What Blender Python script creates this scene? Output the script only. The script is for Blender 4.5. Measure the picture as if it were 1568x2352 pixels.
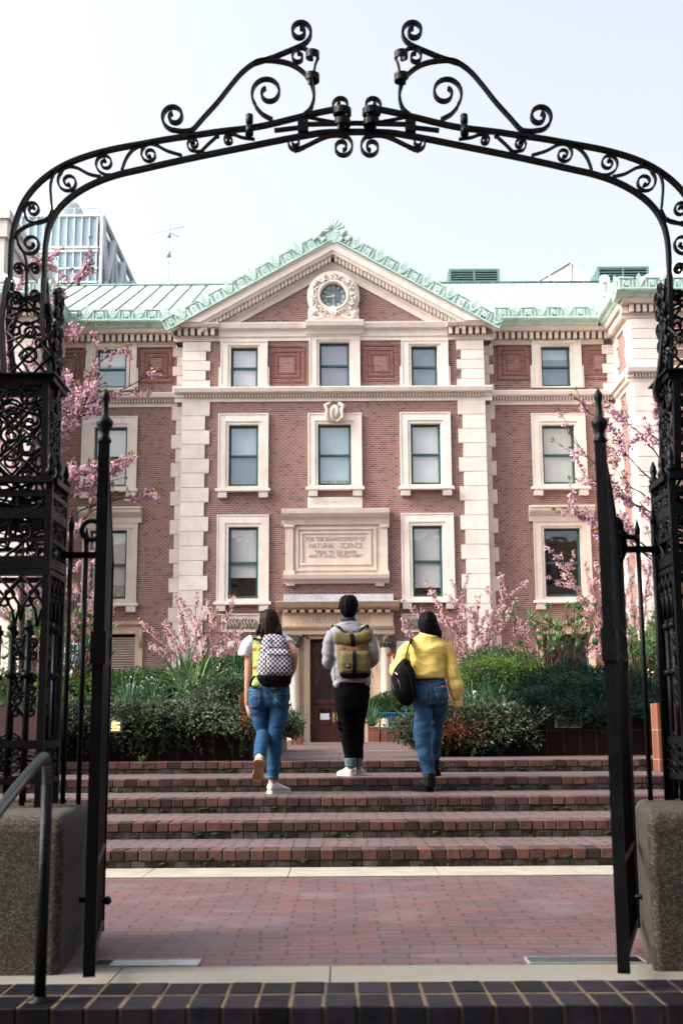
import bpy, bmesh, math, random
from mathutils import Vector, Matrix, noise
from mathutils.bvhtree import BVHTree
R = math.radians
rnd = random.Random(7)
for o in list(bpy.data.objects): bpy.data.objects.remove(o)
scn = bpy.context.scene; col = scn.collection

# ---------------------------------------------------------------- camera
F = 2820.0; TH = math.atan(507/F); PH = 0.0064; HC = 0.89
fw = Vector((0, math.cos(TH), math.sin(TH))); u0 = Vector((0, -math.sin(TH), math.cos(TH))); r0 = Vector((1, 0, 0))
rt = r0*math.cos(PH)-u0*math.sin(PH); up = u0*math.cos(PH)+r0*math.sin(PH)
cd = bpy.data.cameras.new('camera'); cam = bpy.data.objects.new('camera', cd); col.objects.link(cam)
m = Matrix((rt, up, -fw)).transposed().to_4x4(); m.translation = (0, 0, HC); cam.matrix_world = m
cd.sensor_fit = 'VERTICAL'; cd.sensor_height = 36.0; cd.lens = 36.0*F/2352; cd.clip_start = .05; cd.clip_end = 3000
cd.dof.use_dof = True; cd.dof.focus_distance = 12.5; cd.dof.aperture_fstop = 4.5
scn.camera = cam
# ---------------------------------------------------------------- world, sun, exposure
SUN_EL, SUN_AZ = R(38), R(258)      # azimuth from +Y clockwise: a veiled sun standing to the left
w = bpy.data.worlds.new('World'); scn.world = w; w.use_nodes = True
wn = w.node_tree; bgn = wn.nodes['Background']
sky = wn.nodes.new('ShaderNodeTexSky'); sky.sky_type = 'NISHITA'; sky.sun_disc = False
sky.sun_elevation = SUN_EL; sky.sun_rotation = SUN_AZ; sky.air_density = 1.0; sky.dust_density = 8.0; sky.ozone_density = 1.2
hs = wn.nodes.new('ShaderNodeHueSaturation'); hs.inputs['Saturation'].default_value = .38      # thin haze takes the blue out of the sky
wn.links.new(sky.outputs[0], hs.inputs['Color']); wn.links.new(hs.outputs[0], bgn.inputs[0]); bgn.inputs[1].default_value = 0.15
sd = bpy.data.lights.new('sun', 'SUN'); sd.energy = 0.9; sd.angle = R(14); sd.color = (1, .93, .82)
sun = bpy.data.objects.new('sun', sd); col.objects.link(sun)
sdir = Vector((math.sin(SUN_AZ)*math.cos(SUN_EL), math.cos(SUN_AZ)*math.cos(SUN_EL), math.sin(SUN_EL)))
sun.rotation_euler = sdir.to_track_quat('Z', 'Y').to_euler()
scn.view_settings.view_transform = 'Standard'; scn.view_settings.look = 'None'
scn.view_settings.gamma = 1; scn.view_settings.exposure = 1.6

# ---------------------------------------------------------------- helpers
def P(x, y, Y):
    d = fw + rt*((x-784)/F) + up*((1176-y)/F)
    t = Y/d.y
    return Vector((d.x*t, Y, d.z*t+HC))
def PXZ(x, y, Y): p = P(x, y, Y); return p.x, p.z
def rect(x0, y0, x1, y1, Y):
    ym = (y0+y1)/2; xm = (x0+x1)/2
    return P(x0, ym, Y).x, P(x1, ym, Y).x, P(xm, y1, Y).z, P(xm, y0, Y).z     # X0 X1 Z0 Z1
def tag(o, label=None, cat=None, group=None, kind=None):
    if label: o['label'] = label
    if cat: o['category'] = cat
    if group: o['group'] = group
    if kind: o['kind'] = kind
    return o
def empty(name, loc=(0, 0, 0), label=None, cat=None, group=None):
    o = bpy.data.objects.new(name, None); col.objects.link(o); o.location = loc; o.empty_display_size = .2
    tag(o, label, cat, group); return o
class MB:
    def __init__(s): s.v = []; s.f = []; s.sm = []; s.cuts = []
    def cut(s):               # what follows becomes an object of its own, of the same name
        if s.v and (not s.cuts or s.cuts[-1] != (len(s.v), len(s.f))): s.cuts.append((len(s.v), len(s.f)))
    def add(s, vs, fs, smooth=False):
        n = len(s.v); s.v += [tuple(v) for v in vs]
        for f in fs: s.f.append(tuple(i+n for i in f)); s.sm.append(smooth)
        return s
    def box(s, x0, x1, y0, y1, z0, z1, M=None):
        vs = [Vector((x, y, z)) for z in (z0, z1) for y in (y0, y1) for x in (x0, x1)]
        if M: vs = [M@v for v in vs]
        return s.add(vs, [(0, 2, 3, 1), (4, 5, 7, 6), (0, 1, 5, 4), (2, 6, 7, 3), (0, 4, 6, 2), (1, 3, 7, 5)])
    def quad(s, a, b, c, d): return s.add([a, b, c, d], [(0, 1, 2, 3)])
    def prism(s, pts, y0, y1):            # polygon in XZ extruded along Y
        n = len(pts)
        vs = [(x, y0, z) for x, z in pts]+[(x, y1, z) for x, z in pts]
        fs = [tuple(range(n)), tuple(range(2*n-1, n-1, -1))]+[(i, i+n, (i+1) % n+n, (i+1) % n) for i in range(n)]
        return s.add(vs, fs)
    def profx(s, prof, x0, x1):           # profile (y,z) extruded along X
        n = len(prof)
        vs = [(x0, y, z) for y, z in prof]+[(x1, y, z) for y, z in prof]
        fs = [tuple(range(n)), tuple(range(2*n-1, n-1, -1))]+[(i, i+n, (i+1) % n+n, (i+1) % n) for i in range(n)]
        return s.add(vs, fs)
    def profy(s, prof, y0, y1):           # profile (x,z) extruded along Y
        return s.prism(prof, y0, y1)
    def tube(s, pts, rs, n=8, ell=None, cap=True, smooth=True, upv=None):
        pts = [Vector(p) for p in pts]; k = len(pts)
        if not hasattr(rs, '__len__'): rs = [rs]*k
        vs = []; prev = upv or None
        for i, p in enumerate(pts):
            t = (pts[min(i+1, k-1)]-pts[max(i-1, 0)])
            if t.length < 1e-9: t = Vector((0, 0, 1))
            t.normalize()
            if prev is None: prev = Vector((0, 1, 0)) if abs(t.y) < .9 else Vector((1, 0, 0))
            b = t.cross(prev)
            if b.length < 1e-6: b = t.cross(Vector((1, 0, .01)))
            b.normalize(); a = b.cross(t).normalized(); prev = a
            r = rs[i]; ra, rb = (r if hasattr(r, '__len__') else (r, r))
            for j in range(n):
                q = 2*math.pi*j/n
                vs.append(p+a*math.cos(q)*ra+b*math.sin(q)*rb)
        fs = [(i*n+j, i*n+(j+1) % n, (i+1)*n+(j+1) % n, (i+1)*n+j) for i in range(k-1) for j in range(n)]
        if cap: fs += [tuple(range(n-1, -1, -1)), tuple((k-1)*n+j for j in range(n))]
        return s.add(vs, fs, smooth)
    def lathe(s, c, prof, n=16, axis='z', ring=False):        # prof (r,h)
        vs = []
        for r, h in prof:
            for j in range(n):
                q = 2*math.pi*j/n
                if axis == 'z': vs.append((c[0]+r*math.cos(q), c[1]+r*math.sin(q), c[2]+h))
                else: vs.append((c[0]+r*math.cos(q), c[1]+h, c[2]+r*math.sin(q)))
        k = len(prof)
        fs = [(i*n+j, i*n+(j+1) % n, (i+1)*n+(j+1) % n, (i+1)*n+j) for i in range(k-1) for j in range(n)]
        if ring: fs += [((k-1)*n+j, (k-1)*n+(j+1) % n, (j+1) % n, j) for j in range(n)]
        else: fs += [tuple(range(n-1, -1, -1)), tuple((k-1)*n+j for j in range(n))]
        return s.add(vs, fs, True)
    def ball(s, c, r, nu=10, nv=7, M=None):
        rx, ry, rz = r if hasattr(r, '__len__') else (r, r, r)
        vs = [Vector((0, 0, -rz))]
        for i in range(1, nv):
            ph = -math.pi/2+math.pi*i/nv
            for j in range(nu):
                q = 2*math.pi*j/nu
                vs.append(Vector((rx*math.cos(ph)*math.cos(q), ry*math.cos(ph)*math.sin(q), rz*math.sin(ph))))
        vs.append(Vector((0, 0, rz)))
        if M: vs = [M@v for v in vs]
        vs = [v+Vector(c) for v in vs]
        fs = [(0, 1+(j+1) % nu, 1+j) for j in range(nu)]
        for i in range(nv-2):
            for j in range(nu): fs.append((1+i*nu+j, 1+i*nu+(j+1) % nu, 1+(i+1)*nu+(j+1) % nu, 1+(i+1)*nu+j))
        L = len(vs)-1
        fs += [(L, 1+(nv-2)*nu+j, 1+(nv-2)*nu+(j+1) % nu) for j in range(nu)]
        return s.add(vs, fs, True)
    def strap(s, pts, y0, y1, th):         # flat bar: path in XZ, its broad side along Y
        k = len(pts); vs = []
        for i, p in enumerate(pts):
            a = pts[max(i-1, 0)]; b = pts[min(i+1, k-1)]
            t = Vector((b[0]-a[0], b[1]-a[1]))
            if t.length < 1e-9: t = Vector((1, 0))
            t.normalize(); n = Vector((-t.y, t.x))*(th/2)
            vs += [(p[0]+n.x, y0, p[1]+n.y), (p[0]-n.x, y0, p[1]-n.y), (p[0]-n.x, y1, p[1]-n.y), (p[0]+n.x, y1, p[1]+n.y)]
        fs = []
        for i in range(k-1):
            for j in range(4): fs.append((i*4+j, i*4+(j+1) % 4, (i+1)*4+(j+1) % 4, (i+1)*4+j))
        fs += [(3, 2, 1, 0), ((k-1)*4, (k-1)*4+1, (k-1)*4+2, (k-1)*4+3)]
        return s.add(vs, fs)
    def build(s, name, material, parent=None, bevel=0):
        if s.cuts:
            ends = s.cuts+[(len(s.v), len(s.f))]; v0 = f0 = 0; first = None
            for v1, f1 in ends:
                if v1 > v0:
                    q = MB(); q.v = s.v[v0:v1]; q.f = [tuple(i-v0 for i in f) for f in s.f[f0:f1]]; q.sm = s.sm[f0:f1]
                    o = q.build(name, material, parent, bevel); first = first or o
                v0, f0 = v1, f1
            return first
        me = bpy.data.meshes.new(name); me.from_pydata(s.v, [], s.f)
        me.polygons.foreach_set('use_smooth', s.sm); me.materials.append(material)
        o = bpy.data.objects.new(name, me); col.objects.link(o)
        if s.fixn:
            bm = bmesh.new(); bm.from_mesh(me); bmesh.ops.recalc_face_normals(bm, faces=bm.faces); bm.to_mesh(me); bm.free()
        if parent:
            o.parent = parent
            o.matrix_parent_inverse = world_of(parent).inverted()
        if bevel:
            b = o.modifiers.new('b', 'BEVEL'); b.width = bevel; b.segments = 1; b.limit_method = 'ANGLE'
        return o
    fixn = True
def world_of(o):
    M = Matrix.Translation(o.location)
    if o.parent: M = world_of(o.parent)@o.matrix_parent_inverse@M
    return M
def copy_tree(o, parent=None, loc=None, delta=None):
    c = o.copy(); col.objects.link(c)
    if parent: c.parent = parent
    if delta: c.location = c.location+Vector(delta)
    for ch in list(o.children): copy_tree(ch, c)
    return c

# ---------------------------------------------------------------- materials
def newmat(name):
    m = bpy.data.materials.new(name); m.use_nodes = True
    nt = m.node_tree; return m, nt, nt.nodes['Principled BSDF']
def N(nt, t, **kw):
    n = nt.nodes.new(t)
    for k, v in kw.items(): setattr(n, k, v)
    return n
def coords(nt, mode='obj', sc=(1, 1, 1)):
    tc = N(nt, 'ShaderNodeTexCoord'); mp = N(nt, 'ShaderNodeMapping'); mp.inputs['Scale'].default_value = sc
    nt.links.new(tc.outputs['Object'], mp.inputs[0]); return mp.outputs[0]
def c4(c, k=1): return (min(c[0]*k, 1), min(c[1]*k, 1), min(c[2]*k, 1), 1)
def mixc(nt, fac, a, b, mode='MIX'):
    m = N(nt, 'ShaderNodeMix', data_type='RGBA', blend_type=mode)
    for sock, v in ((m.inputs[0], fac), (m.inputs[6], a), (m.inputs[7], b)):
        if isinstance(v, (int, float)): sock.default_value = v
        elif isinstance(v, tuple): sock.default_value = v
        else: nt.links.new(v, sock)
    return m.outputs[2]
def noisef(nt, vec, scale, detail=4, rough=.6, lo=.35, hi=.65):
    n = N(nt, 'ShaderNodeTexNoise'); n.inputs['Scale'].default_value = scale; n.inputs['Detail'].default_value = detail
    n.inputs['Roughness'].default_value = rough; nt.links.new(vec, n.inputs['Vector'])
    mr = N(nt, 'ShaderNodeMapRange'); mr.inputs[1].default_value = lo; mr.inputs[2].default_value = hi
    nt.links.new(n.outputs['Fac'], mr.inputs[0]); return mr.outputs[0]
def bump(nt, b, h, strength=.3, dist=.01):
    bp = N(nt, 'ShaderNodeBump'); bp.inputs['Strength'].default_value = strength; bp.inputs['Distance'].default_value = dist
    nt.links.new(h, bp.inputs['Height']); nt.links.new(bp.outputs[0], b.inputs['Normal'])
def mat(name, c, rough=.6, var=.15, scale=6, metal=0, c2=None, bmp=0, bsc=40, island=0, sc=(1, 1, 1), spec=None, lo=.35, hi=.65, coat=0, trans=0):
    m, nt, b = newmat(name); v = coords(nt, sc=sc)
    f = noisef(nt, v, scale, lo=lo, hi=hi)
    out = mixc(nt, f, c4(c, 1-var), c4(c2 if c2 else c, 1+var if not c2 else 1))
    if island:
        g = N(nt, 'ShaderNodeNewGeometry'); mr = N(nt, 'ShaderNodeMapRange'); mr.inputs[3].default_value = 1-island; mr.inputs[4].default_value = 1+island
        nt.links.new(g.outputs['Random Per Island'], mr.inputs[0])
        cb = N(nt, 'ShaderNodeVectorMath', operation='SCALE'); nt.links.new(out, cb.inputs[0]); nt.links.new(mr.outputs[0], cb.inputs[3]); out = cb.outputs[0]
    nt.links.new(out, b.inputs['Base Color']); b.inputs['Roughness'].default_value = rough; b.inputs['Metallic'].default_value = metal
    b.inputs['Specular IOR Level'].default_value = .25 if spec is None else spec
    if coat: b.inputs['Coat Weight'].default_value = coat
    if bmp: bump(nt, b, noisef(nt, v, bsc, lo=0, hi=1), bmp, .01)
    return m
def brickmat(name, c1, c2, cm, bw, bh, ms, plan=False, rough=.85, stain=None, off=.5, dark=None, bmp=.4, sq=None, bias=0):
    m, nt, b = newmat(name); tc = N(nt, 'ShaderNodeTexCoord'); sp = N(nt, 'ShaderNodeSeparateXYZ'); cb = N(nt, 'ShaderNodeCombineXYZ')
    nt.links.new(tc.outputs['Object'], sp.inputs[0])
    if plan:      # hand-laid: the courses wander a little
        nz = N(nt, 'ShaderNodeTexNoise'); nz.inputs['Scale'].default_value = 1.6; nz.inputs['Detail'].default_value = 3; nt.links.new(tc.outputs['Object'], nz.inputs['Vector'])
        ws = N(nt, 'ShaderNodeVectorMath', operation='SCALE'); ws.inputs[3].default_value = .09; nt.links.new(nz.outputs['Color'], ws.inputs[0])
        wa = N(nt, 'ShaderNodeVectorMath', operation='ADD'); nt.links.new(tc.outputs['Object'], wa.inputs[0]); nt.links.new(ws.outputs[0], wa.inputs[1]); nt.links.new(wa.outputs[0], sp.inputs[0])
        nt.links.new(sp.outputs[0], cb.inputs[0]); nt.links.new(sp.outputs[1], cb.inputs[1])
    else:
        ad = N(nt, 'ShaderNodeMath', operation='ADD'); nt.links.new(sp.outputs[0], ad.inputs[0]); nt.links.new(sp.outputs[1], ad.inputs[1])
        nt.links.new(ad.outputs[0], cb.inputs[0]); nt.links.new(sp.outputs[2], cb.inputs[1])
    br = N(nt, 'ShaderNodeTexBrick'); br.offset = off; br.inputs['Scale'].default_value = 1
    br.inputs['Brick Width'].default_value = bw; br.inputs['Row Height'].default_value = bh; br.inputs['Mortar Size'].default_value = ms
    br.inputs['Mortar Smooth'].default_value = .3; br.inputs['Bias'].default_value = bias
    br.inputs['Color1'].default_value = c4(c1); br.inputs['Color2'].default_value = c4(c2); br.inputs['Mortar'].default_value = c4(cm)
    nt.links.new(cb.outputs[0], br.inputs[0]); out = br.outputs[0]
    if dark:     # scattered dark burnt headers
        b2 = N(nt, 'ShaderNodeTexBrick'); b2.offset = off; b2.inputs['Scale'].default_value = 1
        b2.inputs['Brick Width'].default_value = bw; b2.inputs['Row Height'].default_value = bh; b2.inputs['Mortar Size'].default_value = 0
        b2.inputs['Color1'].default_value = (0, 0, 0, 1); b2.inputs['Color2'].default_value = (1, 1, 1, 1); b2.inputs['Bias'].default_value = 0
        nt.links.new(cb.outputs[0], b2.inputs[0])
        mr = N(nt, 'ShaderNodeMapRange'); mr.inputs[1].default_value = .87; mr.inputs[2].default_value = .90; nt.links.new(b2.outputs[0], mr.inputs[0])
        mm = N(nt, 'ShaderNodeMath', operation='SUBTRACT'); nt.links.new(mr.outputs[0], mm.inputs[0]); nt.links.new(br.outputs['Fac'], mm.inputs[1]); mm.use_clamp = True
        out = mixc(nt, mm.outputs[0], out, c4(dark))
    v = tc.outputs['Object']
    f = noisef(nt, v, .9, 5, lo=.3, hi=.7); out = mixc(nt, f, out, mixc(nt, .6, out, (.80, .76, .76, 1), 'MULTIPLY'))
    f3 = noisef(nt, v, 14, 3, lo=.3, hi=.7); out = mixc(nt, f3, out, mixc(nt, .6, out, (.72, .72, .74, 1), 'MULTIPLY'))
    if stain:
        f2 = noisef(nt, v, stain[1], 6, lo=stain[2], hi=stain[3]); out = mixc(nt, f2, out, c4(stain[0]))
    nt.links.new(out, b.inputs['Base Color']); b.inputs['Roughness'].default_value = rough; b.inputs['Specular IOR Level'].default_value = .35 if plan else .15
    if bmp:
        iv = N(nt, 'ShaderNodeMath', operation='SUBTRACT'); iv.inputs[0].default_value = 1; nt.links.new(br.outputs['Fac'], iv.inputs[1]); bump(nt, b, iv.outputs[0], bmp, .006)
    return m
def stonemat(name, c, streak=.5, joint=None, grime=(.2, .15, .11)):
    m, nt, b = newmat(name); v = coords(nt)
    f = noisef(nt, v, 2.2, 6, lo=.3, hi=.7); out = mixc(nt, f, c4(c, .88), c4(c, 1.06))
    vs = coords(nt, sc=(7, 7, .7)); fs = noisef(nt, vs, 1.0, 5, .7, lo=.56, hi=.8)
    mu = N(nt, 'ShaderNodeMath', operation='MULTIPLY'); mu.inputs[1].default_value = streak; nt.links.new(fs, mu.inputs[0])
    out = mixc(nt, mu.outputs[0], out, c4(grime))
    g = N(nt, 'ShaderNodeNewGeometry'); mr = N(nt, 'ShaderNodeMapRange'); mr.inputs[3].default_value = .93; mr.inputs[4].default_value = 1.05
    nt.links.new(g.outputs['Random Per Island'], mr.inputs[0]); sv = N(nt, 'ShaderNodeVectorMath', operation='SCALE'); nt.links.new(out, sv.inputs[0]); nt.links.new(mr.outputs[0], sv.inputs[3]); out = sv.outputs[0]
    nt.links.new(out, b.inputs['Base Color']); b.inputs['Roughness'].default_value = .85
    bump(nt, b, noisef(nt, v, 60, lo=0, hi=1), .15, .01)
    return m
M_BRICK = brickmat('red_brick', (.31, .148, .115), (.22, .112, .098), (.42, .35, .315), .16, .068, .008, dark=(.135, .08, .08), bmp=.2)
M_BRICKF = brickmat('brick_rubbed', (.28, .085, .065), (.19, .065, .058), (.30, .22, .19), .21, .068, .007)
M_STONE = stonemat('limestone', (.75, .665, .60), .3)
M_STONE2 = stonemat('limestone_weathered', (.64, .54, .455), .5)
M_STONED = stonemat('limestone_grimy', (.60, .45, .33), .85, grime=(.10, .08, .065))
M_LEAD = mat('lead_flashing', (.30, .30, .33), .6, .2, 4)
M_LETTER = mat('incised_letter', (.40, .32, .26), .9, .1)
M_COPPER = mat('verdigris_copper', (.52, .68, .615), .7, .1, 1.6, c2=(.32, .50, .45), lo=.45, hi=.78, bmp=.2)
M_COPPERW = mat('verdigris_streaked', (.52, .66, .58), .75, .1, 1.2, c2=(.13, .40, .29), sc=(3, 3, .35), lo=.52, hi=.75)
M_ROOF = mat('pale_copper_roof', (.60, .67, .64), .5, .08, 1.5)
M_SEAM = mat('roof_seam', (.10, .20, .18), .6, .1)
M_SASH = mat('teal_sash_paint', (.035, .095, .105), .45, .15)
M_BLIND = mat('white_blind', (.78, .77, .76), .8, .05, 1.5)
M_BLIND2 = mat('blue_blind', (.16, .27, .34), .8, .12, 1.2)
M_BLIND3 = mat('grey_blind', (.27, .28, .35), .8, .1, 1.2)
M_BLIND4 = mat('pale_blue_blind', (.42, .55, .60), .8, .1, 1.2)
M_BLIND5 = mat('cream_blind', (.72, .68, .60), .8, .05, 1.2)
M_DARK = mat('dark_interior', (.02, .022, .025), .9, .3)
M_CURT = mat('curtain', (.50, .44, .36), .9, .4, 5, sc=(4, 1, .3))
def glassmat():
    m, nt, b = newmat('window_glass'); out = nt.nodes['Material Output']; nt.nodes.remove(b)
    tr = N(nt, 'ShaderNodeBsdfTransparent'); tr.inputs[0].default_value = (.9, .94, .95, 1); gl = N(nt, 'ShaderNodeBsdfGlossy'); gl.inputs['Roughness'].default_value = .03
    lw = N(nt, 'ShaderNodeLayerWeight'); lw.inputs[0].default_value = .5; pw_ = N(nt, 'ShaderNodeMath', operation='POWER'); pw_.inputs[1].default_value = 4; nt.links.new(lw.outputs['Facing'], pw_.inputs[0]); mx = N(nt, 'ShaderNodeMixShader')
    v = coords(nt); bp = N(nt, 'ShaderNodeBump'); bp.inputs['Strength'].default_value = .12; bp.inputs['Distance'].default_value = .05
    nt.links.new(noisef(nt, v, 1.2, 2, lo=0, hi=1), bp.inputs['Height']); nt.links.new(bp.outputs[0], gl.inputs['Normal'])
    ml = N(nt, 'ShaderNodeMath', operation='MULTIPLY_ADD'); ml.inputs[1].default_value = .85; ml.inputs[2].default_value = .20; nt.links.new(pw_.outputs[0], ml.inputs[0])
    nt.links.new(ml.outputs[0], mx.inputs[0]); nt.links.new(tr.outputs[0], mx.inputs[1]); nt.links.new(gl.outputs[0], mx.inputs[2]); nt.links.new(mx.outputs[0], out.inputs[0])
    return m
M_GLASS = glassmat()
M_IRON = mat('black_painted_iron', (.0015, .0024, .004), .42, .4, 9, c2=(.0035, .004, .005), bmp=.25, bsc=60, spec=.12)
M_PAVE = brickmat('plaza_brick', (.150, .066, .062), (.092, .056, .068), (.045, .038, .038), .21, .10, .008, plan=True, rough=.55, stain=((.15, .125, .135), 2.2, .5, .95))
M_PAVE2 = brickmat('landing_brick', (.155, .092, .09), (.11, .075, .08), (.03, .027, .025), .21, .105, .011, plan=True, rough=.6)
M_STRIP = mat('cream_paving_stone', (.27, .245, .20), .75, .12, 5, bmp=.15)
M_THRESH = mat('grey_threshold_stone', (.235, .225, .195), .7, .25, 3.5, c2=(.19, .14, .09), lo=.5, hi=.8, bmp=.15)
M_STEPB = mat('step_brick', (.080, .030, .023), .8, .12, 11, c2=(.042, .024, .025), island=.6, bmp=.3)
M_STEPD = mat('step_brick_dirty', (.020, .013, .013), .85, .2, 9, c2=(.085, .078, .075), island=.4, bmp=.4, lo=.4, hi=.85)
M_MORTAR = mat('mortar', (.11, .10, .09), .9, .4, 12, c2=(.025, .03, .02))
M_GROUND = mat('asphalt', (.07, .07, .072), .9, .2, 3)
M_SOIL = mat('soil', (.05, .035, .025), .95, .3, 6)
M_TILE = brickmat('glazed_planter_tile', (.020, .009, .007), (.014, .007, .006), (.085, .05, .03), .20, .30, .005, rough=.4, off=0, bmp=.3)
M_TILE2 = brickmat('planter_tile_red', (.20, .075, .045), (.16, .06, .04), (.30, .2, .14), .20, .30, .006, rough=.6, off=0, bmp=.3)
# ================================================================ setting
Z0, Z5 = 0.0, HC-.29
TOPS = [HC-.77, HC-.65, HC-.53, HC-.41, HC-.29]; FR = [8.5, 9.4, 10.45, 11.55, 13.02]
XL, XR = -7.0, 7.0
g = MB(); g.box(-900, 900, -400, 1500, -1.4, -1.0); tag(g.build('ground', M_GROUND), kind='structure')
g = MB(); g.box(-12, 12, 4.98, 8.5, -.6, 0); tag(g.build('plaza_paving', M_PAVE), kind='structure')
# cream stone strip at the foot of the steps
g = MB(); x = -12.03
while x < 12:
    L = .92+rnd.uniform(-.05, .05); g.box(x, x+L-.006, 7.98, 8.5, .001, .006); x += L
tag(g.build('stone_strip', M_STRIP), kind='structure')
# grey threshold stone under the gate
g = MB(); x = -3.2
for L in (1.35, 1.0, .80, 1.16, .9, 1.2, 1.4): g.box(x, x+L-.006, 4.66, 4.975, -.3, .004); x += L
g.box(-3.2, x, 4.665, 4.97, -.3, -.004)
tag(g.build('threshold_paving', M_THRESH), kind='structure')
M_MOSS = mat('dark_moss', (.012, .018, .008), .95, .5, 30, c2=(.035, .042, .015))
# steps
def steps():
    core = MB(); top = MB(); nos = MB(); low = MB()
    zs = [0]+TOPS; ends = FR[1:]+[13.4]
    for i in range(5):
        zt = TOPS[i]; zb = zs[i]; y0 = FR[i]; y1 = ends[i]; h = zt-zb
        core.box(XL, XR, y0+.012, y1+.05, zb-.3, zt-.006)
        x = XL; w0 = [.094, .094, .097, .107, .13][i]; wi = w0
        while x < XR:
            wi = w0*rnd.uniform(.94, 1.05); k = rnd.uniform(-.004, .004)
            e_ = rnd.uniform(-.003, .002); j = lambda a: rnd.uniform(-a, a)
            c8 = [(x+j(.003), y0+k+j(.003), zb+h*.44+j(.003)), (x+wi-.008+j(.003), y0+k+j(.003), zb+h*.44+j(.003)), (x, y0+.205, zb+h*.44), (x+wi-.008, y0+.205, zb+h*.44), (x+j(.004), y0+k+abs(j(.005)), zt+e_-abs(j(.003))), (x+wi-.008+j(.004), y0+k+abs(j(.005)), zt+e_-abs(j(.003))), (x, y0+.205, zt), (x+wi-.008, y0+.205, zt)]
            nos.add(c8, [(0, 2, 3, 1), (4, 5, 7, 6), (0, 1, 5, 4), (2, 6, 7, 3), (0, 4, 6, 2), (1, 3, 7, 5)]); x += wi
        x = XL
        while x < XR:
            wi = w0*1.05*rnd.uniform(.9, 1.1); k = rnd.uniform(-.003, .006)
            low.box(x, x+wi-.007, y0+.006+k, y0+.1, zb-.02, zb+h*.44-.006); x += wi
        if y1-y0 > .25: top.box(XL, XR, y0+.21, y1+.02, zt-.05, zt)
    e = core.build('brick_steps', M_MORTAR); tag(e, kind='structure')
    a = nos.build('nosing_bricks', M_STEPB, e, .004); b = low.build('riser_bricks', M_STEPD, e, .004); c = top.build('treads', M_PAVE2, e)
steps()
rm = random.Random(5)          # moss and grime in the joints of the risers
for i in range(5):
    mo = MB()
    for _ in range(90 if i in (0, 4) else 40):
        x = rm.uniform(-3.2, 3.6); zb = ([0]+TOPS)[i]; c = Vector((x, FR[i]+rm.uniform(-.004, .012), zb+rm.uniform(0, .06 if i else .07)))
        mo.ball(c, (rm.uniform(.008, .035), .008, rm.uniform(.004, .014)), 6, 4)
    o = mo.build('moss', M_MOSS); tag(o, kind='stuff')
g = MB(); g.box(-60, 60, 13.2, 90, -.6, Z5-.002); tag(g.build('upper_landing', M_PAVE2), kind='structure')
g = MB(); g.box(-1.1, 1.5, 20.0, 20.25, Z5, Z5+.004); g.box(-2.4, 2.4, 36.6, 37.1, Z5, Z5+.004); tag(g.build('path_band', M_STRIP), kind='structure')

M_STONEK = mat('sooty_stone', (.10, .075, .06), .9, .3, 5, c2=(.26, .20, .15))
# ================================================================ the brick hall
YF, YR, YW = 40.0, 40.6, 37.9
hall = empty('brick_hall', (0, 40, Z5), 'red brick academic hall with limestone quoins, green copper cresting and a clock in its pediment', 'building')
ZTOP = P(768, 783, YF).z      # top of brickwork
def wall(mb, x0, x1, z0, z1, Y, holes):
    xs = sorted({x0, x1, *[h[0] for h in holes], *[h[1] for h in holes]}); zs = sorted({z0, z1, *[h[2] for h in holes], *[h[3] for h in holes]})
    xs = [x for x in xs if x0 <= x <= x1]; zs = [z for z in zs if z0 <= z <= z1]
    for i in range(len(xs)-1):
        for j in range(len(zs)-1):
            cx = (xs[i]+xs[i+1])/2; cz = (zs[j]+zs[j+1])/2
            if any(h[0] < cx < h[1] and h[2] < cz < h[3] for h in holes): continue
            mb.quad((xs[i], Y, zs[j]), (xs[i+1], Y, zs[j]), (xs[i+1], Y, zs[j+1]), (xs[i], Y, zs[j+1]))
holesF, holesR = [], []
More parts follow.
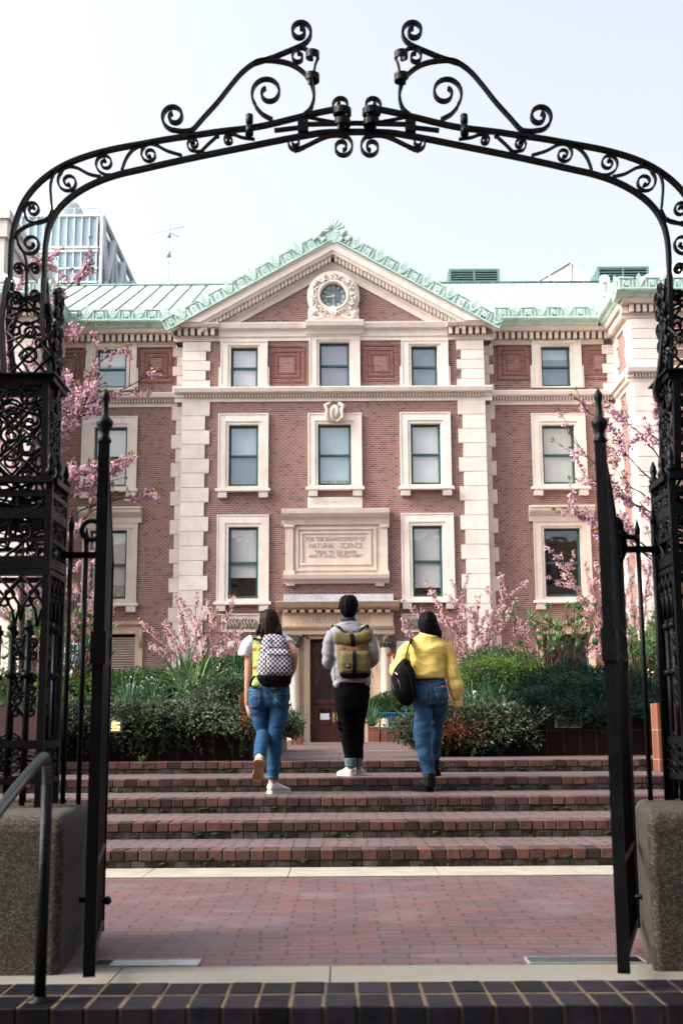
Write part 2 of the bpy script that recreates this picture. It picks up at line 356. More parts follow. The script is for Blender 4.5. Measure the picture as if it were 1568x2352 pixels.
def window(op, out, Y, holes, bl=1.0, bm=None, sill=True, hood=False, lug=False, ears=True, label=None, lower=None, up=None):
    """op/out: opening and surround rectangles in photo pixels"""
    X0, X1, A, B = rect(*op, Y); S0, S1, C, D = rect(*out, Y)
    holes.append((X0-.01, X1+.01, A-.01, B+.01))
    fr = MB(); d = .075; y0, y1 = Y+.14, Y+.22; zm = A+(B-A)*.5
    fr.box(X0, X0+d, y0, y1, A, B); fr.box(X1-d, X1, y0, y1, A, B); fr.box(X0+d, X1-d, y0, y1, A, A+d*1.3); fr.box(X0+d, X1-d, y0, y1, B-d, B)
    fr.box(X0+d, X1-d, y0-.02, y1-.01, zm-.035, zm+.035)
    f = fr.build('window', M_SASH, hall)
    if label: f['label'] = label
    g = MB(); g.quad((X0+d, y0+.04, A+d), (X1-d, y0+.04, A+d), (X1-d, y0+.04, B-d), (X0+d, y0+.04, B-d)); g.build('pane', M_GLASS, f)
    bm = bm or M_BLIND; zb = B-(B-A)*bl
    if bl > 0:
        g = MB(); g.box(X0+d, X1-d, y0+.10, y0+.112, zb, B-d*.5); g.build('blind', bm, f)
    if lower:
        g = MB(); g.box(X0+d, X1-d, y0+.13, y0+.14, A+d, B); g.build('curtain', lower, f)
    g = MB(); g.box(X0-.05, X1+.05, y0+.5, y0+.52, A-.05, B+.05); g.box(X0-.06, X0-.04, y0+.09, y0+.5, A, B); g.box(X1+.04, X1+.06, y0+.09, y0+.5, A, B)
    g.build('room_beyond', M_DARK, f)
    s = MB(); yo = Y-.09
    # stepped architrave: outer proud band and an inner, shallower one
    w = (X0-S0); wo = w*.72
    for a0, a1, b0, b1 in ((S0, S0+wo, C, D), (S1-wo, S1, C, D), (S0+wo, S1-wo, D-(D-B)*.72, D)): s.box(a0, a1, yo, Y+.15, b0, b1)
    for a0, a1, b0, b1 in ((S0+wo, X0, C, D-(D-B)*.72), (X1, S1-wo, C, D-(D-B)*.72), (X0, X1, B, D-(D-B)*.72)): s.box(a0, a1, yo+.035, Y+.15, b0, b1)
    # little fillet round the outside
    s.box(S0-.012, S0+.03, yo-.02, yo+.01, C, D+.012); s.box(S1-.03, S1+.012, yo-.02, yo+.01, C, D+.012); s.box(S0+.03, S1-.03, yo-.02, yo+.01, D-.03, D+.012)
    if lug:
        s.box(S0-.07, S0-.013, yo, Y+.05, C, C+(D-C)*.45); s.box(S1+.013, S1+.07, yo, Y+.05, C, C+(D-C)*.45)
    if C < A-.01: s.box(X0, X1, yo+.035, Y+.15, C, A)
    s.build('surround', M_STONE if not hood else M_STONE2, f)
    if sill:
        q = MB(); q.profx([(Y-.26, C-.10), (Y-.26, C-.02), (Y-.20, C+.0), (Y+.05, C), (Y+.05, C-.10)], S0-.08, S1+.08)
        for xx in (S0, S1-.30): q.profx([(Y-.19, C-.30), (Y-.21, C-.2), (Y-.21, C-.103), (Y+.02, C-.103), (Y+.02, C-.30)], xx, xx+.30)
        q.build('sill', M_STONE, f)
    if hood:
        q = MB(); h0 = D
        q.profx([(Y-.12, h0), (Y-.14, h0+.16), (Y-.34, h0+.32), (Y-.36, h0+.42), (Y-.40, h0+.44), (Y-.40, h0+.50), (Y+.02, h0+.52), (Y+.02, h0)], S0-.14, S1+.14)
        q.build('hood', M_STONE2, f)
    return f
W, Bl = M_BLIND, M_BLIND2
# pavilion: third floor
window((530, 797, 592, 891), (508, 786, 614, 893), YF, holesF, .97, W, sill=False, lug=True, label='window with white blind, upper left')
window((733, 786, 802, 891), (711, 772, 826, 893), YF, holesF, 1, M_BLIND3, sill=False, label='window under the clock with grey blind')
window((944, 794, 1004, 889), (922, 783, 1028, 891), YF, holesF, 1, Bl, sill=False, lug=True, label='window with blue blind, upper right')
# second floor
window((525, 976, 593, 1117), (502, 952, 616, 1124), YF, holesF, .5, M_BLIND4, lower=Bl)
window((730, 974, 806, 1115), (708, 951, 830, 1120), YF, holesF, .9, M_BLIND4, lower=M_CURT, label='middle window below a carved cartouche')
window((943, 973, 1012, 1113), (919, 949, 1034, 1119), YF, holesF, .97, W)
# first floor
window((524, 1210, 593, 1375), (499, 1184, 617, 1383), YF, holesF, .70, W, label='window with half raised blind')
window((947, 1207, 1016, 1371), (922, 1180, 1042, 1378), YF, holesF, .86, W)
# recessed bays
window((222, 802, 291, 891), (199, 787, 314, 897), YR, holesR, .4, W, sill=False, lug=True, lower=Bl)
window((216, 981, 292, 1118), (189, 958, 315, 1125), YR, holesR, .5, M_BLIND5, lower=M_CURT)
window((205, 1218, 291, 1376), (190, 1202, 315, 1386), YR, holesR, .8, M_BLIND5, hood=True, lower=M_CURT)
window((1242, 795, 1309, 888), (1221, 780, 1333, 891), YR, holesR, .3, M_BLIND4, sill=False, lug=True, lower=Bl)
window((1245, 976, 1320, 1112), (1221, 951, 1344, 1119), YR, holesR, .95, M_BLIND5)
window((1250, 1213, 1334, 1371), (1226, 1198, 1356, 1379), YR, holesR, 0, hood=True, label='dark window under a stone hood')
# basement openings with louvres
def basement(x0, y0, x1, y1, louv):
    X0, X1, A, B = rect(x0, y0, x1, y1, YR); holesR.append((X0+.2, X1-.2, A, B-.35))
    s = MB(); Y = YR
    s.box(X0, X0+.2, Y-.12, Y+.2, A, B-.35); s.box(X1-.2, X1, Y-.12, Y+.2, A, B-.35); s.box(X0, X1, Y-.12, Y+.2, B-.35, B-.12)
    s.profx([(Y-.12, B-.12), (Y-.3, B-.06), (Y-.36, B+.05), (Y+.02, B+.06), (Y+.02, B-.12)], X0-.1, X1+.1)
    for xx in (X0-.02, X1-.16):       # scroll brackets
        s.tube([(xx+.09, Y-.2, B-.2), (xx+.09, Y-.2, B-.5), (xx+.09, Y-.16, B-.8)], [.08, .07, .05], 8)
    f = s.build('basement_window', M_STONED, hall)
    q = MB(); q.box(X0+.2, X1-.2, Y+.16, Y+.18, A, B-.35); q.build('room_beyond', M_DARK, f)
    q = MB(); n = 16
    q.box(X0+.2, X0+.27, Y+.02, Y+.1, A, B-.35); q.box(X1-.27, X1-.2, Y+.02, Y+.1, A, B-.35); q.box(X0+.27, X1-.27, Y+.02, Y+.1, A, A+.07)
    if louv:
        for i in range(n):
            z = A+.5+(B-.42-A-.5)*i/n; q.box(X0+.27, X1-.27, -.05, .05, -.012, .012, Matrix.Translation((0, Y+.08, z))@Matrix.Rotation(R(-35), 4, 'X'))
        q.box(X0+.27, X1-.27, Y+.02, Y+.1, A+.38, A+.46)
    q.build('louvre' if louv else 'sash', M_STONE2 if louv else M_SASH, f)
basement(192, 1432, 328, 1590, True); basement(1232, 1432, 1366, 1600, False)
XP0, XP1 = P(417, 1150, YF).x, P(1117, 1150, YF).x
doorop = rect(712, 1468, 829, 1706, YF); holesF.append(doorop)
b = MB(); wall(b, XP0, XP1, Z5-.1, ZTOP, YF, holesF)
for xx in (XP0, XP1): b.quad((xx, YF, Z5-.1), (xx, YR+.1, Z5-.1), (xx, YR+.1, ZTOP), (xx, YF, ZTOP))
XW0 = P(1425, 1150, YR).x; XC = (XP0+XP1)/2; XWL = 2*XC-XW0
wall(b, XWL-.2, XP0, Z5-.1, ZTOP, YR, holesR); wall(b, XP1, XW0+.2, Z5-.1, ZTOP, YR, holesR)
ZWT = ZTOP
for s, xw in ((1, XW0), (-1, XWL)):
    b.box(min(xw, xw+s*14), max(xw, xw+s*14), YW, YR+6, Z5-.1, ZWT)
MB.fixn = False; b.build('wall', M_BRICK, hall); MB.fixn = True
b = MB(); b.box(XWL-14, XW0+14, 52, 52.3, Z5-.1, ZTOP+.5); b.build('rear_wall', M_BRICK, hall)
# recessed brick panels of the top storey
b = MB()
for q, Y in (((622, 803, 690, 870), YF), ((838, 800, 905, 866), YF), ((1149, 800, 1208, 864), YR), ((1345, 800, 1402, 862), YR), ((328, 806, 388, 870), YR), ((130, 808, 188, 872), YR)):
    X0, X1, A, B = rect(*q, Y); b.cut()
    for k, dp in ((0, .035), (.17, .03), (.31, .025)):
        a0, a1, z0, z1 = X0-.14+k, X1+.14-k, A-.14+k, B+.14-k; t = .06
        b.box(a0, a1, Y-dp, Y-.002, z1-t, z1); b.box(a0, a1, Y-dp, Y-.002, z0, z0+t); b.box(a0, a0+t, Y-dp, Y-.002, z0+t, z1-t); b.box(a1-t, a1, Y-dp, Y-.002, z0+t, z1-t)
b.build('brick_panel', M_BRICKF, hall)
# quoins
def quoin(mb, xa, xb, Y, side, z0, z1, n, alt, yb=.15, dp=.07):
    mb.cut()
    """xa: the wall corner, xb: short-course end; long courses reach 'alt' further; side=+1 teeth to +x"""
    h = (z1-z0)/n
    for i in range(n):
        e = xb+(side*alt if i % 2 == 0 else 0)
        a, c = min(xa, e), max(xa, e)
        mb.box(a, c, Y-dp, Y+yb, z0+i*h+.012, z0+(i+1)*h-.012)
        mb.box(a+.01, c-.01 if c-a > .05 else c, Y-dp+.025, Y+yb, z0+i*h-.0119, z0+i*h+.0119)
ZS0, ZS1 = P(768, 922, YF).z, P(768, 895, YF).z      # string course
b = MB()
for za, zb, n in ((Z5, ZS0, 23), (ZS1, P(768, 784, YF).z, 5)):
    quoin(b, XP0-.03, P(469, 1150, YF).x, YF, 1, za, zb, n, .15)
    quoin(b, XP1+.03, P(1066, 1150, YF).x, YF, -1, za, zb, n, .15)
    quoin(b, XP0-.035, P(402, 1150, YR).x, YR, -1, za, zb, n, .15)
    quoin(b, XP1+.035, P(1131, 1150, YR).x, YR, 1, za, zb, n, .15)
    for s, xw in ((1, XW0), (-1, XWL)):
        h = (zb-za)/n
        def bx_(a, c, y0, y1, z0, z1): b.box(min(a, c), max(a, c), y0, y1, z0, z1)
        for part in range(4):
            b.cut()
            for i in range(n):
                long_ = i % 2 == 0; z0, z1 = za+i*h+.012, za+(i+1)*h-.012
                if part == 0: bx_(xw-s*.06, xw+s*(1.0 if long_ else .85), YW-.07, YW+.5, z0, z1); bx_(xw-s*.06, xw+s*.1, YW+.5, YW+(.95 if long_ else .78), z0, z1)
                if part == 1: bx_(xw-s*.06, xw+s*.1, YR-(.75 if long_ else .55), YR-.07, z0, z1)
                if part == 2: bx_(xw-s*(.42 if long_ else .27), xw-s*.062, YR-.07, YR+.1, z0, z1)
                if part == 3: bx_(xw+s*1.9, xw+s*3.2, YW-.07, YW+.1, z0, z1)
                if part == 0: bx_(xw-s*.035, xw+s*1.7, YW-.045, YW+.1, za+i*h-.0119, za+i*h+.0119)
b.build('quoin_strip', M_STONE, hall)
# string course (cornice profile with dentils) along pavilion, recess and wings
def band(mb, prof, segs):
    for kind, a, c, k in segs:
        if kind == 'x': mb.profx([(k-d, z) for d, z in prof], a, c)
        else:            # along y at x=k, facing direction given by sign in c
            y0, y1, s = a; mb.prism_dummy(0)
def course(prof, mb, extra=0):
    """runs the profile (depth, z) along the whole front: wings, recesses, pavilion"""
    mx = max(d for d, z in prof)
    mb.profx([(YF-d, z) for d, z in prof], XP0-mx*.9, XP1+mx*.9)
    for s, xw, xp in ((1, XW0, XP1), (-1, XWL, XP0)):
        a, c = xp+s*mx*.9+s*.002, xw-s*mx*.9-s*.002
        mb.profx([(YR-d, z) for d, z in prof], min(a, c), max(a, c))
        pts = [(xw-s*d, z) for d, z in prof]; mb.prism(pts, YW-mx*.0+.001, YR-.001)
        a, c = xw-s*mx*.9, xw+s*14
        mb.profx([(YW-d, z) for d, z in prof], min(a, c), max(a, c))
def zz(y): return P(768, y, YF).z
b = MB(); course([(-.05, zz(922)), (.05, zz(922)), (.05, zz(914)), (.10, zz(912)), (.10, zz(906)), (.26, zz(903)), (.30, zz(895)), (.30, zz(893)), (.22, zz(891)), (-.05, zz(890.5))], b)
sc_ = b.build('string_course', M_STONE, hall)
def dentil_row(mb, x0, x1, Y, z0, z1, w, gap, dp):
    mb.cut()
    n = int((x1-x0)/(w+gap)); st = (x1-x0)/n
    for i in range(n): mb.box(x0+i*st, x0+i*st+w, Y-dp, Y, z0, z1)
b = MB(); za, zb = zz(913), zz(905.5)
dentil_row(b, XP0, XP1, YF-.09, za, zb, .055, .045, .07)
for s, xw, xp in ((1, XW0, XP1), (-1, XWL, XP0)):
    a, c = xp+s*.3, xw-s*.12; dentil_row(b, min(a, c), max(a, c), YR-.09, za, zb, .055, .045, .07)
    a, c = xw-s*.1, xw+s*6; dentil_row(b, min(a, c), max(a, c), YW-.09, za, zb, .055, .045, .07)
    for i in range(24):
        y = YW+.1*i; x = xw-s*.10; b.box(min(x, x-s*.07), max(x, x-s*.07), y, y+.055, za, zb)
b.build('dentils', M_STONE2, sc_)
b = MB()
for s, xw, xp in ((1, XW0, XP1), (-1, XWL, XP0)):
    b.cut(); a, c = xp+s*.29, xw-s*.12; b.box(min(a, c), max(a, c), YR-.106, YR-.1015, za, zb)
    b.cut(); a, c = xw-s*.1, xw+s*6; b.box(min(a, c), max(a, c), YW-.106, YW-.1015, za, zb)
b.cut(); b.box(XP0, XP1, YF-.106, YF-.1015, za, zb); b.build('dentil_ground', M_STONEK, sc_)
# main entablature: recess and wings carry dentils and a copper gutter; pavilion carries the pediment base
EN0, EN1, EN2, EN3 = zz(783), zz(775), zz(757), zz(750)
b = MB()
pr = [(-.05, EN0), (.06, EN0), (.06, EN1), (.12, EN1+.02), (.12, EN2), (.34, EN2+.02), (.40, EN3), (.40, EN3+.04), (-.05, EN3+.04)]
for s, xw, xp in ((1, XW0, XP1), (-1, XWL, XP0)):
    a, c = xp-s*1.15, xw-s*.36
    b.cut(); b.profx([(YR-d, z) for d, z in pr], min(xp+s*.36, c), max(xp+s*.36, c))
    b.prism([(xw-s*d, z) for d, z in pr], YW, YR)
    a2, c2 = xw-s*.36, xw+s*14; b.profx([(YW-d, z) for d, z in pr], min(a2, c2), max(a2, c2))
    a3, c3 = xp+s*.36, xp-s*1.2; b.profx([(YF-d, z) for d, z in pr], min(a3, c3), max(a3, c3))
ent = b.build('entablature', M_STONE2, hall)
b = MB()
for s, xw, xp in ((1, XW0, XP1), (-1, XWL, XP0)):
    a, c = xp+s*.4, xw-s*.14; dentil_row(b, min(a, c), max(a, c), YR-.10, EN1+.04, EN2, .12, .085, .16)
    a, c = xw-s*.1, xw+s*8; dentil_row(b, min(a, c), max(a, c), YW-.10, EN1+.04, EN2, .12, .085, .16)
    a, c = xp+s*.2, xp-s*1.15; dentil_row(b, min(a, c), max(a, c), YF-.10, EN1+.04, EN2, .12, .085, .16)
    for i in range(13):
        y = YW+.2*i; x = xw-s*.10; b.box(min(x, x-s*.16), max(x, x-s*.16), y, y+.12, EN1+.04, EN2)
b.build('dentils', M_STONE2, ent)
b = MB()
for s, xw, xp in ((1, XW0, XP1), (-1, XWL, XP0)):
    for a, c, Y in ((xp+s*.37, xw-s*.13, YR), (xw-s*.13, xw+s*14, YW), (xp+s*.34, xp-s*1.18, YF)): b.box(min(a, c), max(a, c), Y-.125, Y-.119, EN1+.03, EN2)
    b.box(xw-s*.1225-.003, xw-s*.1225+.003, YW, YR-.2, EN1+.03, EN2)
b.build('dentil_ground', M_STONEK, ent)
# pavilion frieze between pediment ends
b = MB(); xa, xb = XP0+1.2, XP1-1.2
b.profx([(YF+.05, EN0), (YF-.05, EN0), (YF-.05, zz(775)), (YF-.09, zz(774)), (YF-.09, zz(760)), (YF-.22, zz(757)), (YF-.27, zz(747)), (YF-.27, zz(745)), (YF+.05, zz(744))], xa, xb)
b.profx([(YF-.05, zz(772)), (YF-.16, zz(770)), (YF-.2, zz(761)), (YF-.42, zz(756)), (YF-.46, zz(747)), (YF-.46, zz(744)), (YF-.05, zz(743))], P(703, 750, YF).x, P(834, 750, YF).x)
b.build('pavilion_frieze', M_STONE, hall)
b = MB()
for s, xp in ((1, XP1), (-1, XP0)):
    a, c = xp+s*.1, xp-s*1.1; 
# copper gutter and cresting on recess and wings
GU0, GU1, GT = EN3+.04, zz(734), zz(711)
gprof = [(.42, GU0), (.48, GU0+.05), (.50, GU1-.12), (.62, GU1-.05), (.66, GU1), (.60, GU1+.03), (.0, GU1+.03), (.0, GU0)]
b = MB()
for s, xw, xp in ((1, XW0, XP1), (-1, XWL, XP0)):
    a, c = xp+s*.2, xw-s*.6; b.cut(); b.profx([(YR-d, z) for d, z in gprof], min(a, c), max(a, c))
    b.prism([(xw-s*d, z) for d, z in gprof], YW-.02, YR-.3)
    a, c = xw-s*.6, xw+s*14; b.profx([(YW-d, z) for d, z in gprof], min(a, c), max(a, c))
b.build('copper_gutter', M_COPPERW, hall)
def crest_unit(mb, M, L=.86, H=.34):
    """one repeat of the pierced antefix cresting, in local x (length) z (height)"""
    def bx(a, c, z0, z1, d=.05): mb.box(a, c, -d, d, z0, z1, M)
    bx(0, L, 0, .05, .07); 
    for a in (0, L*.13, L*.37, L*.50): bx(a, a+.045, .051, H*.80, .06)
    bx(-.02, L*.55+.02, H*.801, H*.92, .08)
    # disc in the panel
    c = (L*.28, H*.45); n = 10
    vs = []; 
    for d in (-.05, .05):
        for j in range(n): q = 2*math.pi*j/n; vs.append(M@Vector((c[0]+math.cos(q)*.07, d, c[1]+math.sin(q)*.095)))
    mb.add(vs, [tuple(range(n)), tuple(range(2*n-1, n-1, -1))]+[(i, i+n, (i+1) % n+n, (i+1) % n) for i in range(n)])
    bx(L*.06, L*.13, .06, H*.7, .02); bx(L*.42, L*.5, .06, H*.7, .02)
    # swag: a hanging crescent, solid below
    k = 8; top = []; bot = []
    for i in range(k+1):
        t = i/k; x = L*.57+t*L*.41; top.append((x, H*.78-math.sin(t*math.pi)*H*.34)); bot.append((x, H*.72-math.sin(t*math.pi)*H*.56))
    for i in range(k):
        for pr_, dd in (((top[i], top[i+1], bot[i+1], bot[i]), .06), ((bot[i], bot[i+1], (bot[i+1][0], .05), (bot[i][0], .05)), .02)):
            vs = [M@Vector((p[0], d, p[1])) for d in (-dd, dd) for p in pr_]
            mb.add(vs, [(0, 1, 2, 3), (7, 6, 5, 4), (0, 4, 5, 1), (1, 5, 6, 2), (2, 6, 7, 3), (3, 7, 4, 0)])
    # leaf finial over the swag
    x = L*.775; pts = [(x-.05, H*.5), (x-.11, H*.72), (x-.06, H*.84), (x-.07, H*1.0), (x, H*1.28), (x+.07, H*1.0), (x+.06, H*.84), (x+.11, H*.72), (x+.05, H*.5)]
    vs = [M@Vector((p[0], d, p[1])) for d in (-.035, .035) for p in pts]; n = len(pts)
    mb.add(vs, [tuple(range(n)), tuple(range(2*n-1, n-1, -1))]+[(i, i+n, (i+1) % n+n, (i+1) % n) for i in range(n)])
def crest(mb, p0, p1, H=.34):
    p0, p1 = Vector(p0), Vector(p1); d = p1-p0; L = d.length; n = max(1, round(L/.86)); u = L/n
    x = d.normalized(); z = Vector((0, 0, 1)); z = (z-x*z.dot(x)).normalized(); y = z.cross(x)
    for i in range(n):
        M = Matrix((x, y, z)).transposed().to_4x4(); M.translation = p0+x*u*i
        crest_unit(mb, M, u, H)
b = MB(); zc = GU1+.03; hh = GT-zc+.1
for s, xw, xp in ((1, XW0, XP1), (-1, XWL, XP0)):
    a, c = xp+s*.45, xw-s*.55; crest(b, (min(a, c), YR-.55, zc), (max(a, c), YR-.55, zc), hh)
    crest(b, (xw-s*.56, YR-.6, zc), (xw-s*.56, YW-.5, zc), hh)
    a, c = xw-s*.5, xw+s*7; crest(b, (min(a, c), YW-.56, zc), (max(a, c), YW-.56, zc), hh)
b.build('cresting', M_COPPER, hall)
# pediment
YPD = YF
def pp(x, y, Y=YF): return PXZ(x, y, Y)
# tympanum
ax = XC; 
hw = XP1-XC+.35
zbase = zz(746); zap_t = zz(600)
def rake(z_ap, slope, x): return z_ap-abs(x-XC)*slope
SL = (P(768, 559, YF-.4).z-P(424, 745, YF-.4).z)/(XC-P(424, 745, YF-.4).x)
b = MB(); zt = P(768, 612, YF).z
b.quad((XC-8, YF-.0, zbase-.1), (XC, YF, zbase-.1), (XC, YF, zt), (XC-8, YF, zt-8*SL)); 
w_ = (zt-zbase)/SL
b = MB(); b.add([(XC-w_-.3, YF, zbase-.15), (XC+w_+.3, YF, zbase-.15), (XC+w_+.3, YF, zbase), (XC, YF, zt+.2), (XC-w_-.3, YF, zbase)], [(0, 1, 2, 3, 4)])
b.build('tympanum', M_BRICK, hall)
def raking(mb, prof, Y, xend, zlow=None):
    """profile (depth, height above rake line); sweeps up both slopes and meets on the centre line"""
    n = len(prof)
    for s in (-1, 1):
        vs = []
        for xx in (0, xend):
            for d, h in prof: vs.append((XC+s*xx, Y-d, Z_AP+h/math.cos(math.atan(SL))-xx*SL))
        fs = [tuple(range(n)), tuple(range(2*n-1, n-1, -1))]+[(i, i+n, (i+1) % n+n, (i+1) % n) for i in range(n)]
        mb.add(vs, fs)
Z_AP = P(768, 555, YF-.45).z; XE = XP1-XC+.42
b = MB(); raking(b, [(-.1, -.60), (.08, -.60), (.12, -.52), (.12, -.37), (.36, -.35), (.40, -.26), (.44, -.24), (.44, -.05), (.50, 0), (-.1, 0)], YF, XE)
cs = math.cos(math.atan(SL))
def fx_(h, z): return (Z_AP+h/cs-z)/SL          # half width of the rake line h at height z
for s in (-1, 1):
    b.prism([(XC, Z_AP-.601/cs), (XC+s*fx_(-.601, zbase), zbase), (XC+s*fx_(-.80, zbase), zbase), (XC, Z_AP-.80/cs)], YF-.06, YF+.1)
rk = b.build('raking_cornice', M_STONE, hall)
def clip_low(o, zc):       # the slopes die into the top of the horizontal cornice
    bm = bmesh.new(); bm.from_mesh(o.data); bmesh.ops.bisect_plane(bm, geom=bm.verts[:]+bm.edges[:]+bm.faces[:], plane_co=(0, 0, zc), plane_no=(0, 0, -1), clear_outer=True)
    bmesh.ops.holes_fill(bm, edges=[e for e in bm.edges if e.is_boundary]); bm.to_mesh(o.data); bm.free()
clip_low(rk, EN3+.043)
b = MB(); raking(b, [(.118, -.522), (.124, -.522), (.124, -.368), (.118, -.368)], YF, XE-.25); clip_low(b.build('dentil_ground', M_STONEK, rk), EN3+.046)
b = MB(); n = 36
for s in (-1, 1):
    for i in range(n):
        x0 = .06+i*(XE-1.05)/n; x1 = x0+.095
        vs = []
        for y in (YF-.31, YF-.125):
            for xx in (x0, x1):
                for h in (-.515, -.36): vs.append((XC+s*xx, y, Z_AP+h/cs-xx*SL))
        b.add(vs, [(0, 1, 3, 2), (4, 6, 7, 5), (0, 4, 5, 1), (2, 3, 7, 6), (0, 2, 6, 4), (1, 5, 7, 3)])
b.build('dentils', M_STONE2, rk)
b = MB()
for s in (-1, 1):
    pa = Vector((XC+s*.05, YF-.45, Z_AP+.03)); pb = Vector((XC+s*(XE+.1), YF-.45, Z_AP+.03-(XE+.1)*SL))
    if s < 0: crest(b, pb, pa, .47)
    else: crest(b, pa, pb, .47)
# apex acroterion: shell with side volutes
for j in range(9):
    q = math.pi*(j+.0)/8; r = .42; c = Vector((XC, YF-.46, Z_AP+.35))
    b.tube([c, c+Vector((math.cos(q)*r*.5, -.03, math.sin(q)*r*.6)), c+Vector((math.cos(q)*r*1.05, 0, math.sin(q)*r*1.1))], [.03, .05, .045], 6)
for s in (-1, 1):
    for k, (dx, dz, rr) in enumerate(((.38, .30, .13), (.58, .10, .09), (.30, .05, .08))):
        b.lathe((XC+s*dx, YF-.53, Z_AP+dz), [(.01, 0), (rr, 0), (rr*.9, .1), (.01, .12)], 12, 'y')
        b.lathe((XC+s*dx, YF-.56, Z_AP+dz), [(.005, 0), (rr*.4, 0), (rr*.4, .1), (.005, .1)], 10, 'y')
b.prism([(XC-.42, Z_AP-.05), (XC+.42, Z_AP-.05), (XC+.32, Z_AP+.36), (XC-.32, Z_AP+.36)], YF-.5, YF-.38)
b.build('cresting', M_COPPER, rk)
# clock
ck = P(765.5, 680, YF-.2); cx, cz = ck.x, ck.z; px = (P(865, 680, YF).x-P(765, 680, YF).x)/100
b = MB(); b.lathe((cx, YF-.28, cz), [(29.5*px, .1), (30*px, -.02), (34*px, -.06), (37*px, .0), (50*px, .02), (57*px, .04), (60*px, .06), (60*px, .3), (29.5*px, .3)][::-1], 48, 'y', ring=True)
b.prism([(cx-58*px, zz(743)), (cx+58*px, zz(743)), (cx+58*px, zz(712)), (cx+44*px, zz(709)), (cx-44*px, zz(709)), (cx-58*px, zz(712))], YF-.2, YF)
for s in (-1, 1):
    for dx, dz, rr in ((47, 725, 9), (12, 722, 8.5)):
        b.lathe((cx+s*dx*px, YF-.30, zz(dz)), [(.01, 0), (rr*px*.5, -.01), (rr*px*.55, .04), (rr*px*.8, .02), (rr*px, .04), (rr*px, .12), (.01, .12)], 16, 'y')
    b.tube([(cx+s*(47-22*t)*px, YF-.24, zz(733+3*math.sin(t*3))) for t in (0, .33, .66, 1)]+[(cx+s*16*px, YF-.24, zz(729))], .05, 8)
clk = b.build('clock', M_STONE, hall)
b = MB()
for i in range(150):      # wreath of leaves and fruit
    q = rnd.uniform(0, 2*math.pi); r = rnd.uniform(39, 52)*px
    b.ball((cx+math.cos(q)*r, YF-.30, cz+math.sin(q)*r), (rnd.uniform(.025, .05), .05, rnd.uniform(.025, .05)), 6, 4)
for j in range(7):
    q = math.pi*(j)/6; b.tube([(cx, YF-.3, zz(735)), (cx+math.cos(q)*8*px, YF-.33, zz(722)+math.sin(q)*12*px)], [.03, .035], 6)
b.build('wreath', M_STONE, clk)
b = MB(); b.lathe((cx, YF-.16, cz), [(.01, 0), (30*px, 0), (30*px, .02), (.01, .02)], 40, 'y')
b.build('dial', mat('clock_glass', (.15, .24, .27), .3, .3, 1.5, c2=(.30, .32, .32)), clk)
M_NUM = mat('clock_markings', (.55, .70, .66), .5, .1)
b = MB(); nn = [2, 1, 2, 3, 2, 2, 3, 4, 2, 2, 2, 3]
for h in range(12):
    q = R(90-30*h)
    for k in range(nn[h]):
        off = (k-(nn[h]-1)/2)*.045
        M = Matrix.Translation((cx, YF-.175, cz))@Matrix.Rotation(-q+R(90), 4, 'Y')
        b.box(off-.009, off+.009, -.004, .004, .28, .385, M)
b.build('numerals', M_NUM, clk)
b = MB()
M = Matrix.Translation((cx, YF-.19, cz))@Matrix.Rotation(R(180), 4, 'Y'); b.box(-.012, .012, -.004, .004, -.1, .36, M)
M = Matrix.Translation((cx, YF-.20, cz))@Matrix.Rotation(R(262-360), 4, 'Y'); b.box(-.018, .018, -.004, .004, -.06, .26, M)
b.lathe((cx, YF-.215, cz), [(.005, 0), (.035, 0), (.035, .03), (.005, .03)], 12, 'y')
b.build('hands', M_NUM, clk)
# roofs
b = MB(); ze = zz(718); yb = YR+7.5; zr = P(300, 657, yb).z
def slope(mb, x0, x1, y0, z0, y1, z1): mb.quad((x0, y0, z0), (x1, y0, z0), (x1, y1, z1), (x0, y1, z1))
slope(b, XWL-14, XW0+14, YR-.3, ze, yb, zr); slope(b, XWL-14, XW0+14, yb, zr, 53, zr-.2)
for s, xw in ((1, XW0), (-1, XWL)):
    xh = xw+s*3.5; zh = ze+(zr-ze)*.62
    b.quad((xw-s*.4, YW-.3, ze), (xw-s*.4, yb, ze), (xh, yb, zh), (xh, YW+3, zh)); b.quad((xw-s*.4, YW-.3, ze), (xh, YW+3, zh), (xw+s*14, YW+3, zh), (xw+s*14, YW-.3, ze))
# pavilion gable roof behind the pediment
b.quad((XC-XE, YF-.4, Z_AP-XE*SL), (XC, YF-.4, Z_AP), (XC, 50, Z_AP), (XC-XE, 50, Z_AP-XE*SL)); b.quad((XC, YF-.4, Z_AP), (XC+XE, YF-.4, Z_AP-XE*SL), (XC+XE, 50, Z_AP-XE*SL), (XC, 50, Z_AP))
rf = b.build('roof', M_ROOF, hall)
b = MB(); d = Vector((0, yb-YR+.3, zr-ze)); nrm = Vector((0, -d.z, d.y)).normalized()*.03
x = XWL-8
while x < XW0+8:
    if not (XP0+.4 < x < XP1-.4):
        lean = .0
        b.tube([(x, YR-.3, ze+.02), (x+lean, yb, zr+.02)], .034, 4, smooth=False)
    x += .62
b.tube([(XWL-8, yb, zr+.04), (XW0+8, yb, zr+.04)], .06, 6)
b.build('standing_seams', M_SEAM, rf)
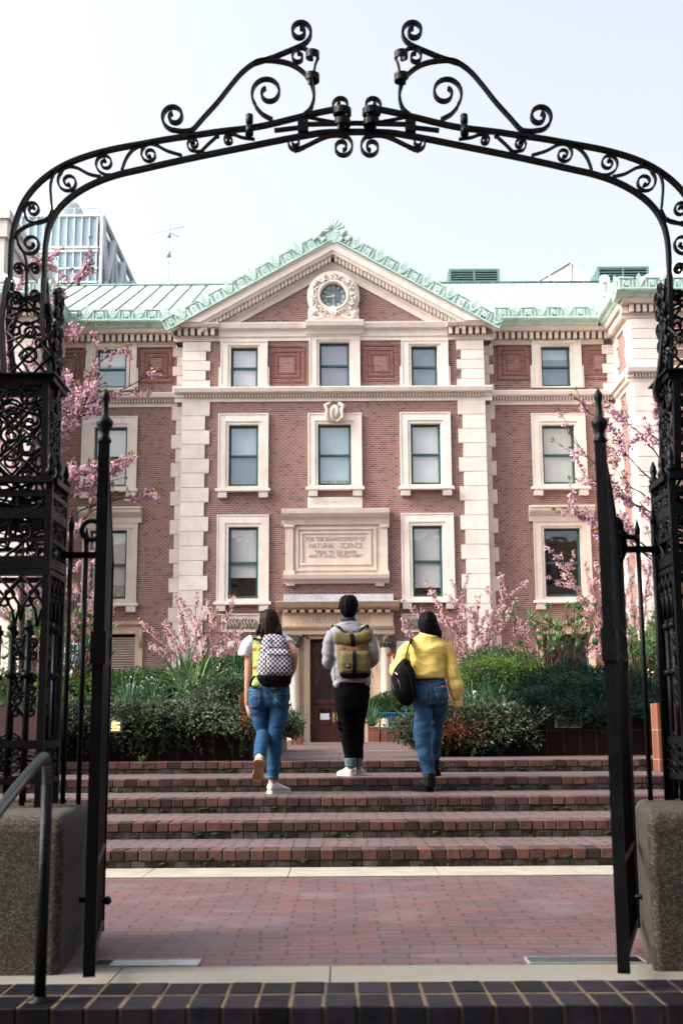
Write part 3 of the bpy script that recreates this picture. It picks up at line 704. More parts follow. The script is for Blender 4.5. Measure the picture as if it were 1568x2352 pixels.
# tablet and inscriptions
def text(s, size, x, y, Y, m, parent, name='inscription', ex=.006, w=100):
    cu = bpy.data.curves.new(name, 'FONT'); cu.body = s; cu.size = size; cu.align_x = 'CENTER'; cu.align_y = 'CENTER'; cu.extrude = ex; cu.space_character = 1.08
    t = bpy.data.objects.new('t', cu); col.objects.link(t)
    dg = bpy.context.evaluated_depsgraph_get(); me = bpy.data.meshes.new_from_object(t.evaluated_get(dg)); bpy.data.objects.remove(t)
    ww = max(v.co.x for v in me.vertices)-min(v.co.x for v in me.vertices); sx = (P(x+w/2, y, Y).x-P(x-w/2, y, Y).x)/ww
    me.transform(Matrix.Translation(P(x, y, Y))@Matrix.Rotation(R(90), 4, 'X')@Matrix.Diagonal((sx, 1, 1, 1))); me.materials.clear(); me.materials.append(m)
    o = bpy.data.objects.new(name, me); col.objects.link(o); o.parent = parent; o.matrix_parent_inverse = world_of(parent).inverted(); return o
X0, X1, A, B = rect(707, 1142, 832, 1167, YF)
b = MB(); b.box(X0, X1, YF-.06, YF+.02, A, B); tb = b.build('date_tablet', M_STONE, hall, .01)
text('ERECTED MDCCCXCVI', .20, 769, 1155, YF-.066, mat('faint_letter', (.62, .54, .47), .9, .05), tb, w=112)
# cartouche over the middle window
b = MB(); c = P(768, 950, YF-.1)
b.ball((c.x, YF-.16, c.z), (.22, .10, .30), 14, 9)
for s in (-1, 1):
    b.tube([(c.x+s*.06, YF-.2, c.z-.3), (c.x+s*.28, YF-.2, c.z-.15), (c.x+s*.24, YF-.22, c.z+.1), (c.x+s*.3, YF-.2, c.z+.25), (c.x+s*.12, YF-.2, c.z+.34)], [.05, .08, .06, .08, .05], 7)
    b.tube([(c.x+s*.03, YF-.27, c.z-.18), (c.x+s*.10, YF-.29, c.z), (c.x+s*.05, YF-.26, c.z+.2)], .025, 6)
b.build('cartouche', M_STONE2, hall)
# central inscription panel
pn = MB(); Y = YF
def bxp(mb, x0, y0, x1, y1, d0, d1=-.01, Y=YF):
    X0, X1, A, B = rect(x0, y0, x1, y1, Y-d0); mb.box(X0, X1, Y-d0, Y-d1, A, B)
bxp(pn, 655, 1205, 888, 1321, .12)
pn.profx([(YF, zz(1341)), (YF-.15, zz(1341)), (YF-.2, zz(1335)), (YF-.42, zz(1332)), (YF-.46, zz(1324)), (YF-.46, zz(1322)), (YF, zz(1320))], P(649, 1330, YF-.4).x, P(894, 1330, YF-.4).x)
pn.profx([(YF, zz(1207)), (YF-.2, zz(1207)), (YF-.25, zz(1196)), (YF-.42, zz(1190)), (YF-.50, zz(1184)), (YF-.52, zz(1176)), (YF-.52, zz(1174)), (YF, zz(1172))], P(646, 1180, YF-.5).x, P(894, 1180, YF-.5).x)
for xa, xb in ((651, 676), (870, 893)):
    bxp(pn, xa+4, 1209, xb-3, 1318, .22, .121); bxp(pn, xa+1, 1204, xb, 1211, .27, .221); bxp(pn, xa, 1310, xb, 1319, .26, .221)
for xa in (656, 862): bxp(pn, xa, 1335, xa+20, 1345, .20, 0)
# nested frames round the text
for x0, y0, x1, y1, t, d in ((680, 1213, 864, 1312, 5, .17), (690, 1222, 852, 1299, 5, .16)):
    X0, X1, A, B = rect(x0, y0, x1, y1, YF); tt = t*px
    pn.box(X0, X1, YF-d, YF-.119, B-tt, B); pn.box(X0, X1, YF-d, YF-.119, A, A+tt); pn.box(X0, X0+tt, YF-d, YF-.119, A+tt, B-tt); pn.box(X1-tt, X1, YF-d, YF-.119, A+tt, B-tt)
ip = pn.build('inscription_panel', M_STONE2, hall)
for s_, sz, yy, w_t in (('FOR THE ADVANCEMENT OF', .20, 1238.5, 135), ('NATURAL · SCIENCE', .25, 1253.5, 122), ('"SPEAK TO THE EARTH', .16, 1268, 95), ('AND IT SHALL TEACH THEE"', .15, 1277, 122)):
    text(s_, sz, 770, yy, YF-.128, M_LETTER, ip, w=w_t)
# entrance portal
pt = MB()
pt.profx([(YF, zz(1391)), (YF-.7, zz(1389)), (YF-.55, zz(1369)), (YF, zz(1367))], P(651, 1380, YF-.6).x, P(903, 1378, YF-.6).x)
por = MB()
por.profx([(YF, zz(1405)), (YF-.35, zz(1403)), (YF-.7, zz(1398)), (YF-.85, zz(1388)), (YF-.85, zz(1386)), (YF, zz(1385))], P(632, 1390, YF-.8).x, P(917, 1390, YF-.8).x)
bxp(por, 648, 1406, 903, 1440, .28)
por.profx([(YF, zz(1459)), (YF-.28, zz(1458)), (YF-.30, zz(1449)), (YF-.38, zz(1446)), (YF-.44, zz(1441)), (YF, zz(1439))], P(645, 1450, YF-.3).x, P(906, 1450, YF-.3).x)
for x0, x1 in ((660, 712), (829, 886)):
    bxp(por, x0, 1459, x1, 1706, .06)
    s = 1 if x0 < 768 else -1; e = x1 if s > 0 else x0
    for k, d in ((14, .14), (8, .1)):
        a, c = sorted((e-s*k, e-s*(k-5))); bxp(por, a, 1463, c, 1706, d, .059)
bxp(por, 700, 1459, 842, 1467, .10)
portal = por.build('entrance_portal', M_STONED, hall)
pt.build('lead_flashing', M_LEAD, portal)
b = MB(); n = 13
for i in range(n):
    x = 655+(890-655)*i/(n-1); bxp(b, x-5.5, 1399, x+5.5, 1406, .55, .30)
for i in range(46): x = 652+(893-652)*i/45; b.ball(P(x, 1409, YF-.34), (.03, .03, .04), 6, 4)
b.build('modillions', M_STONED, portal)
b = MB()
for xc in (676, 888-0):
    b.cut(); c = P(xc, 1700, YF-.28); zt = zz(1491); r = .17
    b.lathe((c.x, YF-.24, Z5), [(.26, 0), (.26, .12), (.22, .16), (.22, .2), (r, .26), (r, (zt-Z5)*.4), (r*.86, zt-Z5), (r*.95, zt-Z5+.03)], 20)
b.build('column', M_STONE2, portal)
b = MB()
for xc in (676, 888):
    b.cut(); c = P(xc, 1700, YF-.28); zt = zz(1491); z2 = zz(1459)
    b.lathe((c.x, YF-.24, zt), [(.15, .03), (.17, .12), (.26, z2-zt-.06)], 16)
    b.box(c.x-.27, c.x+.27, YF-.50, YF-.02, z2-.06, z2-.001)
    for ring, (zz_, rr, k) in enumerate(((.05, .19, 10), (.2, .22, 10))):
        for j in range(k):
            q = 2*math.pi*(j+.5*ring)/k; dx, dy = math.cos(q), math.sin(q)
            b.tube([(c.x+dx*.15, YF-.24+dy*.15, zt+zz_-.03), (c.x+dx*rr, YF-.24+dy*rr, zt+zz_+.13), (c.x+dx*(rr+.05), YF-.24+dy*(rr+.05), zt+zz_+.1)], [.03, .045, .02], 5)
b.build('capital', mat('grimy_capital', (.33, .27, .22), .9, .4, 6, c2=(.05, .045, .04)), portal)
text('SCHERMERHORN', .33, 770.5, 1424, YF-.287, M_LETTER, portal, w=153)
# doors
M_DOOR = mat('oxblood_door_paint', (.065, .02, .02), .4, .2); M_BRASS = mat('brass', (.65, .42, .16), .35, .1, metal=.8)
D0, D1, DA, DB = rect(712, 1468, 829, 1706, YF+.3); dm = (D0+D1)/2
zl = zz(1614); ztr = zz(1614)
b = MB(); y0, y1 = YF+.25, YF+.37
b.box(D0, D0+.12, y0, y1, Z5, DB); b.box(D1-.12, D1, y0, y1, Z5, DB); b.box(D0+.12, D1-.12, y0, y1, DB-.14, DB); b.box(D0+.12, D1-.12, y0-.04, y1, zl-.02, zl+.12)
zt1 = zz(1535); b.box(D0+.12, D1-.12, y0, y1, zt1, zt1+.08); b.box(dm-.05, dm+.05, y0-.02, y1, zl+.12, DB-.14)
df = b.build('door_frame', M_DOOR, hall)
g = MB(); g.quad((D0+.1, y0+.06, zl), (D1-.1, y0+.06, zl), (D1-.1, y0+.06, DB), (D0+.1, y0+.06, DB)); g.build('transom_pane', M_GLASS, df)
g = MB(); g.box(D0, D1, YF+1.2, YF+1.22, Z5, DB); g.box(D0-.02, D0, YF+.3, YF+1.2, Z5, DB); g.box(D1, D1+.02, YF+.3, YF+1.2, Z5, DB); g.build('hallway', mat('dim_hallway', (.05, .045, .04), .8, .6, 3, c2=(.25, .22, .17), sc=(2, 1, .4), lo=.55, hi=.85), df)
for s in (-1, 1):
    a, c = (D0+.12, dm-.004) if s < 0 else (dm+.004, D1-.12)
    b = MB(); z1 = zl-.022; z0 = Z5+.01; t = .16
    b.box(a, a+t*.9, y0, y1-.03, z0, z1); b.box(c-t*.9, c, y0, y1-.03, z0, z1); b.box(a+t*.9, c-t*.9, y0, y1-.03, z1-t, z1); b.box(a+t*.9, c-t*.9, y0, y1-.03, z0, z0+.1)
    b.box(a+t*.9, c-t*.9, y0, y1-.03, z0+.55, z0+.7); b.box(a+t*.9, c-t*.9, y0+.03, y1-.05, z0+.1, z0+.55)
    d_ = b.build('door', M_DOOR, hall)
    g = MB(); g.quad((a+t*.9, y0+.05, z0+.7), (c-t*.9, y0+.05, z0+.7), (c-t*.9, y0+.05, z1-t), (a+t*.9, y0+.05, z1-t)); g.build('pane', M_GLASS, d_)
    g = MB(); e = c-.1 if s < 0 else a+.02; g.box(e, e+.08, y0-.012, y0, z0+.62, z0+.92); g.tube([(e+.04, y0-.06, z0+.68), (e+.04, y0-.06, z0+.86)], .012, 6); g.build('handle', M_BRASS, d_)
    if s < 0:
        g = MB(); X0, X1, A, B = rect(735, 1638.5, 756, 1653, y0); g.box(X0, X1, y0+.035, y0+.045, A, B); g.build('paper_notice', mat('white_paper', (.85, .85, .85), .8, .02), d_)
# relief panels and lower windows beside the entrance
for x0, x1 in ((509, 597), (922, 1005)):
    b = MB(); bxp(b, x0, 1410, x1, 1452, .06, -.01)
    X0, X1, A, B = rect(x0, 1410, x1, 1452, YF); t = .05
    b.box(X0, X1, YF-.10, YF-.059, B-t, B); b.box(X0, X1, YF-.10, YF-.059, A, A+t); b.box(X0, X0+t, YF-.10, YF-.059, A+t, B-t); b.box(X1-t, X1, YF-.10, YF-.059, A+t, B-t)
    f = b.build('relief_panel', M_STONE2, hall)
    b = MB()
    for i in range(10):
        u = (i+.5)/10; q0 = Vector((X0+.12+u*(X1-X0-.24), YF-.09, A+.1)); sg = rnd.choice((-1, 1))
        b.tube([q0, q0+Vector((sg*.05, -.02, .12)), q0+Vector((-sg*.04, -.01, .25)), q0+Vector((sg*.06, 0, .34))], [.02, .05, .04, .02], 6)
    b.build('carving', mat('carving_stone', (.5, .44, .38), .9, .3, 9, c2=(.22, .18, .15)), f)
    b = MB(); bxp(b, x0-12, 1472, x1-(-4), 1490, .1, -.01); 
    for a_ in (x0-12, x1-12): bxp(b, a_, 1490.2, a_+16, 1600, .1, -.01)
    b.build('lower_surround', M_STONE, hall)
    b = MB(); bxp(b, x0+4, 1490.2, x1-12, 1600, .01, .0); b.build('lower_shutter', M_BRICKF, hall)
# dark arched vent with a white lamp bracket left of the door
b = MB(); X0, X1, A, B = rect(528, 1505, 566, 1560, YF-.02); n = 8; c_ = (X0+X1)/2; r_ = (X1-X0)/2
b.prism([(X0, A), (X1, A)]+[(c_+r_*math.cos(math.pi*j/n), B-r_*.7+r_*.7*math.sin(math.pi*j/n)) for j in range(n+1)], YF-.115, YF-.101)
b.build('arched_opening', M_DARK, hall)
# ================================================================ gateway
YG = 5.5; XM = 819.0            # photo column of the gate's centre line
def catmull(pts, n=8):
    pts = [Vector(p) for p in pts]; out = []
    for i in range(len(pts)-1):
        p0 = pts[max(i-1, 0)]; p1 = pts[i]; p2 = pts[i+1]; p3 = pts[min(i+2, len(pts)-1)]
        for k in range(n):
            t = k/n; out.append(.5*((2*p1)+(-p0+p2)*t+(2*p0-5*p1+4*p2-p3)*t*t+(-p0+3*p1-3*p2+p3)*t*t*t))
    out.append(pts[-1]); return out
def spiral(c, r, a0, turns, k=.25, n=26):
    """from the outside in; a0 in degrees (screen: 0 right, 90 down); turns signed"""
    turns = math.copysign(min(abs(turns), 1.42), turns); k = max(k, .26); out = []; N_ = max(6, int(n*abs(turns)))
    for i in range(N_+1):
        t = i/N_; a = R(a0)+t*turns*2*math.pi; rr = r*(1-(1-k)*t**.85); out.append(Vector((c[0]+rr*math.cos(a), c[1]+rr*math.sin(a))))
    return out
def mir(pts, s): return [Vector((2*XM-p[0] if s > 0 else p[0], p[1])) for p in pts]
def pxs(mb, pts, th=.016, w=.036, Y=YG, s=-1, knob=True):
    th *= .72; w *= .8; 
    q = [P(p[0], p[1], Y) for p in mir(pts, s)]
    mb.strap([(p.x, p.z) for p in q], Y-w/2, Y+w/2, th)
    if knob:
        p = q[-1]; mb.lathe((p.x, Y-w/2-.003, p.z), [(.002, 0), (.0085, 0), (.0085, w+.006), (.002, w+.006)], 8, 'y')
arch = empty('gate_arch', (P(XM, 300, YG).x, YG, P(XM, 300, YG).z), 'black wrought iron arch with scrollwork spanning the open gateway overhead', 'gate arch')
up_ = [(24, 640), (25, 600), (27, 560), (32, 528), (42, 495), (57, 462), (80, 431), (110, 404), (150, 379), (200, 359), (260, 343), (330, 330), (385, 320), (440, 312), (500, 303), (560, 296), (600, 290), (640, 281), (700, 266), (740, 257), (778, 250)]
lo_ = [(104, 700), (103, 650), (103, 600), (107, 550), (118, 510), (140, 475), (175, 445), (220, 420), (270, 402), (330, 388), (400, 372), (480, 355), (560, 339), (650, 321), (700, 312), (745, 305), (XM, 303)]
mb = MB()
for s in (-1, 1): pxs(mb, catmull(up_), .022, .05, s=s, knob=False)
mb.build('outer_rib', M_IRON, arch)
mb = MB()
for s in (-1, 1): pxs(mb, catmull(lo_), .024, .05, s=s, knob=False)
mb.build('inner_rib', M_IRON, arch)
mb = MB()
for s in (-1, 1):
    mb.cut(); pxs(mb, [(700, 286), (XM, 283)], .016, .04, s=s, knob=False)
    for x0, y0, x1, y1 in ((684, 280, 708, 306),):
        a = mir([(x0, y0), (x1, y1)], s); X0, X1, A, B = rect(min(a[0][0], a[1][0]), y0, max(a[0][0], a[1][0]), y1, YG); mb.box(X0, X1, YG-.03, YG+.03, A, B)
    pxs(mb, [(700, 268), (740, 276), (780, 283)], .012, .03, s=s, knob=False)
    pxs(mb, [(630, 300), (690, 293)], .016, .04, s=s, knob=False)
    # bolts standing on the rib
    p = P(*mir([(574, 280)], s)[0], YG); mb.lathe((p.x, YG-.03, p.z-.03), [(.012, 0), (.018, .01), (.018, .05), (.012, .055)], 10); mb.lathe((p.x, YG-.03, p.z-.085), [(.02, 0), (.02, .05)], 10)
mb.build('crown_plate', M_IRON, arch)
small = [
    (catmull([(120, 484), (110, 503), (92, 512), (72, 511), (58, 500)], 6)[:-1]+spiral((76, 482), 21, 140, 1.75, .16), .013),
    (catmull([(121, 484), (118, 455), (117, 425), (124, 400), (140, 384), (165, 378)], 6), .012),
    (catmull([(233, 406), (205, 400), (178, 386), (158, 383), (143, 390)], 6)[:-1]+spiral((158, 418), 27, 232, -1.8, .14), .013),
    (catmull([(280, 392), (290, 365), (305, 345), (322, 335)], 6), .013),
    (catmull([(262, 402), (245, 402)], 3)+spiral((242, 375), 24, 110, 1.7, .16), .012),
    (catmull([(418, 357), (385, 347), (360, 334), (343, 331), (330, 337)], 6)[:-1]+spiral((344, 355), 21, 235, -1.7, .16), .012),
    (catmull([(462, 348), (480, 330), (500, 312)], 5), .012), (catmull([(470, 348), (452, 348)], 3)+spiral((445, 331), 16, 110, 1.6, .18), .011),
    (catmull([(585, 320), (556, 316), (540, 310), (528, 309)], 5)[:-1]+spiral((526, 322), 13, 275, -1.6, .18), .011),
    (catmull([(36, 548), (44, 532), (66, 518), (108, 505)], 6), .014),
    (catmull([(40, 545), (44, 565)], 3)[:-1]+spiral((71, 560), 27, 170, -1.8, .14), .013),
    (catmull([(42, 560), (56, 582), (62, 610), (62, 650), (60, 700)], 6), .014),
    (spiral((45, 618), 15, 20, -1.6, .15), .013), (spiral((80, 618), 15, 160, 1.6, .15), .013),
    (spiral((42, 682), 16, 20, 1.7, .15), .013), (spiral((80, 678), 16, 160, -1.7, .15), .013),
    (catmull([(60, 690), (80, 710), (104, 760)], 6), .014), (catmull([(60, 690), (45, 715), (28, 760)], 6), .014)]
for s in (-1, 1):
    for pts, th in small:
        mb = MB(); pxs(mb, pts, th, .032, s=s); mb.build('scroll', M_IRON, arch)
top = [
    (spiral((400, 268), 31, 100, 1.55, .22)[::-1]+catmull([(415, 302), (432, 301), (445, 296), (470, 268), (500, 235), (530, 197), (555, 168), (580, 148), (603, 139), (640, 141), (672, 150), (700, 170), (716, 198), (721, 225), (713, 250), (698, 264)], 6)[1:], .018),
    (catmull([(583, 146), (625, 133), (662, 118), (690, 106), (704, 97)], 6)[:-1]+spiral((689, 73), 28, 55, -1.6, .2), .018),
    (catmull([(626, 275), (603, 263), (586, 244)], 5)[:-1]+spiral((616, 213), 41, 135, 1.3, .28), .016),
    (catmull([(708, 118), (698, 111), (684, 111), (674, 119)], 5)[:-1]+spiral((685, 131), 15, 215, -.9, .5), .012),
    (catmull([(676, 347), (700, 337), (745, 316), (772, 311), (795, 315)], 6)[:-1]+spiral((786, 338), 26, 295, 1.65, .2), .013),
    (catmull([(700, 338), (680, 347)], 3)[:-1]+spiral((677, 327), 18, 80, 1.3, .3), .012),
    (spiral((784, 243), 24, 95, 1.6, .25), .013),
    (spiral((787, 264), 14, 0, -1.3, .3), .012),
]
for s in (-1, 1):
    for pts, th in top:
        mb = MB(); pxs(mb, pts, th, .045, s=s, knob=False); mb.build('scroll', M_IRON, arch)
    # cross scrolls turned to face along the road: curled straps on a vertical axis
    mb = MB()
    def curl(cx, cy, r, h, ang, turns=.85, dy=-.03):
        c = P(*mir([(cx, cy)], s)[0], YG); k = 16; q = []
        for i in range(k+1):
            a = R(ang)+2*math.pi*turns*i/k; rr = r*(1-.25*i/k); q.append(Vector((c.x+rr*math.cos(a)*(-s), c.y+dy+rr*math.sin(a), 0)))
        vs = []; 
        for i, p in enumerate(q):
            t = (q[min(i+1, k)]-q[max(i-1, 0)]).normalized(); n = Vector((-t.y, t.x, 0))*.006; z0 = c.z-h/2-i*.0006; z1 = c.z+h/2-i*.0006
            vs += [p+n+Vector((0, 0, z0)), p-n+Vector((0, 0, z0)), p-n+Vector((0, 0, z1)), p+n+Vector((0, 0, z1))]
        fs = [(i*4+j, i*4+(j+1) % 4, (i+1)*4+(j+1) % 4, (i+1)*4+j) for i in range(k) for j in range(4)]+[(3, 2, 1, 0), tuple(k*4+j for j in range(4))]
        mb.add(vs, fs)
    for a in ((719, 132, .032, .036, 90), (718, 185, .032, .036, 200), (787, 262, .045, .032, 90), (787, 288, .036, .03, 200)): curl(*a)
    q = [P(*p, YG) for p in mir([(731, 138), (724, 155), (719, 180), (722, 215), (716, 250)], s)]
    mb.tube([p+Vector((0, -.03*(1-i/4), 0)) for i, p in enumerate(q)], [(.018, .006)]*5, 6)
    q = [P(*p, YG) for p in mir([(800, 270), (792, 283), (787, 300)], s)]
    mb.tube([p+Vector((0, -.03, 0)) for p in q], [(.016, .006)]*3, 6)
    mb.build('cross_scroll', M_IRON, arch)

# ---- pillars: openwork box towers with lattice of rings, hearts and diamonds
def zat(y, Y): return P(784, y, Y).z
def lattice(mb, a, b, z0, z1, kind, d=.012, th=.011, n=None):
    """ornament filling the vertical panel whose edges run a->b (2-D ground points)"""
    a = Vector(a); b = Vector(b); W_ = (b-a).length; ux = (b-a)/W_; H_ = z1-z0
    def p3(u, v): q = a+ux*(u*W_); return Vector((q.x, q.y, z0+v*H_))
    def st(pts, r=th):
        mb.tube([p3(u, v) for u, v in pts], [(d, r*.62)]*len(pts), 5, upv=Vector((-ux.y, ux.x, 0)))
    def circ(cu, cv, r, k=14, t=1.0): st([(cu+math.cos(2*math.pi*t*i/k)*r/W_, cv+math.sin(2*math.pi*t*i/k)*r/H_) for i in range(k+1)])
    def scr(cu, cv, r, a0, turns, k=.2):
        m_ = int(16*abs(turns)); st([(cu+math.cos(R(a0)+turns*2*math.pi*i/m_)*r*(1-(1-k)*i/m_)/W_, cv+math.sin(R(a0)+turns*2*math.pi*i/m_)*r*(1-(1-k)*i/m_)/H_) for i in range(m_+1)])
    n = n or max(1, round(H_/(W_*1.0)))
    for i in range(n):
        c = (i+.5)/n; h = .5/n
        if kind == 'ring':
            circ(.5, c, W_*.2); st([(0, c-h), (.5, c-h*.35), (1, c-h)]); st([(0, c+h), (.5, c+h*.35), (1, c+h)])
            scr(.22, c, W_*.2, 90, 1.3); scr(.78, c, W_*.2, 90, -1.3)
        elif kind == 'diamond':
            st([(0, c-h), (.5, c), (0, c+h)]); st([(1, c-h), (.5, c), (1, c+h)]); st([(.5, c-h), (0.02, c), (.5, c+h), (.98, c), (.5, c-h)])
            circ(.5, c, W_*.16); circ(.5, c+h*.95, W_*.12, 10)
        elif kind == 'heart':
            for s in (-1, 1):
                st([(.5, c-h), (.5+s*.25, c-h*.2), (.5+s*.42, c+h*.25)]); scr(.5+s*.24, c+h*.3, W_*.21, 0 if s > 0 else 180, 1.35*s)
                scr(.5+s*.26, c-h*.72, W_*.17, 90, -1.2*s)
            circ(.5, c+h*.82, W_*.1, 8)
        elif kind == 'gothic':
            for k in range(4):
                u = k/4; st([(u, 0), (u+.03, .35), (u+.14, .7), (u+.28, 1)]); st([(u+.25, 0), (u+.22, .35), (u+.11, .7), (u-.03, 1)])
                circ(u+.125, .55, W_*.05, 8)
def frame(mb, x0, x1, y0, y1, z0, z1, t, t2=None, x0b=None, x1b=None):
    """four corner posts, optionally tapering to x0b/x1b at the top"""
    x0b = x0 if x0b is None else x0b; x1b = x1 if x1b is None else x1b
    for xa, xb in ((x0, x0b), (x1, x1b)):
        for y in (y0, y1): mb.tube([(xa, y, z0), (xb, y, z1)], t/1.41*1.0, 4, smooth=False, upv=Vector((1, 1, 0)))
def pillar(s):
    lab = ('black openwork iron gate pillar on the left, thick with lattice and blossom showing through', 'black openwork iron gate pillar at the right edge of the photo')[s > 0]
    e = empty('gate_pillar', (s*1.5, YG, .6), lab, 'gate pillar', 'openwork pillars of the gateway')
    yn, yf = 5.32, 5.62
    def X(px, Y, y=1200): return P(px if s < 0 else 2*(XM if y < 790 else 829)-px, y, Y).x
    xi = X(112, yn, 1200); xo = xi+s*.42            # lower stage, inner and outer posts
    zb, z1, z2, z3, zp = zat(1846, yn), zat(1285, yn), zat(1175, yn), zat(1098, yn), zat(1705, yn)
    q = MB(); frame(q, xi, xo, yn, yf, zb-.02, z3+.05, .030); q.build('posts', M_IRON, e)
    q = MB()
    for z, h, o in ((z3, .014, .016), (z2, .022, 0), (z1, .024, 0), (z1-.045, .012, 0), (zat(1235, yn), .008, 0), (zat(1130, yn), .012, 0), (zp, .016, 0), (zat(1790, yn), .012, 0)):
        q.box(min(xi, xo)-o, max(xi, xo)+o, yn-.014-o, yn+.014, z-h, z+h); q.box(min(xi, xo)-o, max(xi, xo)+o, yf-.014, yf+.014+o, z-h, z+h)
        for x in (xi, xo): q.box(x-.014-(o if x == min(xi, xo) else 0), x+.014+(o if x == max(xi, xo) else 0), yn+.0142, yf-.0142, z-h, z+h)
    q.build('rails', M_IRON, e)
    q = MB()
    for (a, b) in (((xi, yn), (xo, yn)), ((xi, yn), (xi, yf)), ((xo, yf), (xi, yf))):
        lattice(q, a, b, z2, z3, 'ring', n=1); lattice(q, a, b, z1, z2, 'heart', n=1)
        lattice(q, a, b, zat(1420, yn), z1-.05, 'gothic'); lattice(q, a, b, zat(1790, yn), zp, 'diamond', n=2)
        lattice(q, (a[0], a[1]+.02), (b[0], b[1]+.02), zat(1235, yn), z2, 'diamond', n=1)
        lattice(q, (a[0], a[1]+.02), (b[0], b[1]+.02), z2, zat(1130, yn), 'diamond', n=1)
    q.build('lower_lattice', M_IRON, e)
    zc = zat(1420, yn)
    for (a, b, n) in (((xi, yn), (xo, yn), 6), ((xi, yn), (xi, yf), 3), ((xo, yf), (xi, yf), 6)):
        for i in range(1, n):
            q = MB(); x = a[0]+(b[0]-a[0])*i/n; y = a[1]+(b[1]-a[1])*i/n
            q.tube([(x, y, zb), (x, y, zc)], .0125, 8)
            for z, r in ((zc-.03, .022), (zat(1545, yn), .026)): q.lathe((x, y, z-.015), [(.012, 0), (r, .006), (r, .022), (.012, .03)], 8)
            q.build('baluster', M_IRON, e)
    q = MB()
    for k, zy in enumerate((1510, 1590, 1640)):
        for (a, b) in (((xi, yn), (xo, yn)), ((xi, yn), (xi, yf))):
            lattice(q, (a[0]+(b[0]-a[0])*.05, a[1]+(b[1]-a[1])*.05), (a[0]+(b[0]-a[0])*.33, a[1]+(b[1]-a[1])*.33), zat(zy, yn), zat(zy-55, yn), 'heart', n=1)
    q.build('baluster_scrolls', M_IRON, e)
    # finials on the cap of the lower stage
    q = MB()
    for x in (xi, xo):
        for y in (yn, yf, (yn+yf)/2): q.lathe((x, y, z3+.02), [(.018, 0), (.024, .02), (.012, .04), (.017, .06), (.014, .085), (.004, .11)], 8)
    q.build('finials', M_IRON, e)
    # middle stage, tapering
    xa, xb = X(100, yn, 1080), X(100, yn, 1080)+s*.30; xc, xd = X(106, yn, 860), X(106, yn, 860)+s*.24; z4 = zat(862, yn)
    xc = X(118, yn, 870)+s*.01; xd = xc+s*.30
    q = MB(); frame(q, xa, xb, yn+.03, yf-.03, z3, z4, .030, x0b=xc+s*.02, x1b=xd); q.build('posts', M_IRON, e)
    q = MB()
    q.box(min(xc, xd)-.02, max(xc, xd)+.02, yn+.01, yf-.01, z4-.014, z4+.014); q.box(min(xc, xd)-.035, max(xc, xd)+.03, yn-.01, yf+.01, z4+.0145, z4+.022)
    q.build('cap_plate', M_IRON, e)
    q = MB(); 
    for (a, b) in (((xa, yn+.03), (xb, yn+.03)), ((xa, yn+.03), (xa, yf-.03)), ((xb, yf-.03), (xa, yf-.03))):
        zm = (z3+z4)/2; lattice(q, a, b, z3, zm+.05, 'diamond', n=1); lattice(q, a, b, zm+.05, z4-.02, 'ring', n=1); lattice(q, a, b, z3, z4, 'heart', n=2)
    q.build('middle_lattice', M_IRON, e)
    # drooping side volute under the cap
    q = MB(); x = X(125, yn, 900)
    pts = [P(p[0] if s < 0 else 2*XM-p[0], p[1], (yn+yf)/2) for p in catmull([(112, 700), (116, 740), (118, 790), (124, 850), (131, 880), (133, 900), (124, 920), (112, 905)], 5)]
    q.strap([(p.x, p.z) for p in pts], (yn+yf)/2-.02, (yn+yf)/2+.02, .02); q.build('side_volute', M_IRON, e)
    # upper stage: narrow openwork legs that become the arch
    z5 = zat(640, YG); xe = X(108, YG, 700); xf = X(24, YG, 640); xg = X(112, yn, 850); xh = xg+s*.21
    q = MB()
    for y, y2 in ((yn+.05, YG-.03), (yf-.05, YG+.03)):
        q.tube([(xg, y, z4), (X(107, YG, 760), (y+y2)/2, zat(760, YG)), (X(104, YG, 640), y2, z5)], .014, 4, smooth=False, upv=Vector((1, 1, 0)))
        q.tube([(xh, y, z4), (X(14, YG, 740), (y+y2)/2, zat(740, YG)), (xf, y2, z5)], .017, 4, smooth=False, upv=Vector((1, 1, 0)))
    q.build('legs', M_IRON, e)
    q = MB()
    a, b = (xg+s*.0, yn+.06), (xh, yn+.06)
    lattice(q, a, b, z4+.01, z4+(z5-z4)*.45, 'diamond', n=1); lattice(q, (xe, YG), (X(20, YG, 700), YG), z4+(z5-z4)*.42, z4+(z5-z4)*.9, 'ring', n=2); lattice(q, a, (xg, yf-.06), z4, z4+(z5-z4)*.9, 'heart', n=3); lattice(q, (xh, yf-.06), (xg, yf-.06), z4, z4+(z5-z4)*.5, 'heart', n=1)
    q.build('upper_lattice', M_IRON, e)
    return e
pillar(-1); pillar(1)

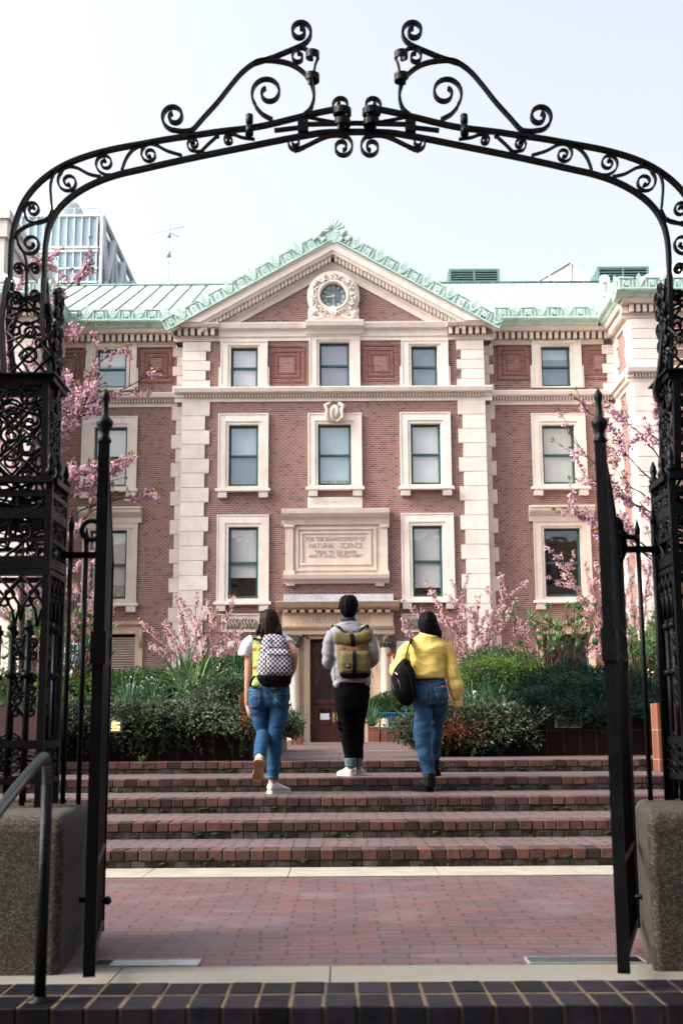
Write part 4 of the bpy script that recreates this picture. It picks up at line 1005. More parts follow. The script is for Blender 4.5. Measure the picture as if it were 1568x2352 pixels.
# ---- side railings standing on the piers between pillar and leaf
def rail_panel(s):
    lab = ('short black railing of two spiked pickets between left pillar and left gate leaf', 'short black railing of two spiked pickets between right gate leaf and right pillar')[s > 0]
    Y = 5.58; e = empty('side_railing', (P(190 if s < 0 else 1440, 1850, Y).x, Y, .58), lab, 'railing', 'short railings beside the gate leaves')
    if s < 0: pk = ((166, 1180, 1850, 152), (200, 1212, 1868, 186)); ra = ((138, 1275), (240, 1276)); ring = (211, 1218)
    else: pk = ((1461, 1192, 1858, 1499), (1496, 1168, 1858, 1530)); pk = ((1461, 1192, 1858, 1499), (1496, 1168, 1850, 1530)); ra = ((1385, 1262), (1540, 1262)); ring = None
    for x0, y0, y1, x1 in pk:
        q = MB(); a, b = P(x0, y0, Y), P(x0, y1, Y-.15 if 0 else Y)
        b.x = a.x; q.tube([b, a-Vector((0, 0, .07))], .0115, 8); q.tube([a-Vector((0, 0, .075)), a-Vector((0, 0, .05)), a], [.0115, .015, .002], 8); q.build('picket', M_IRON, e)
    q = MB(); a, b = P(*ra[0], Y), P(*ra[1], Y); z = (a.z+b.z)/2; q.box(a.x, b.x, Y-.012, Y+.012, z-.014, z+.014); q.build('rail', M_IRON, e)
    q = MB()
    if ring:
        c = P(*ring, Y); q.tube([c+Vector((math.cos(t)*.045, 0, math.sin(t)*.045)) for t in [R(25*i) for i in range(14)]], .012, 7); q.build('ring', M_IRON, e)
    else:
        a = P(1412, 1206, Y-.05); q.ball(a, .040, 12, 8); q.tube([a+Vector((0, 0, -.02)), a+Vector((.05, 0, -.055)), P(1456, 1234, Y), P(1464, 1245, Y)], [.03, .013, .012, .012], 8); q.tube([P(1416, 1215, Y-.02), P(1420, 1262, Y-.02), P(1421, 1290, Y-.02)], [.035, .045, .02], 8); q.build('latch', M_IRON, e)
rail_panel(-1); rail_panel(1)

# ---- the two open leaves, folded back almost edge-on
def leaf(s):
    lab = ('left leaf of the black iron gate, swung open and seen almost edge-on', 'right leaf of the black iron gate, swung open beside the mossy pier')[s > 0]
    if s < 0: nb, nt_, fb = (203, 2232), (243, 985), (231, 2140)
    else: nb, nt_, fb = (1437, 2215), (1371, 985), (1462, 2140)
    Yn, Yf = 4.5, 5.5
    A = P(*nb, Yn); A.z = .06; T = P(*nt_, Yn); B = P(*fb, Yf); B.z = .06
    A.x = (A.x+T.x)/2; zt = T.z-.058; zf = P(270, 1290, Yf).z
    e = empty('gate_leaf', (B.x, B.y, 0), lab, 'gate leaf', 'leaves of the open gate')
    d = (B-A); d.z = 0; L = d.length; d.normalize(); nrm = Vector((-d.y, d.x, 0))
    def bar(p, q_, w, t, nm=None, mb=None):
        mb.tube([p, q_], [(w, t)]*2, 4, smooth=False)
    def post(o, z1, w, mb):
        mb.box(-w/2, w/2, -w/2, w/2, .06, z1, Matrix.Translation((o.x, o.y, 0))@Matrix.Rotation(math.atan2(d.y, d.x), 4, 'Z'))
    q = MB(); post(A, zt, .042, q); m1 = q.build('meeting_stile', M_IRON, e)
    q = MB(); q.lathe((A.x, A.y, zt), [(.022, 0), (.028, .01), (.018, .03), (.020, .05), (.030, .07), (.033, .085), (.020, .10), (.013, .11), (.012, .16), (.016, .175), (.017, .19), (.003, .215)], 12)
    for k in range(3):
        o = A+d*(.045+.018*k); q.ball((o.x, o.y, zt+.03-.035*k+.02), .013, 8, 6)
    q.build('finial', M_IRON, m1)
    q = MB(); post(B, zf, .032, q); q.build('hinge_stile', M_IRON, e)
    # swept top rail
    top = [A.lerp(B, t) for t in [i/12 for i in range(13)]]; 
    for i, p in enumerate(top): t = i/12; p.z = zt-.02+(zf-zt+.02)*(t**1.5*.55+t*.45)
    q = MB(); q.tube(top, [(.016, .022)]*13, 4, smooth=False); q.build('top_rail', M_IRON, e)
    q = MB()
    for z in (.10, .42, 1.20, 1.32): q.tube([A+Vector((0, 0, z-.06)), B+Vector((0, 0, z-.06))], .017, 4, smooth=False)
    q.build('rails', M_IRON, e)
    for i in range(1, 9):
        t = i/9; o = A.lerp(B, t); q = MB(); ztp = zt-.02+(zf-zt+.02)*(t**1.5*.55+t*.45); q.tube([(o.x, o.y, .10), (o.x, o.y, ztp)], .010, 6); q.build('bar', M_IRON, e)
    q = MB(); c = A+nrm*.0+Vector((0, 0, 1.15)); q.box(-.028, .06, -.028, .028, 1.14, 1.26, Matrix.Translation((A.x, A.y, 0))@Matrix.Rotation(math.atan2(d.y, d.x), 4, 'Z')); q.build('lock_box', M_IRON, e)
    q = MB(); a = B.lerp(A, .12); sx = -1 if s < 0 else 1; q.tube([(a.x-sx*.03, a.y, .20), (a.x+sx*.16, a.y, .205)], .011, 8); q.ball((a.x-sx*.03, a.y, .20), .018, 8, 6); q.build('hold_back_bolt', M_IRON, e)
leaf(-1); leaf(1)

# ---- stone piers
def piermat():
    m, nt, b = newmat('exposed_aggregate_granite'); v = coords(nt)
    vo = N(nt, 'ShaderNodeTexVoronoi'); vo.inputs['Scale'].default_value = 150; nt.links.new(v, vo.inputs['Vector'])
    sp = N(nt, 'ShaderNodeSeparateXYZ'); nt.links.new(vo.outputs['Color'], sp.inputs[0])
    cr = N(nt, 'ShaderNodeValToRGB'); cr.color_ramp.elements[0].color = (.006, .005, .004, 1); cr.color_ramp.elements[1].color = (.085, .075, .058, 1); e = cr.color_ramp.elements.new(.55); e.color = (.030, .025, .018, 1)
    nt.links.new(sp.outputs[0], cr.inputs[0]); f = noisef(nt, v, 2.5, 4); out = mixc(nt, f, cr.outputs[0], mixc(nt, .7, cr.outputs[0], (.75, .58, .32, 1), 'MULTIPLY'))
    nt.links.new(out, b.inputs['Base Color']); b.inputs['Roughness'].default_value = .85; bump(nt, b, vo.outputs['Distance'], .35, .004); return m
M_PIER = piermat()
def pier(s):
    lab = ('speckled granite pier under the left gate pillar, behind the handrail', 'golden brown speckled granite pier under the right gate pillar')[s > 0]
    Yn, Yf = 4.82, 5.75
    if s < 0: x0, x1 = P(140, 2100, Yn).x, P(-420, 2100, Yn).x; xf = P(206, 2100, Yf).x
    else: x0, x1 = P(1497, 2100, Yn).x, P(2060, 2100, Yn).x; xf = P(1462, 2100, Yf).x
    zt = P(784, 1868, Yn).z
    q = MB(); r = .05
    rows = [(-.3, 0), (zt-.06, .0), (zt-.035, .004), (zt-.012, .014), (zt, .034)]; vs = []
    for z, ins in rows:
        ring = [(x0+s*ins*1.0, Yn+ins+.02), (x0+s*(ins+.022), Yn+ins), (x1, Yn+ins), (x1, Yf-ins), (xf+s*(ins+.04), Yf-ins), (xf+s*ins, Yf-ins-.04)]
        vs += [(x, y, z) for x, y in ring]
    fs = [(i*6+j, i*6+(j+1) % 6, (i+1)*6+(j+1) % 6, (i+1)*6+j) for i in range(4) for j in range(6)]+[(5, 4, 3, 2, 1, 0), tuple(24+j for j in range(6))]
    q.add(vs, fs, False); o = q.build('stone_pier', M_PIER); tag(o, lab, 'pier', 'granite piers of the gateway')
    bb = o.modifiers.new('b', 'BEVEL'); bb.width = .018; bb.segments = 3; bb.limit_method = 'ANGLE'; bb.angle_limit = R(20)
pier(-1); pier(1)

# ---- dark brick coping and the wall under it, nearest the camera
M_COPE = mat('dark_coping_brick', (.006, .008, .014), .5, .3, 12, c2=(.014, .010, .013), island=.6, spec=.08, bmp=.15)
M_JOINT = mat('yellow_mortar', (.15, .11, .06), .9, .4, 9, c2=(.03, .026, .022), lo=.45, hi=.75)
q = MB(); q.box(-3.2, 3.6, 4.265, 4.655, -1.0, .003); cp = q.build('brick_coping', M_JOINT); tag(cp, kind='structure')
q = MB(); x = -3.2
while x < 3.6:
    wdt = .103; q.box(x, x+wdt, 4.468+rnd.uniform(-.002, .002), 4.655, -.06, .006+rnd.uniform(-.002, .002)); q.box(x, x+wdt, 4.255, 4.446, -.09, .005+rnd.uniform(-.002, .002)); q.box(x, x+wdt, 4.253, 4.30, -.30, -.101); x += wdt+.009
q.build('coping_bricks', M_COPE, cp, .004)
# lower flight the camera stands on
q = MB()
for i in range(5): q.box(-3.2, 3.6, 4.25-.36*(i+1)+.0, 4.25-.36*i, -1.0, -.17*(i+1))
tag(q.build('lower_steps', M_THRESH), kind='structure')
# ---- unseen building added behind the camera to darken foreground and fill window reflections
opp = empty('added_shade_hall', (0, -9, -1), 'unseen dark brick building added behind the camera to shade the foreground', 'building')
q = MB(); q.box(-26, 26, -15, -9, -1, 15); q.build('wall', M_BRICK, opp)
for i in range(-6, 7):
    for k in range(4):
        q = MB(); q.box(i*3.8-.7, i*3.8+.7, -8.995, -8.95, 1+k*3.6, 3.2+k*3.6); q.build('window', M_DARK, opp)
# ---- handrail
hr = empty('handrail', (P(92, 2300, 4.35).x, 4.35, 0), 'black tubular handrail with a bent top, in front of the left pier', 'handrail')
xp = P(90, 2295, 4.35).x; zt = P(95, 1742, 4.35).z
q = MB(); path = catmull([(xp, 4.36, zt-.10), (xp, 4.355, zt-.04), (xp-.002, 4.33, zt-.006), (xp-.005, 4.24, zt-.012), (xp+.0, 3.6, zt-.19), (xp+.01, 2.9, zt-.42), (xp+.01, 2.2, zt-.68)], 7)
q.tube(path, .0185, 12); q.build('rail', mat('satin_black_tube', (.012, .014, .016), .25, .2, spec=.6), hr)
q = MB(); q.tube([(xp, 4.36, .0), (xp, 4.36, zt-.09)], .020, 12); q.lathe((xp, 4.36, .004), [(.045, 0), (.045, .006), (.026, .01), (.024, .02)], 14); q.build('post', M_IRON, hr)
q = MB(); q.tube([(xp+.01, 2.25, -1.0), (xp+.01, 2.25, zt-.65)], .020, 12); q.build('post', M_IRON, hr)
# ---- drain grates in the paving at the threshold
def grate(x0, x1, lab, dark):
    Y0, Y1 = 4.99, 5.13
    a, b = P(x0, 2215, 5.06).x, P(x1, 2215, 5.06).x
    q = MB(); m_ = mat('galvanised_steel', (.38, .40, .41), .4, .2, metal=.3) if not dark else mat('dark_steel', (.05, .055, .06), .5, .2)
    t = .008
    q.box(a, b, Y0, Y0+t, 0, .008); q.box(a, b, Y1-t, Y1, 0, .008); q.box(a, a+t, Y0+t, Y1-t, 0, .008); q.box(b-t, b, Y0+t, Y1-t, 0, .008)
    o = q.build('drain_grate', mat('grate_frame', (.30, .32, .33), .4, .2, metal=.3)); tag(o, lab, 'drain cover', 'drain covers at the threshold')
    q = MB(); c = a+(b-a)*(.18 if not dark else .86)
    if not dark: q.box(c, b-t-.001, Y0+t+.001, Y1-t-.001, 0, .0065)
    else: q.box(a+t+.001, c, Y0+t+.001, Y1-t-.001, .0, .0045)
    q.build('cover_plate', m_, o)
    q = MB(); r0_, r1_ = (a+t, c) if not dark else (c, b-t); n = 6
    for i in range(n): xx = r0_+(r1_-r0_)*(i+.3)/n; q.box(xx, xx+(r1_-r0_)*.09, Y0+t+.001, Y1-t-.001, 0, .006)
    q.build('bars', M_IRON, o)
grate(212, 460, 'pale steel drain cover set in the paving beside the left gate leaf', False)
grate(1208, 1476, 'dark drain slot set in the paving beside the right gate leaf', True)
# ================================================================ people
def remesh(mb, name, m, parent, vox=.008, sm=2, disp=None, mats=None):
    me = bpy.data.meshes.new('tmp'); me.from_pydata(mb.v, [], mb.f)
    bm = bmesh.new(); bm.from_mesh(me); bmesh.ops.recalc_face_normals(bm, faces=bm.faces); bm.to_mesh(me); bm.free()
    o = bpy.data.objects.new('tmp', me); col.objects.link(o)
    r = o.modifiers.new('r', 'REMESH'); r.mode = 'VOXEL'; r.voxel_size = vox; r.use_smooth_shade = True
    if sm: s_ = o.modifiers.new('s', 'SMOOTH'); s_.factor = .5; s_.iterations = sm
    dg = bpy.context.evaluated_depsgraph_get(); dg.update(); me2 = bpy.data.meshes.new_from_object(o.evaluated_get(dg))
    bpy.data.objects.remove(o); bpy.data.meshes.remove(me)
    if disp:
        no = [v.normal.copy() for v in me2.vertices]
        for v, n in zip(me2.vertices, no): v.co += n*disp(v.co, n)
    me2.name = name; me2.materials.clear(); me2.materials.append(m)
    for p in me2.polygons: p.use_smooth = True
    ob = bpy.data.objects.new(name, me2); col.objects.link(ob); ob.parent = parent; ob.matrix_parent_inverse = world_of(parent).inverted()
    return ob
def folds(amp, fx=6, fz=14, seed=0, big=0):
    def f(p, n):
        q = Vector((p.x*fx+seed, p.y*fx, p.z*fz+seed*2)); a = abs(noise.noise(q)); b = noise.noise(q*2.3)
        return amp*((.45-a)*1.2+.3*b)
    return f
def loft(mb, rings, Y, n=28, pw=2.3):
    """rings: (x_left, x_right, y_px, half_depth, centre_dy)"""
    vs = []
    for xl, xr, y, ry, dy in rings:
        a = P(xl, y, Y+dy); b = P(xr, y, Y+dy); c = (a+b)/2; rx = (b.x-a.x)/2
        for j in range(n):
            q = 2*math.pi*j/n; cx_, sy_ = math.cos(q), math.sin(q)
            vs.append((c.x+rx*math.copysign(abs(cx_)**(2/pw), cx_), c.y+ry*math.copysign(abs(sy_)**(2/pw), sy_), c.z))
    k = len(rings); fs = [(i*n+j, i*n+(j+1) % n, (i+1)*n+(j+1) % n, (i+1)*n+j) for i in range(k-1) for j in range(n)]
    fs += [tuple(range(n-1, -1, -1)), tuple((k-1)*n+j for j in range(n))]; mb.add(vs, fs, True); return mb
def smooth_path(pts, rs, n=5):
    P4 = [(*p, r) for p, r in zip(pts, rs)]; out = []
    import mathutils
    V4 = [Vector(p) for p in P4]
    for i in range(len(V4)-1):
        p0 = V4[max(i-1, 0)]; p1 = V4[i]; p2 = V4[i+1]; p3 = V4[min(i+2, len(V4)-1)]
        for k in range(n):
            t = k/n; out.append(.5*((2*p1)+(-p0+p2)*t+(2*p0-5*p1+4*p2-p3)*t*t+(-p0+3*p1-3*p2+p3)*t*t*t))
    out.append(V4[-1]); return [Vector(v[:3]) for v in out], [v[3] for v in out]
def limb(mb, pts, rs, n=18):
    a, b = smooth_path(pts, rs); mb.tube(a, b, n)
def hand(mb, wrist, d, pn, thumb, curl=25, s=1.0, grip=None):
    d = d.normalized(); pn = (pn-d*pn.dot(d)).normalized(); ac = d.cross(pn).normalized()*thumb
    def basis(c, rx, ry, rz):
        M = Matrix((ac, pn, d)).transposed().to_4x4(); mb.ball(c, (rx, ry, rz), 12, 8, M)
    basis(wrist+d*.045*s, .040*s, .017*s, .052*s); mb.tube([wrist-d*.03, wrist+d*.03*s], [.025*s, .024*s], 10)
    for k, (o, L) in enumerate(((.030, .066), (.011, .074), (-.009, .069), (-.028, .054))):
        p = wrist+d*.078*s+ac*o*s; pts = [p-d*.02*s]; dd = d.copy(); c = curl*(1+.12*k)
        for seg, fr in enumerate((.42, .32, .26)):
            q = Matrix.Rotation(R(c*(.7 if seg == 0 else 1))*(1), 4, d.cross(pn).normalized()) ; dd = (Matrix.Rotation(R(c*(.6 if seg == 0 else 1)), 4, d.cross(pn))@dd).normalized()
            pts.append(pts[-1]+dd*(L*s*fr+(.02*s if seg == 0 else 0)))
        mb.tube(pts, [.0092*s, .0088*s, .0080*s, .0062*s], 9)
    p = wrist+d*.02*s+ac*.028*s; t1 = p+d*.035*s+ac*.022*s+pn*.008*s; t2 = t1+d*.030*s+ac*.006*s+pn*.012*s; mb.tube([p, t1, t2], [.013*s, .0105*s, .008*s], 9)
def face_head(mb, c, s, turn=0):
    """c: centre of the skull; the figure looks along +Y turned by 'turn' degrees"""
    M = Matrix.Rotation(R(turn), 4, 'Z'); 
    def b(o, r): mb.ball(c+M@(Vector(o)*s), tuple(x*s for x in r), 16, 12)
    b((0, -.005, .02), (.074, .092, .092)); b((0, .03, -.045), (.056, .062, .062)); b((0, .05, -.085), (.030, .032, .024))
    b((0, .088, -.012), (.010, .016, .022)); b((0, .100, -.026), (.014, .013, .010)); b((0, .083, .022), (.050, .014, .012)); b((0, .086, -.056), (.023, .011, .006)); b((0, .084, -.066), (.019, .010, .006))
    for k in (-1, 1): b((k*.081, -.004, -.012), (.011, .019, .034)); b((k*.027, .082, .004), (.013, .009, .007)); b((k*.040, .062, -.025), (.024, .024, .022))
def shoe(heel, d, L=.27, w=.048, h=.085, upn=None, topk=1.0):
    d = d.normalized(); upn = (upn or Vector((0, 0, 1))); upn = (upn-d*upn.dot(d)).normalized(); sd_ = d.cross(upn)
    up_, so_ = MB(), MB()
    def sect(t, hw, z0, z1, n=14):
        c = heel+d*(t*L); out = []
        for j in range(n):
            q = 2*math.pi*j/n; x = math.cos(q)*hw; z = z0+(z1-z0)*(.5+.5*math.sin(q)); z = max(z, z0)
            x *= (1 if math.sin(q) < 0 else (1-.25*math.sin(q))); out.append(c+sd_*x+upn*z)
        return out
    def lo(mb, S, n=14):
        vs = [v for s_ in S for v in s_]; k = len(S)
        mb.add(vs, [(i*n+j, i*n+(j+1) % n, (i+1)*n+(j+1) % n, (i+1)*n+j) for i in range(k-1) for j in range(n)]+[tuple(range(n-1, -1, -1)), tuple((k-1)*n+j for j in range(n))], True)
    U = [(-.02, .018, .02, .070), (.0, w*.62, .018, .085), (.08, w*.76, .018, .098), (.2, w*.78, .018, .098*topk), (.32, w*.80, .018, .092*topk), (.48, w*.84, .018, .078), (.62, w*.95, .018, .062), (.78, w*1.0, .018, .052), (.9, w*.86, .018, .044), (.98, w*.55, .018, .034), (1.01, w*.2, .018, .026)]
    lo(up_, [sect(t, hw, z0, z1*h/.085) for t, hw, z0, z1 in U])
    S = [(-.03, w*.35), (.0, w*.7), (.1, w*.86), (.3, w*.86), (.5, w*.85), (.7, w*1.05), (.85, w*1.02), (.96, w*.7), (1.02, w*.3)]
    so = [[heel+d*(t*L)+sd_*(hw*sx)+upn*z for sx, z in ((-1, 0), (1, 0), (1.03, .026), (-1.03, .026))] for t, hw in S]
    so_.add([v for s_ in so for v in s_], [(i*4+j, i*4+(j+1) % 4, (i+1)*4+(j+1) % 4, (i+1)*4+j) for i in range(len(S)-1) for j in range(4)]+[(3, 2, 1, 0), tuple((len(S)-1)*4+j for j in range(4))])
    return up_, so_
def bvh_of(obs):
    bm = bmesh.new()
    for o in obs: bm.from_mesh(o.data)
    b = BVHTree.FromBMesh(bm); bm.free(); return b
CAMP = Vector((0, 0, HC))
def onto(bvh, x, y):
    d = (fw+rt*((x-784)/F)+up*((1176-y)/F)).normalized(); h = bvh.ray_cast(CAMP, d); return (h[0], h[1], d) if h[0] else None
def decal(mb, bvh, pts, wpx, lift=.0015, closed=False, step=1.2):
    """a thin raised strip laid over the surface the camera-facing side shows"""
    dense = []
    for a, b in zip(pts, pts[1:]):
        n = max(1, int(math.hypot(b[0]-a[0], b[1]-a[1])/step))
        dense += [(a[0]+(b[0]-a[0])*i/n, a[1]+(b[1]-a[1])*i/n) for i in range(n)]
    dense.append(pts[-1]); prev = None
    for i in range(len(dense)):
        a = dense[max(i-1, 0)]; b = dense[min(i+1, len(dense)-1)]; L = math.hypot(b[0]-a[0], b[1]-a[1]) or 1; nx, ny = -(b[1]-a[1])/L*wpx/2, (b[0]-a[0])/L*wpx/2
        c = dense[i]; l = onto(bvh, c[0]+nx, c[1]+ny); r = onto(bvh, c[0]-nx, c[1]-ny)
        if not l or not r or (l[0]-r[0]).length > .15: prev = None; continue
        cur = (l[0]+l[1]*lift*(1 if l[1].dot(l[2]) < 0 else -1), r[0]+r[1]*lift*(1 if r[1].dot(r[2]) < 0 else -1))
        if prev and (prev[0]-cur[0]).length < .12: mb.add([prev[0], prev[1], cur[1], cur[0]], [(0, 1, 2, 3)], True)
        prev = cur
def patch(mb, bvh, x0, y0, x1, y1, lift=.002, n=4):
    g_ = [[onto(bvh, x0+(x1-x0)*i/n, y0+(y1-y0)*j/n) for i in range(n+1)] for j in range(n+1)]
    for j in range(n):
        for i in range(n):
            q = [g_[j][i], g_[j][i+1], g_[j+1][i+1], g_[j+1][i]]
            if all(q): mb.add([h[0]-h[2]*lift for h in q], [(0, 1, 2, 3)], True)

M_SKIN = mat('skin_fair', (.34, .185, .13), .6, .08, 20); M_SKIN2 = mat('skin_warm', (.27, .14, .09), .5, .08, 20)
M_HAIR1 = mat('dark_brown_hair', (.010, .0055, .004), .5, .5, 30, sc=(3, 3, .25), spec=.08); M_HAIR2 = mat('black_hair', (.0022, .0023, .003), .55, .4, 30, sc=(3, 3, .3), spec=.04)
def denim(name, c, c2):
    m, nt, b = newmat(name); v = coords(nt, sc=(1, 1, 1)); f = noisef(nt, v, 7, 5, lo=.3, hi=.7); f2 = noisef(nt, coords(nt, sc=(3, 3, .5)), 120, 2, lo=.2, hi=.8)
    out = mixc(nt, f, c4(c), c4(c2)); out = mixc(nt, f2, out, mixc(nt, .55, out, (.62, .66, .7, 1), 'MULTIPLY')); nt.links.new(out, b.inputs['Base Color']); b.inputs['Roughness'].default_value = .85; b.inputs['Specular IOR Level'].default_value = .2
    bump(nt, b, f2, .2, .004); return m
M_DENIM = denim('mid_blue_denim', (.008, .042, .098), (.018, .075, .150)); M_DENIM2 = denim('faded_blue_denim', (.010, .040, .092), (.030, .085, .160))
M_BLACKD = mat('black_denim', (.0022, .0022, .003), .95, .3, 8, spec=.04); M_CUFF = denim('grey_blue_denim_inside', (.055, .09, .115), (.085, .13, .155))
M_STITCH = mat('pale_stitching', (.20, .26, .33), .8, .1); M_SEAMD = mat('dark_denim_seam', (.012, .045, .10), .8, .1)
M_WHITE = mat('white_cotton', (.50, .51, .57), .85, .06, 8); M_SHOE = mat('white_leather', (.46, .455, .45), .5, .05, 10); M_GUM = mat('gum_sole', (.30, .19, .10), .7, .15, 20); M_SOLEL = mat('gum_sole_groove', (.14, .085, .045), .8, .1)
M_BLK = mat('black_nylon', (.003, .0035, .005), .8, .3, 18, spec=.08, bmp=.2, bsc=200); M_BOOT = mat('black_leather', (.003, .0035, .004), .35, .3, 14, spec=.2)

# ---------------------------------------------------------------- person with checked backpack
Y1 = 11.2
def J1(x, y, dy=0): return P(x, y, Y1+dy)
p1 = empty('person', (J1(625, 1822).x, Y1, TOPS[2]), 'person with long dark hair in a lime knitted vest and blue jeans, one heel lifted', 'person', 'people walking up the steps')
b = MB(); face_head(b, J1(618, 1430, .0), 1.0)
b.tube([J1(618, 1440, -.01), J1(618, 1475, -.015)], [.05, .058], 14)
loft(b, [(596, 642, 1466, .07, 0), (580, 652, 1476, .085, 0), (580, 654, 1500, .09, 0), (584, 652, 1530, .085, 0), (580, 655, 1560, .09, 0), (579, 657, 1590, .09, 0), (584, 652, 1608, .075, 0)], Y1)
limb(b, [J1(578, 1478, 0), J1(573, 1512, -.01), J1(571, 1548, -.02), J1(570, 1586, .0), J1(569, 1620, .04)], [.050, .043, .036, .034, .024])
hand(b, J1(569, 1620, .04), Vector((.10, .04, -1)), Vector((1, .1, 0)), 1, 22)
eR = J1(674, 1502, -.20); wR = J1(664, 1556, -.03)
limb(b, [J1(653, 1478, 0), J1(666, 1487, -.11), eR, J1(672, 1532, -.13), wR], [.050, .045, .038, .036, .025])
hand(b, wR, Vector((-.35, .75, -.35)), Vector((-.9, -.2, 0)), 1, 30)
for pts, rs in (([J1(642, 1605), J1(632, 1690), J1(626, 1740), J1(625, 1800)], [.066, .045, .042, .032]), ([J1(594, 1605), J1(603, 1682, .04), J1(601, 1712, -.15), J1(598, 1742, -.30)], [.066, .042, .040, .032])): limb(b, pts, rs)
b.tube([J1(625, 1798), J1(627, 1812, .03)], [.032, .03], 10); b.tube([J1(598, 1742, -.32), J1(596, 1755, -.30)], [.032, .03], 10)
body1 = remesh(b, 'body', M_SKIN, p1, .0065, 1)
def mkhair(name, rings, Y, m, parent, amp=.005, extra=None, vox=.007, seed=0, fr=70):
    b = MB(); loft(b, rings, Y, 36, 2.1)
    if extra: extra(b)
    c = P((rings[2][0]+rings[2][1])/2, rings[2][2], Y)
    def dsp(p, n):
        a = math.atan2(p.x-c.x, p.y-c.y)*9; return amp*(noise.noise(Vector((a*1.6+seed, p.z*1.2, 0)))+.6*noise.noise(Vector((a*5+seed, p.z*2.5, 3))))
    return remesh(b, name, m, parent, vox, 1, dsp)
def strands1(b):
    for x0, x1, yb in ((597, 589, 1462), (604, 600, 1474), (612, 611, 1478), (640, 647, 1466), (632, 640, 1470), (596, 586, 1456)):
        b.tube([J1(x0, 1435, -.08), J1((x0+x1)/2, 1452, -.115), J1(x1, yb, -.12)], [.022, .016, .005], 8)
mkhair('hair', [(613, 623, 1399, .03, -.005), (606, 631, 1402, .07, -.008), (600, 637, 1409, .098, -.01), (596.5, 641.5, 1420, .112, -.012), (595, 644, 1434, .11, -.02), (593.5, 646.5, 1448, .085, -.045), (594, 648, 1458, .05, -.075), (600, 645, 1466, .03, -.10)], Y1, M_HAIR1, p1, .006, strands1)
def trim_front(o, Y, keep):
    """opens the hair over the face"""
    bm = bmesh.new(); bm.from_mesh(o.data); bmesh.ops.delete(bm, geom=[v for v in bm.verts if keep(v.co)], context='VERTS'); bm.to_mesh(o.data); bm.free()
hc = J1(618, 1430)
trim_front(p1.children[-1], Y1, lambda v: v.y > Y1+.055 and v.z < hc.z+.065)
# t-shirt sleeves and body
b = MB()
limb(b, [J1(584, 1474, 0), J1(572, 1482, -.005), J1(563, 1500, -.01), J1(561.5, 1507, -.01)], [.07, .070, .062, .060]); limb(b, [J1(648, 1473, -.01), J1(656, 1475, -.04), J1(664, 1482, -.085)], [.062, .062, .056])
loft(b, [(598, 640, 1466, .075, 0), (582, 652, 1473, .09, 0), (583, 652, 1500, .095, 0), (586, 650, 1540, .09, 0)], Y1)
remesh(b, 'tshirt', M_WHITE, p1, .008, 2, folds(.006, 9, 9, 3))
# knitted vest
def vestmat():
    m, nt, b = newmat('lime_knit'); tc = N(nt, 'ShaderNodeTexCoord'); sp = N(nt, 'ShaderNodeSeparateXYZ'); nt.links.new(tc.outputs['Object'], sp.inputs[0])
    def mth(op, a, b_=None, c=None):
        n = N(nt, 'ShaderNodeMath', operation=op)
        for k, v in enumerate((a, b_, c)):
            if v is None: continue
            if isinstance(v, (int, float)): n.inputs[k].default_value = v
            else: nt.links.new(v, n.inputs[k])
        return n.outputs[0]
    X, Z = sp.outputs[0], sp.outputs[2]
    tri = mth('ABSOLUTE', mth('SUBTRACT', mth('FRACT', mth('MULTIPLY', X, 34)), .5))         # zigzag rows
    zr = mth('FRACT', mth('ADD', mth('MULTIPLY', Z, 13), mth('MULTIPLY', tri, .5)))
    line = mth('LESS_THAN', zr, .22)
    band_ = mth('GREATER_THAN', mth('FRACT', mth('MULTIPLY', Z, 5.2)), .42)
    f = mth('MULTIPLY', line, band_)
    base = mixc(nt, noisef(nt, tc.outputs['Object'], 12), (.27, .31, .07, 1), (.35, .39, .11, 1))
    out = mixc(nt, f, base, (.13, .20, .16, 1)); nt.links.new(out, b.inputs['Base Color']); b.inputs['Roughness'].default_value = .95
    bump(nt, b, mth('SINE', mth('MULTIPLY', X, 900)), .2, .003); return m
M_VEST = vestmat(); M_RIB = mat('lime_rib', (.30, .33, .08), .95, .1)
b = MB()
loft(b, [(603, 637, 1459, .072, -.01), (592, 645, 1463, .085, -.005), (578, 654, 1471, .102, 0), (574.5, 656, 1480, .112, 0), (577, 655, 1500, .115, 0), (579, 654, 1525, .112, 0), (579, 655, 1548, .11, 0), (576, 658, 1566, .116, 0), (574, 660, 1576, .118, 0), (575, 659, 1578, .11, 0)], Y1)
vest = remesh(b, 'vest', M_VEST, p1, .008, 2, folds(.005, 6, 7, 5))
bv = bvh_of([vest]); b = MB(); decal(b, bv, [(574.5, 1474), (574, 1484), (577, 1500), (581, 1516)], 4, .003); decal(b, bv, [(593, 1462.5), (602, 1459.6), (612, 1460)], 4, .004); decal(b, bv, [(575, 1571), (590, 1573), (600, 1573)], 7, .003); b.build('ribbing', M_RIB, p1)
b = MB(); c_ = MB()
for x, y in ((584, 1491.5), (584.7, 1533.5), (597.5, 1490)):
    for k in range(6):
        q = k*math.pi/3; decal(b, bv, [(x+.6*math.cos(q), y+.6*math.sin(q)), (x+2.9*math.cos(q), y+2.9*math.sin(q))], 1.7, .004)
    decal(c_, bv, [(x+2.6, y-2.4), (x+5, y-4)], 1.6, .004); decal(c_, bv, [(x+2.6, y+1.4), (x+5.2, y+2)], 1.6, .004)
b.build('embroidered_flowers', mat('red_wool', (.50, .02, .02), .9, .1), p1); c_.build('embroidered_leaves', mat('dark_wool', (.02, .06, .05), .9, .1), p1)
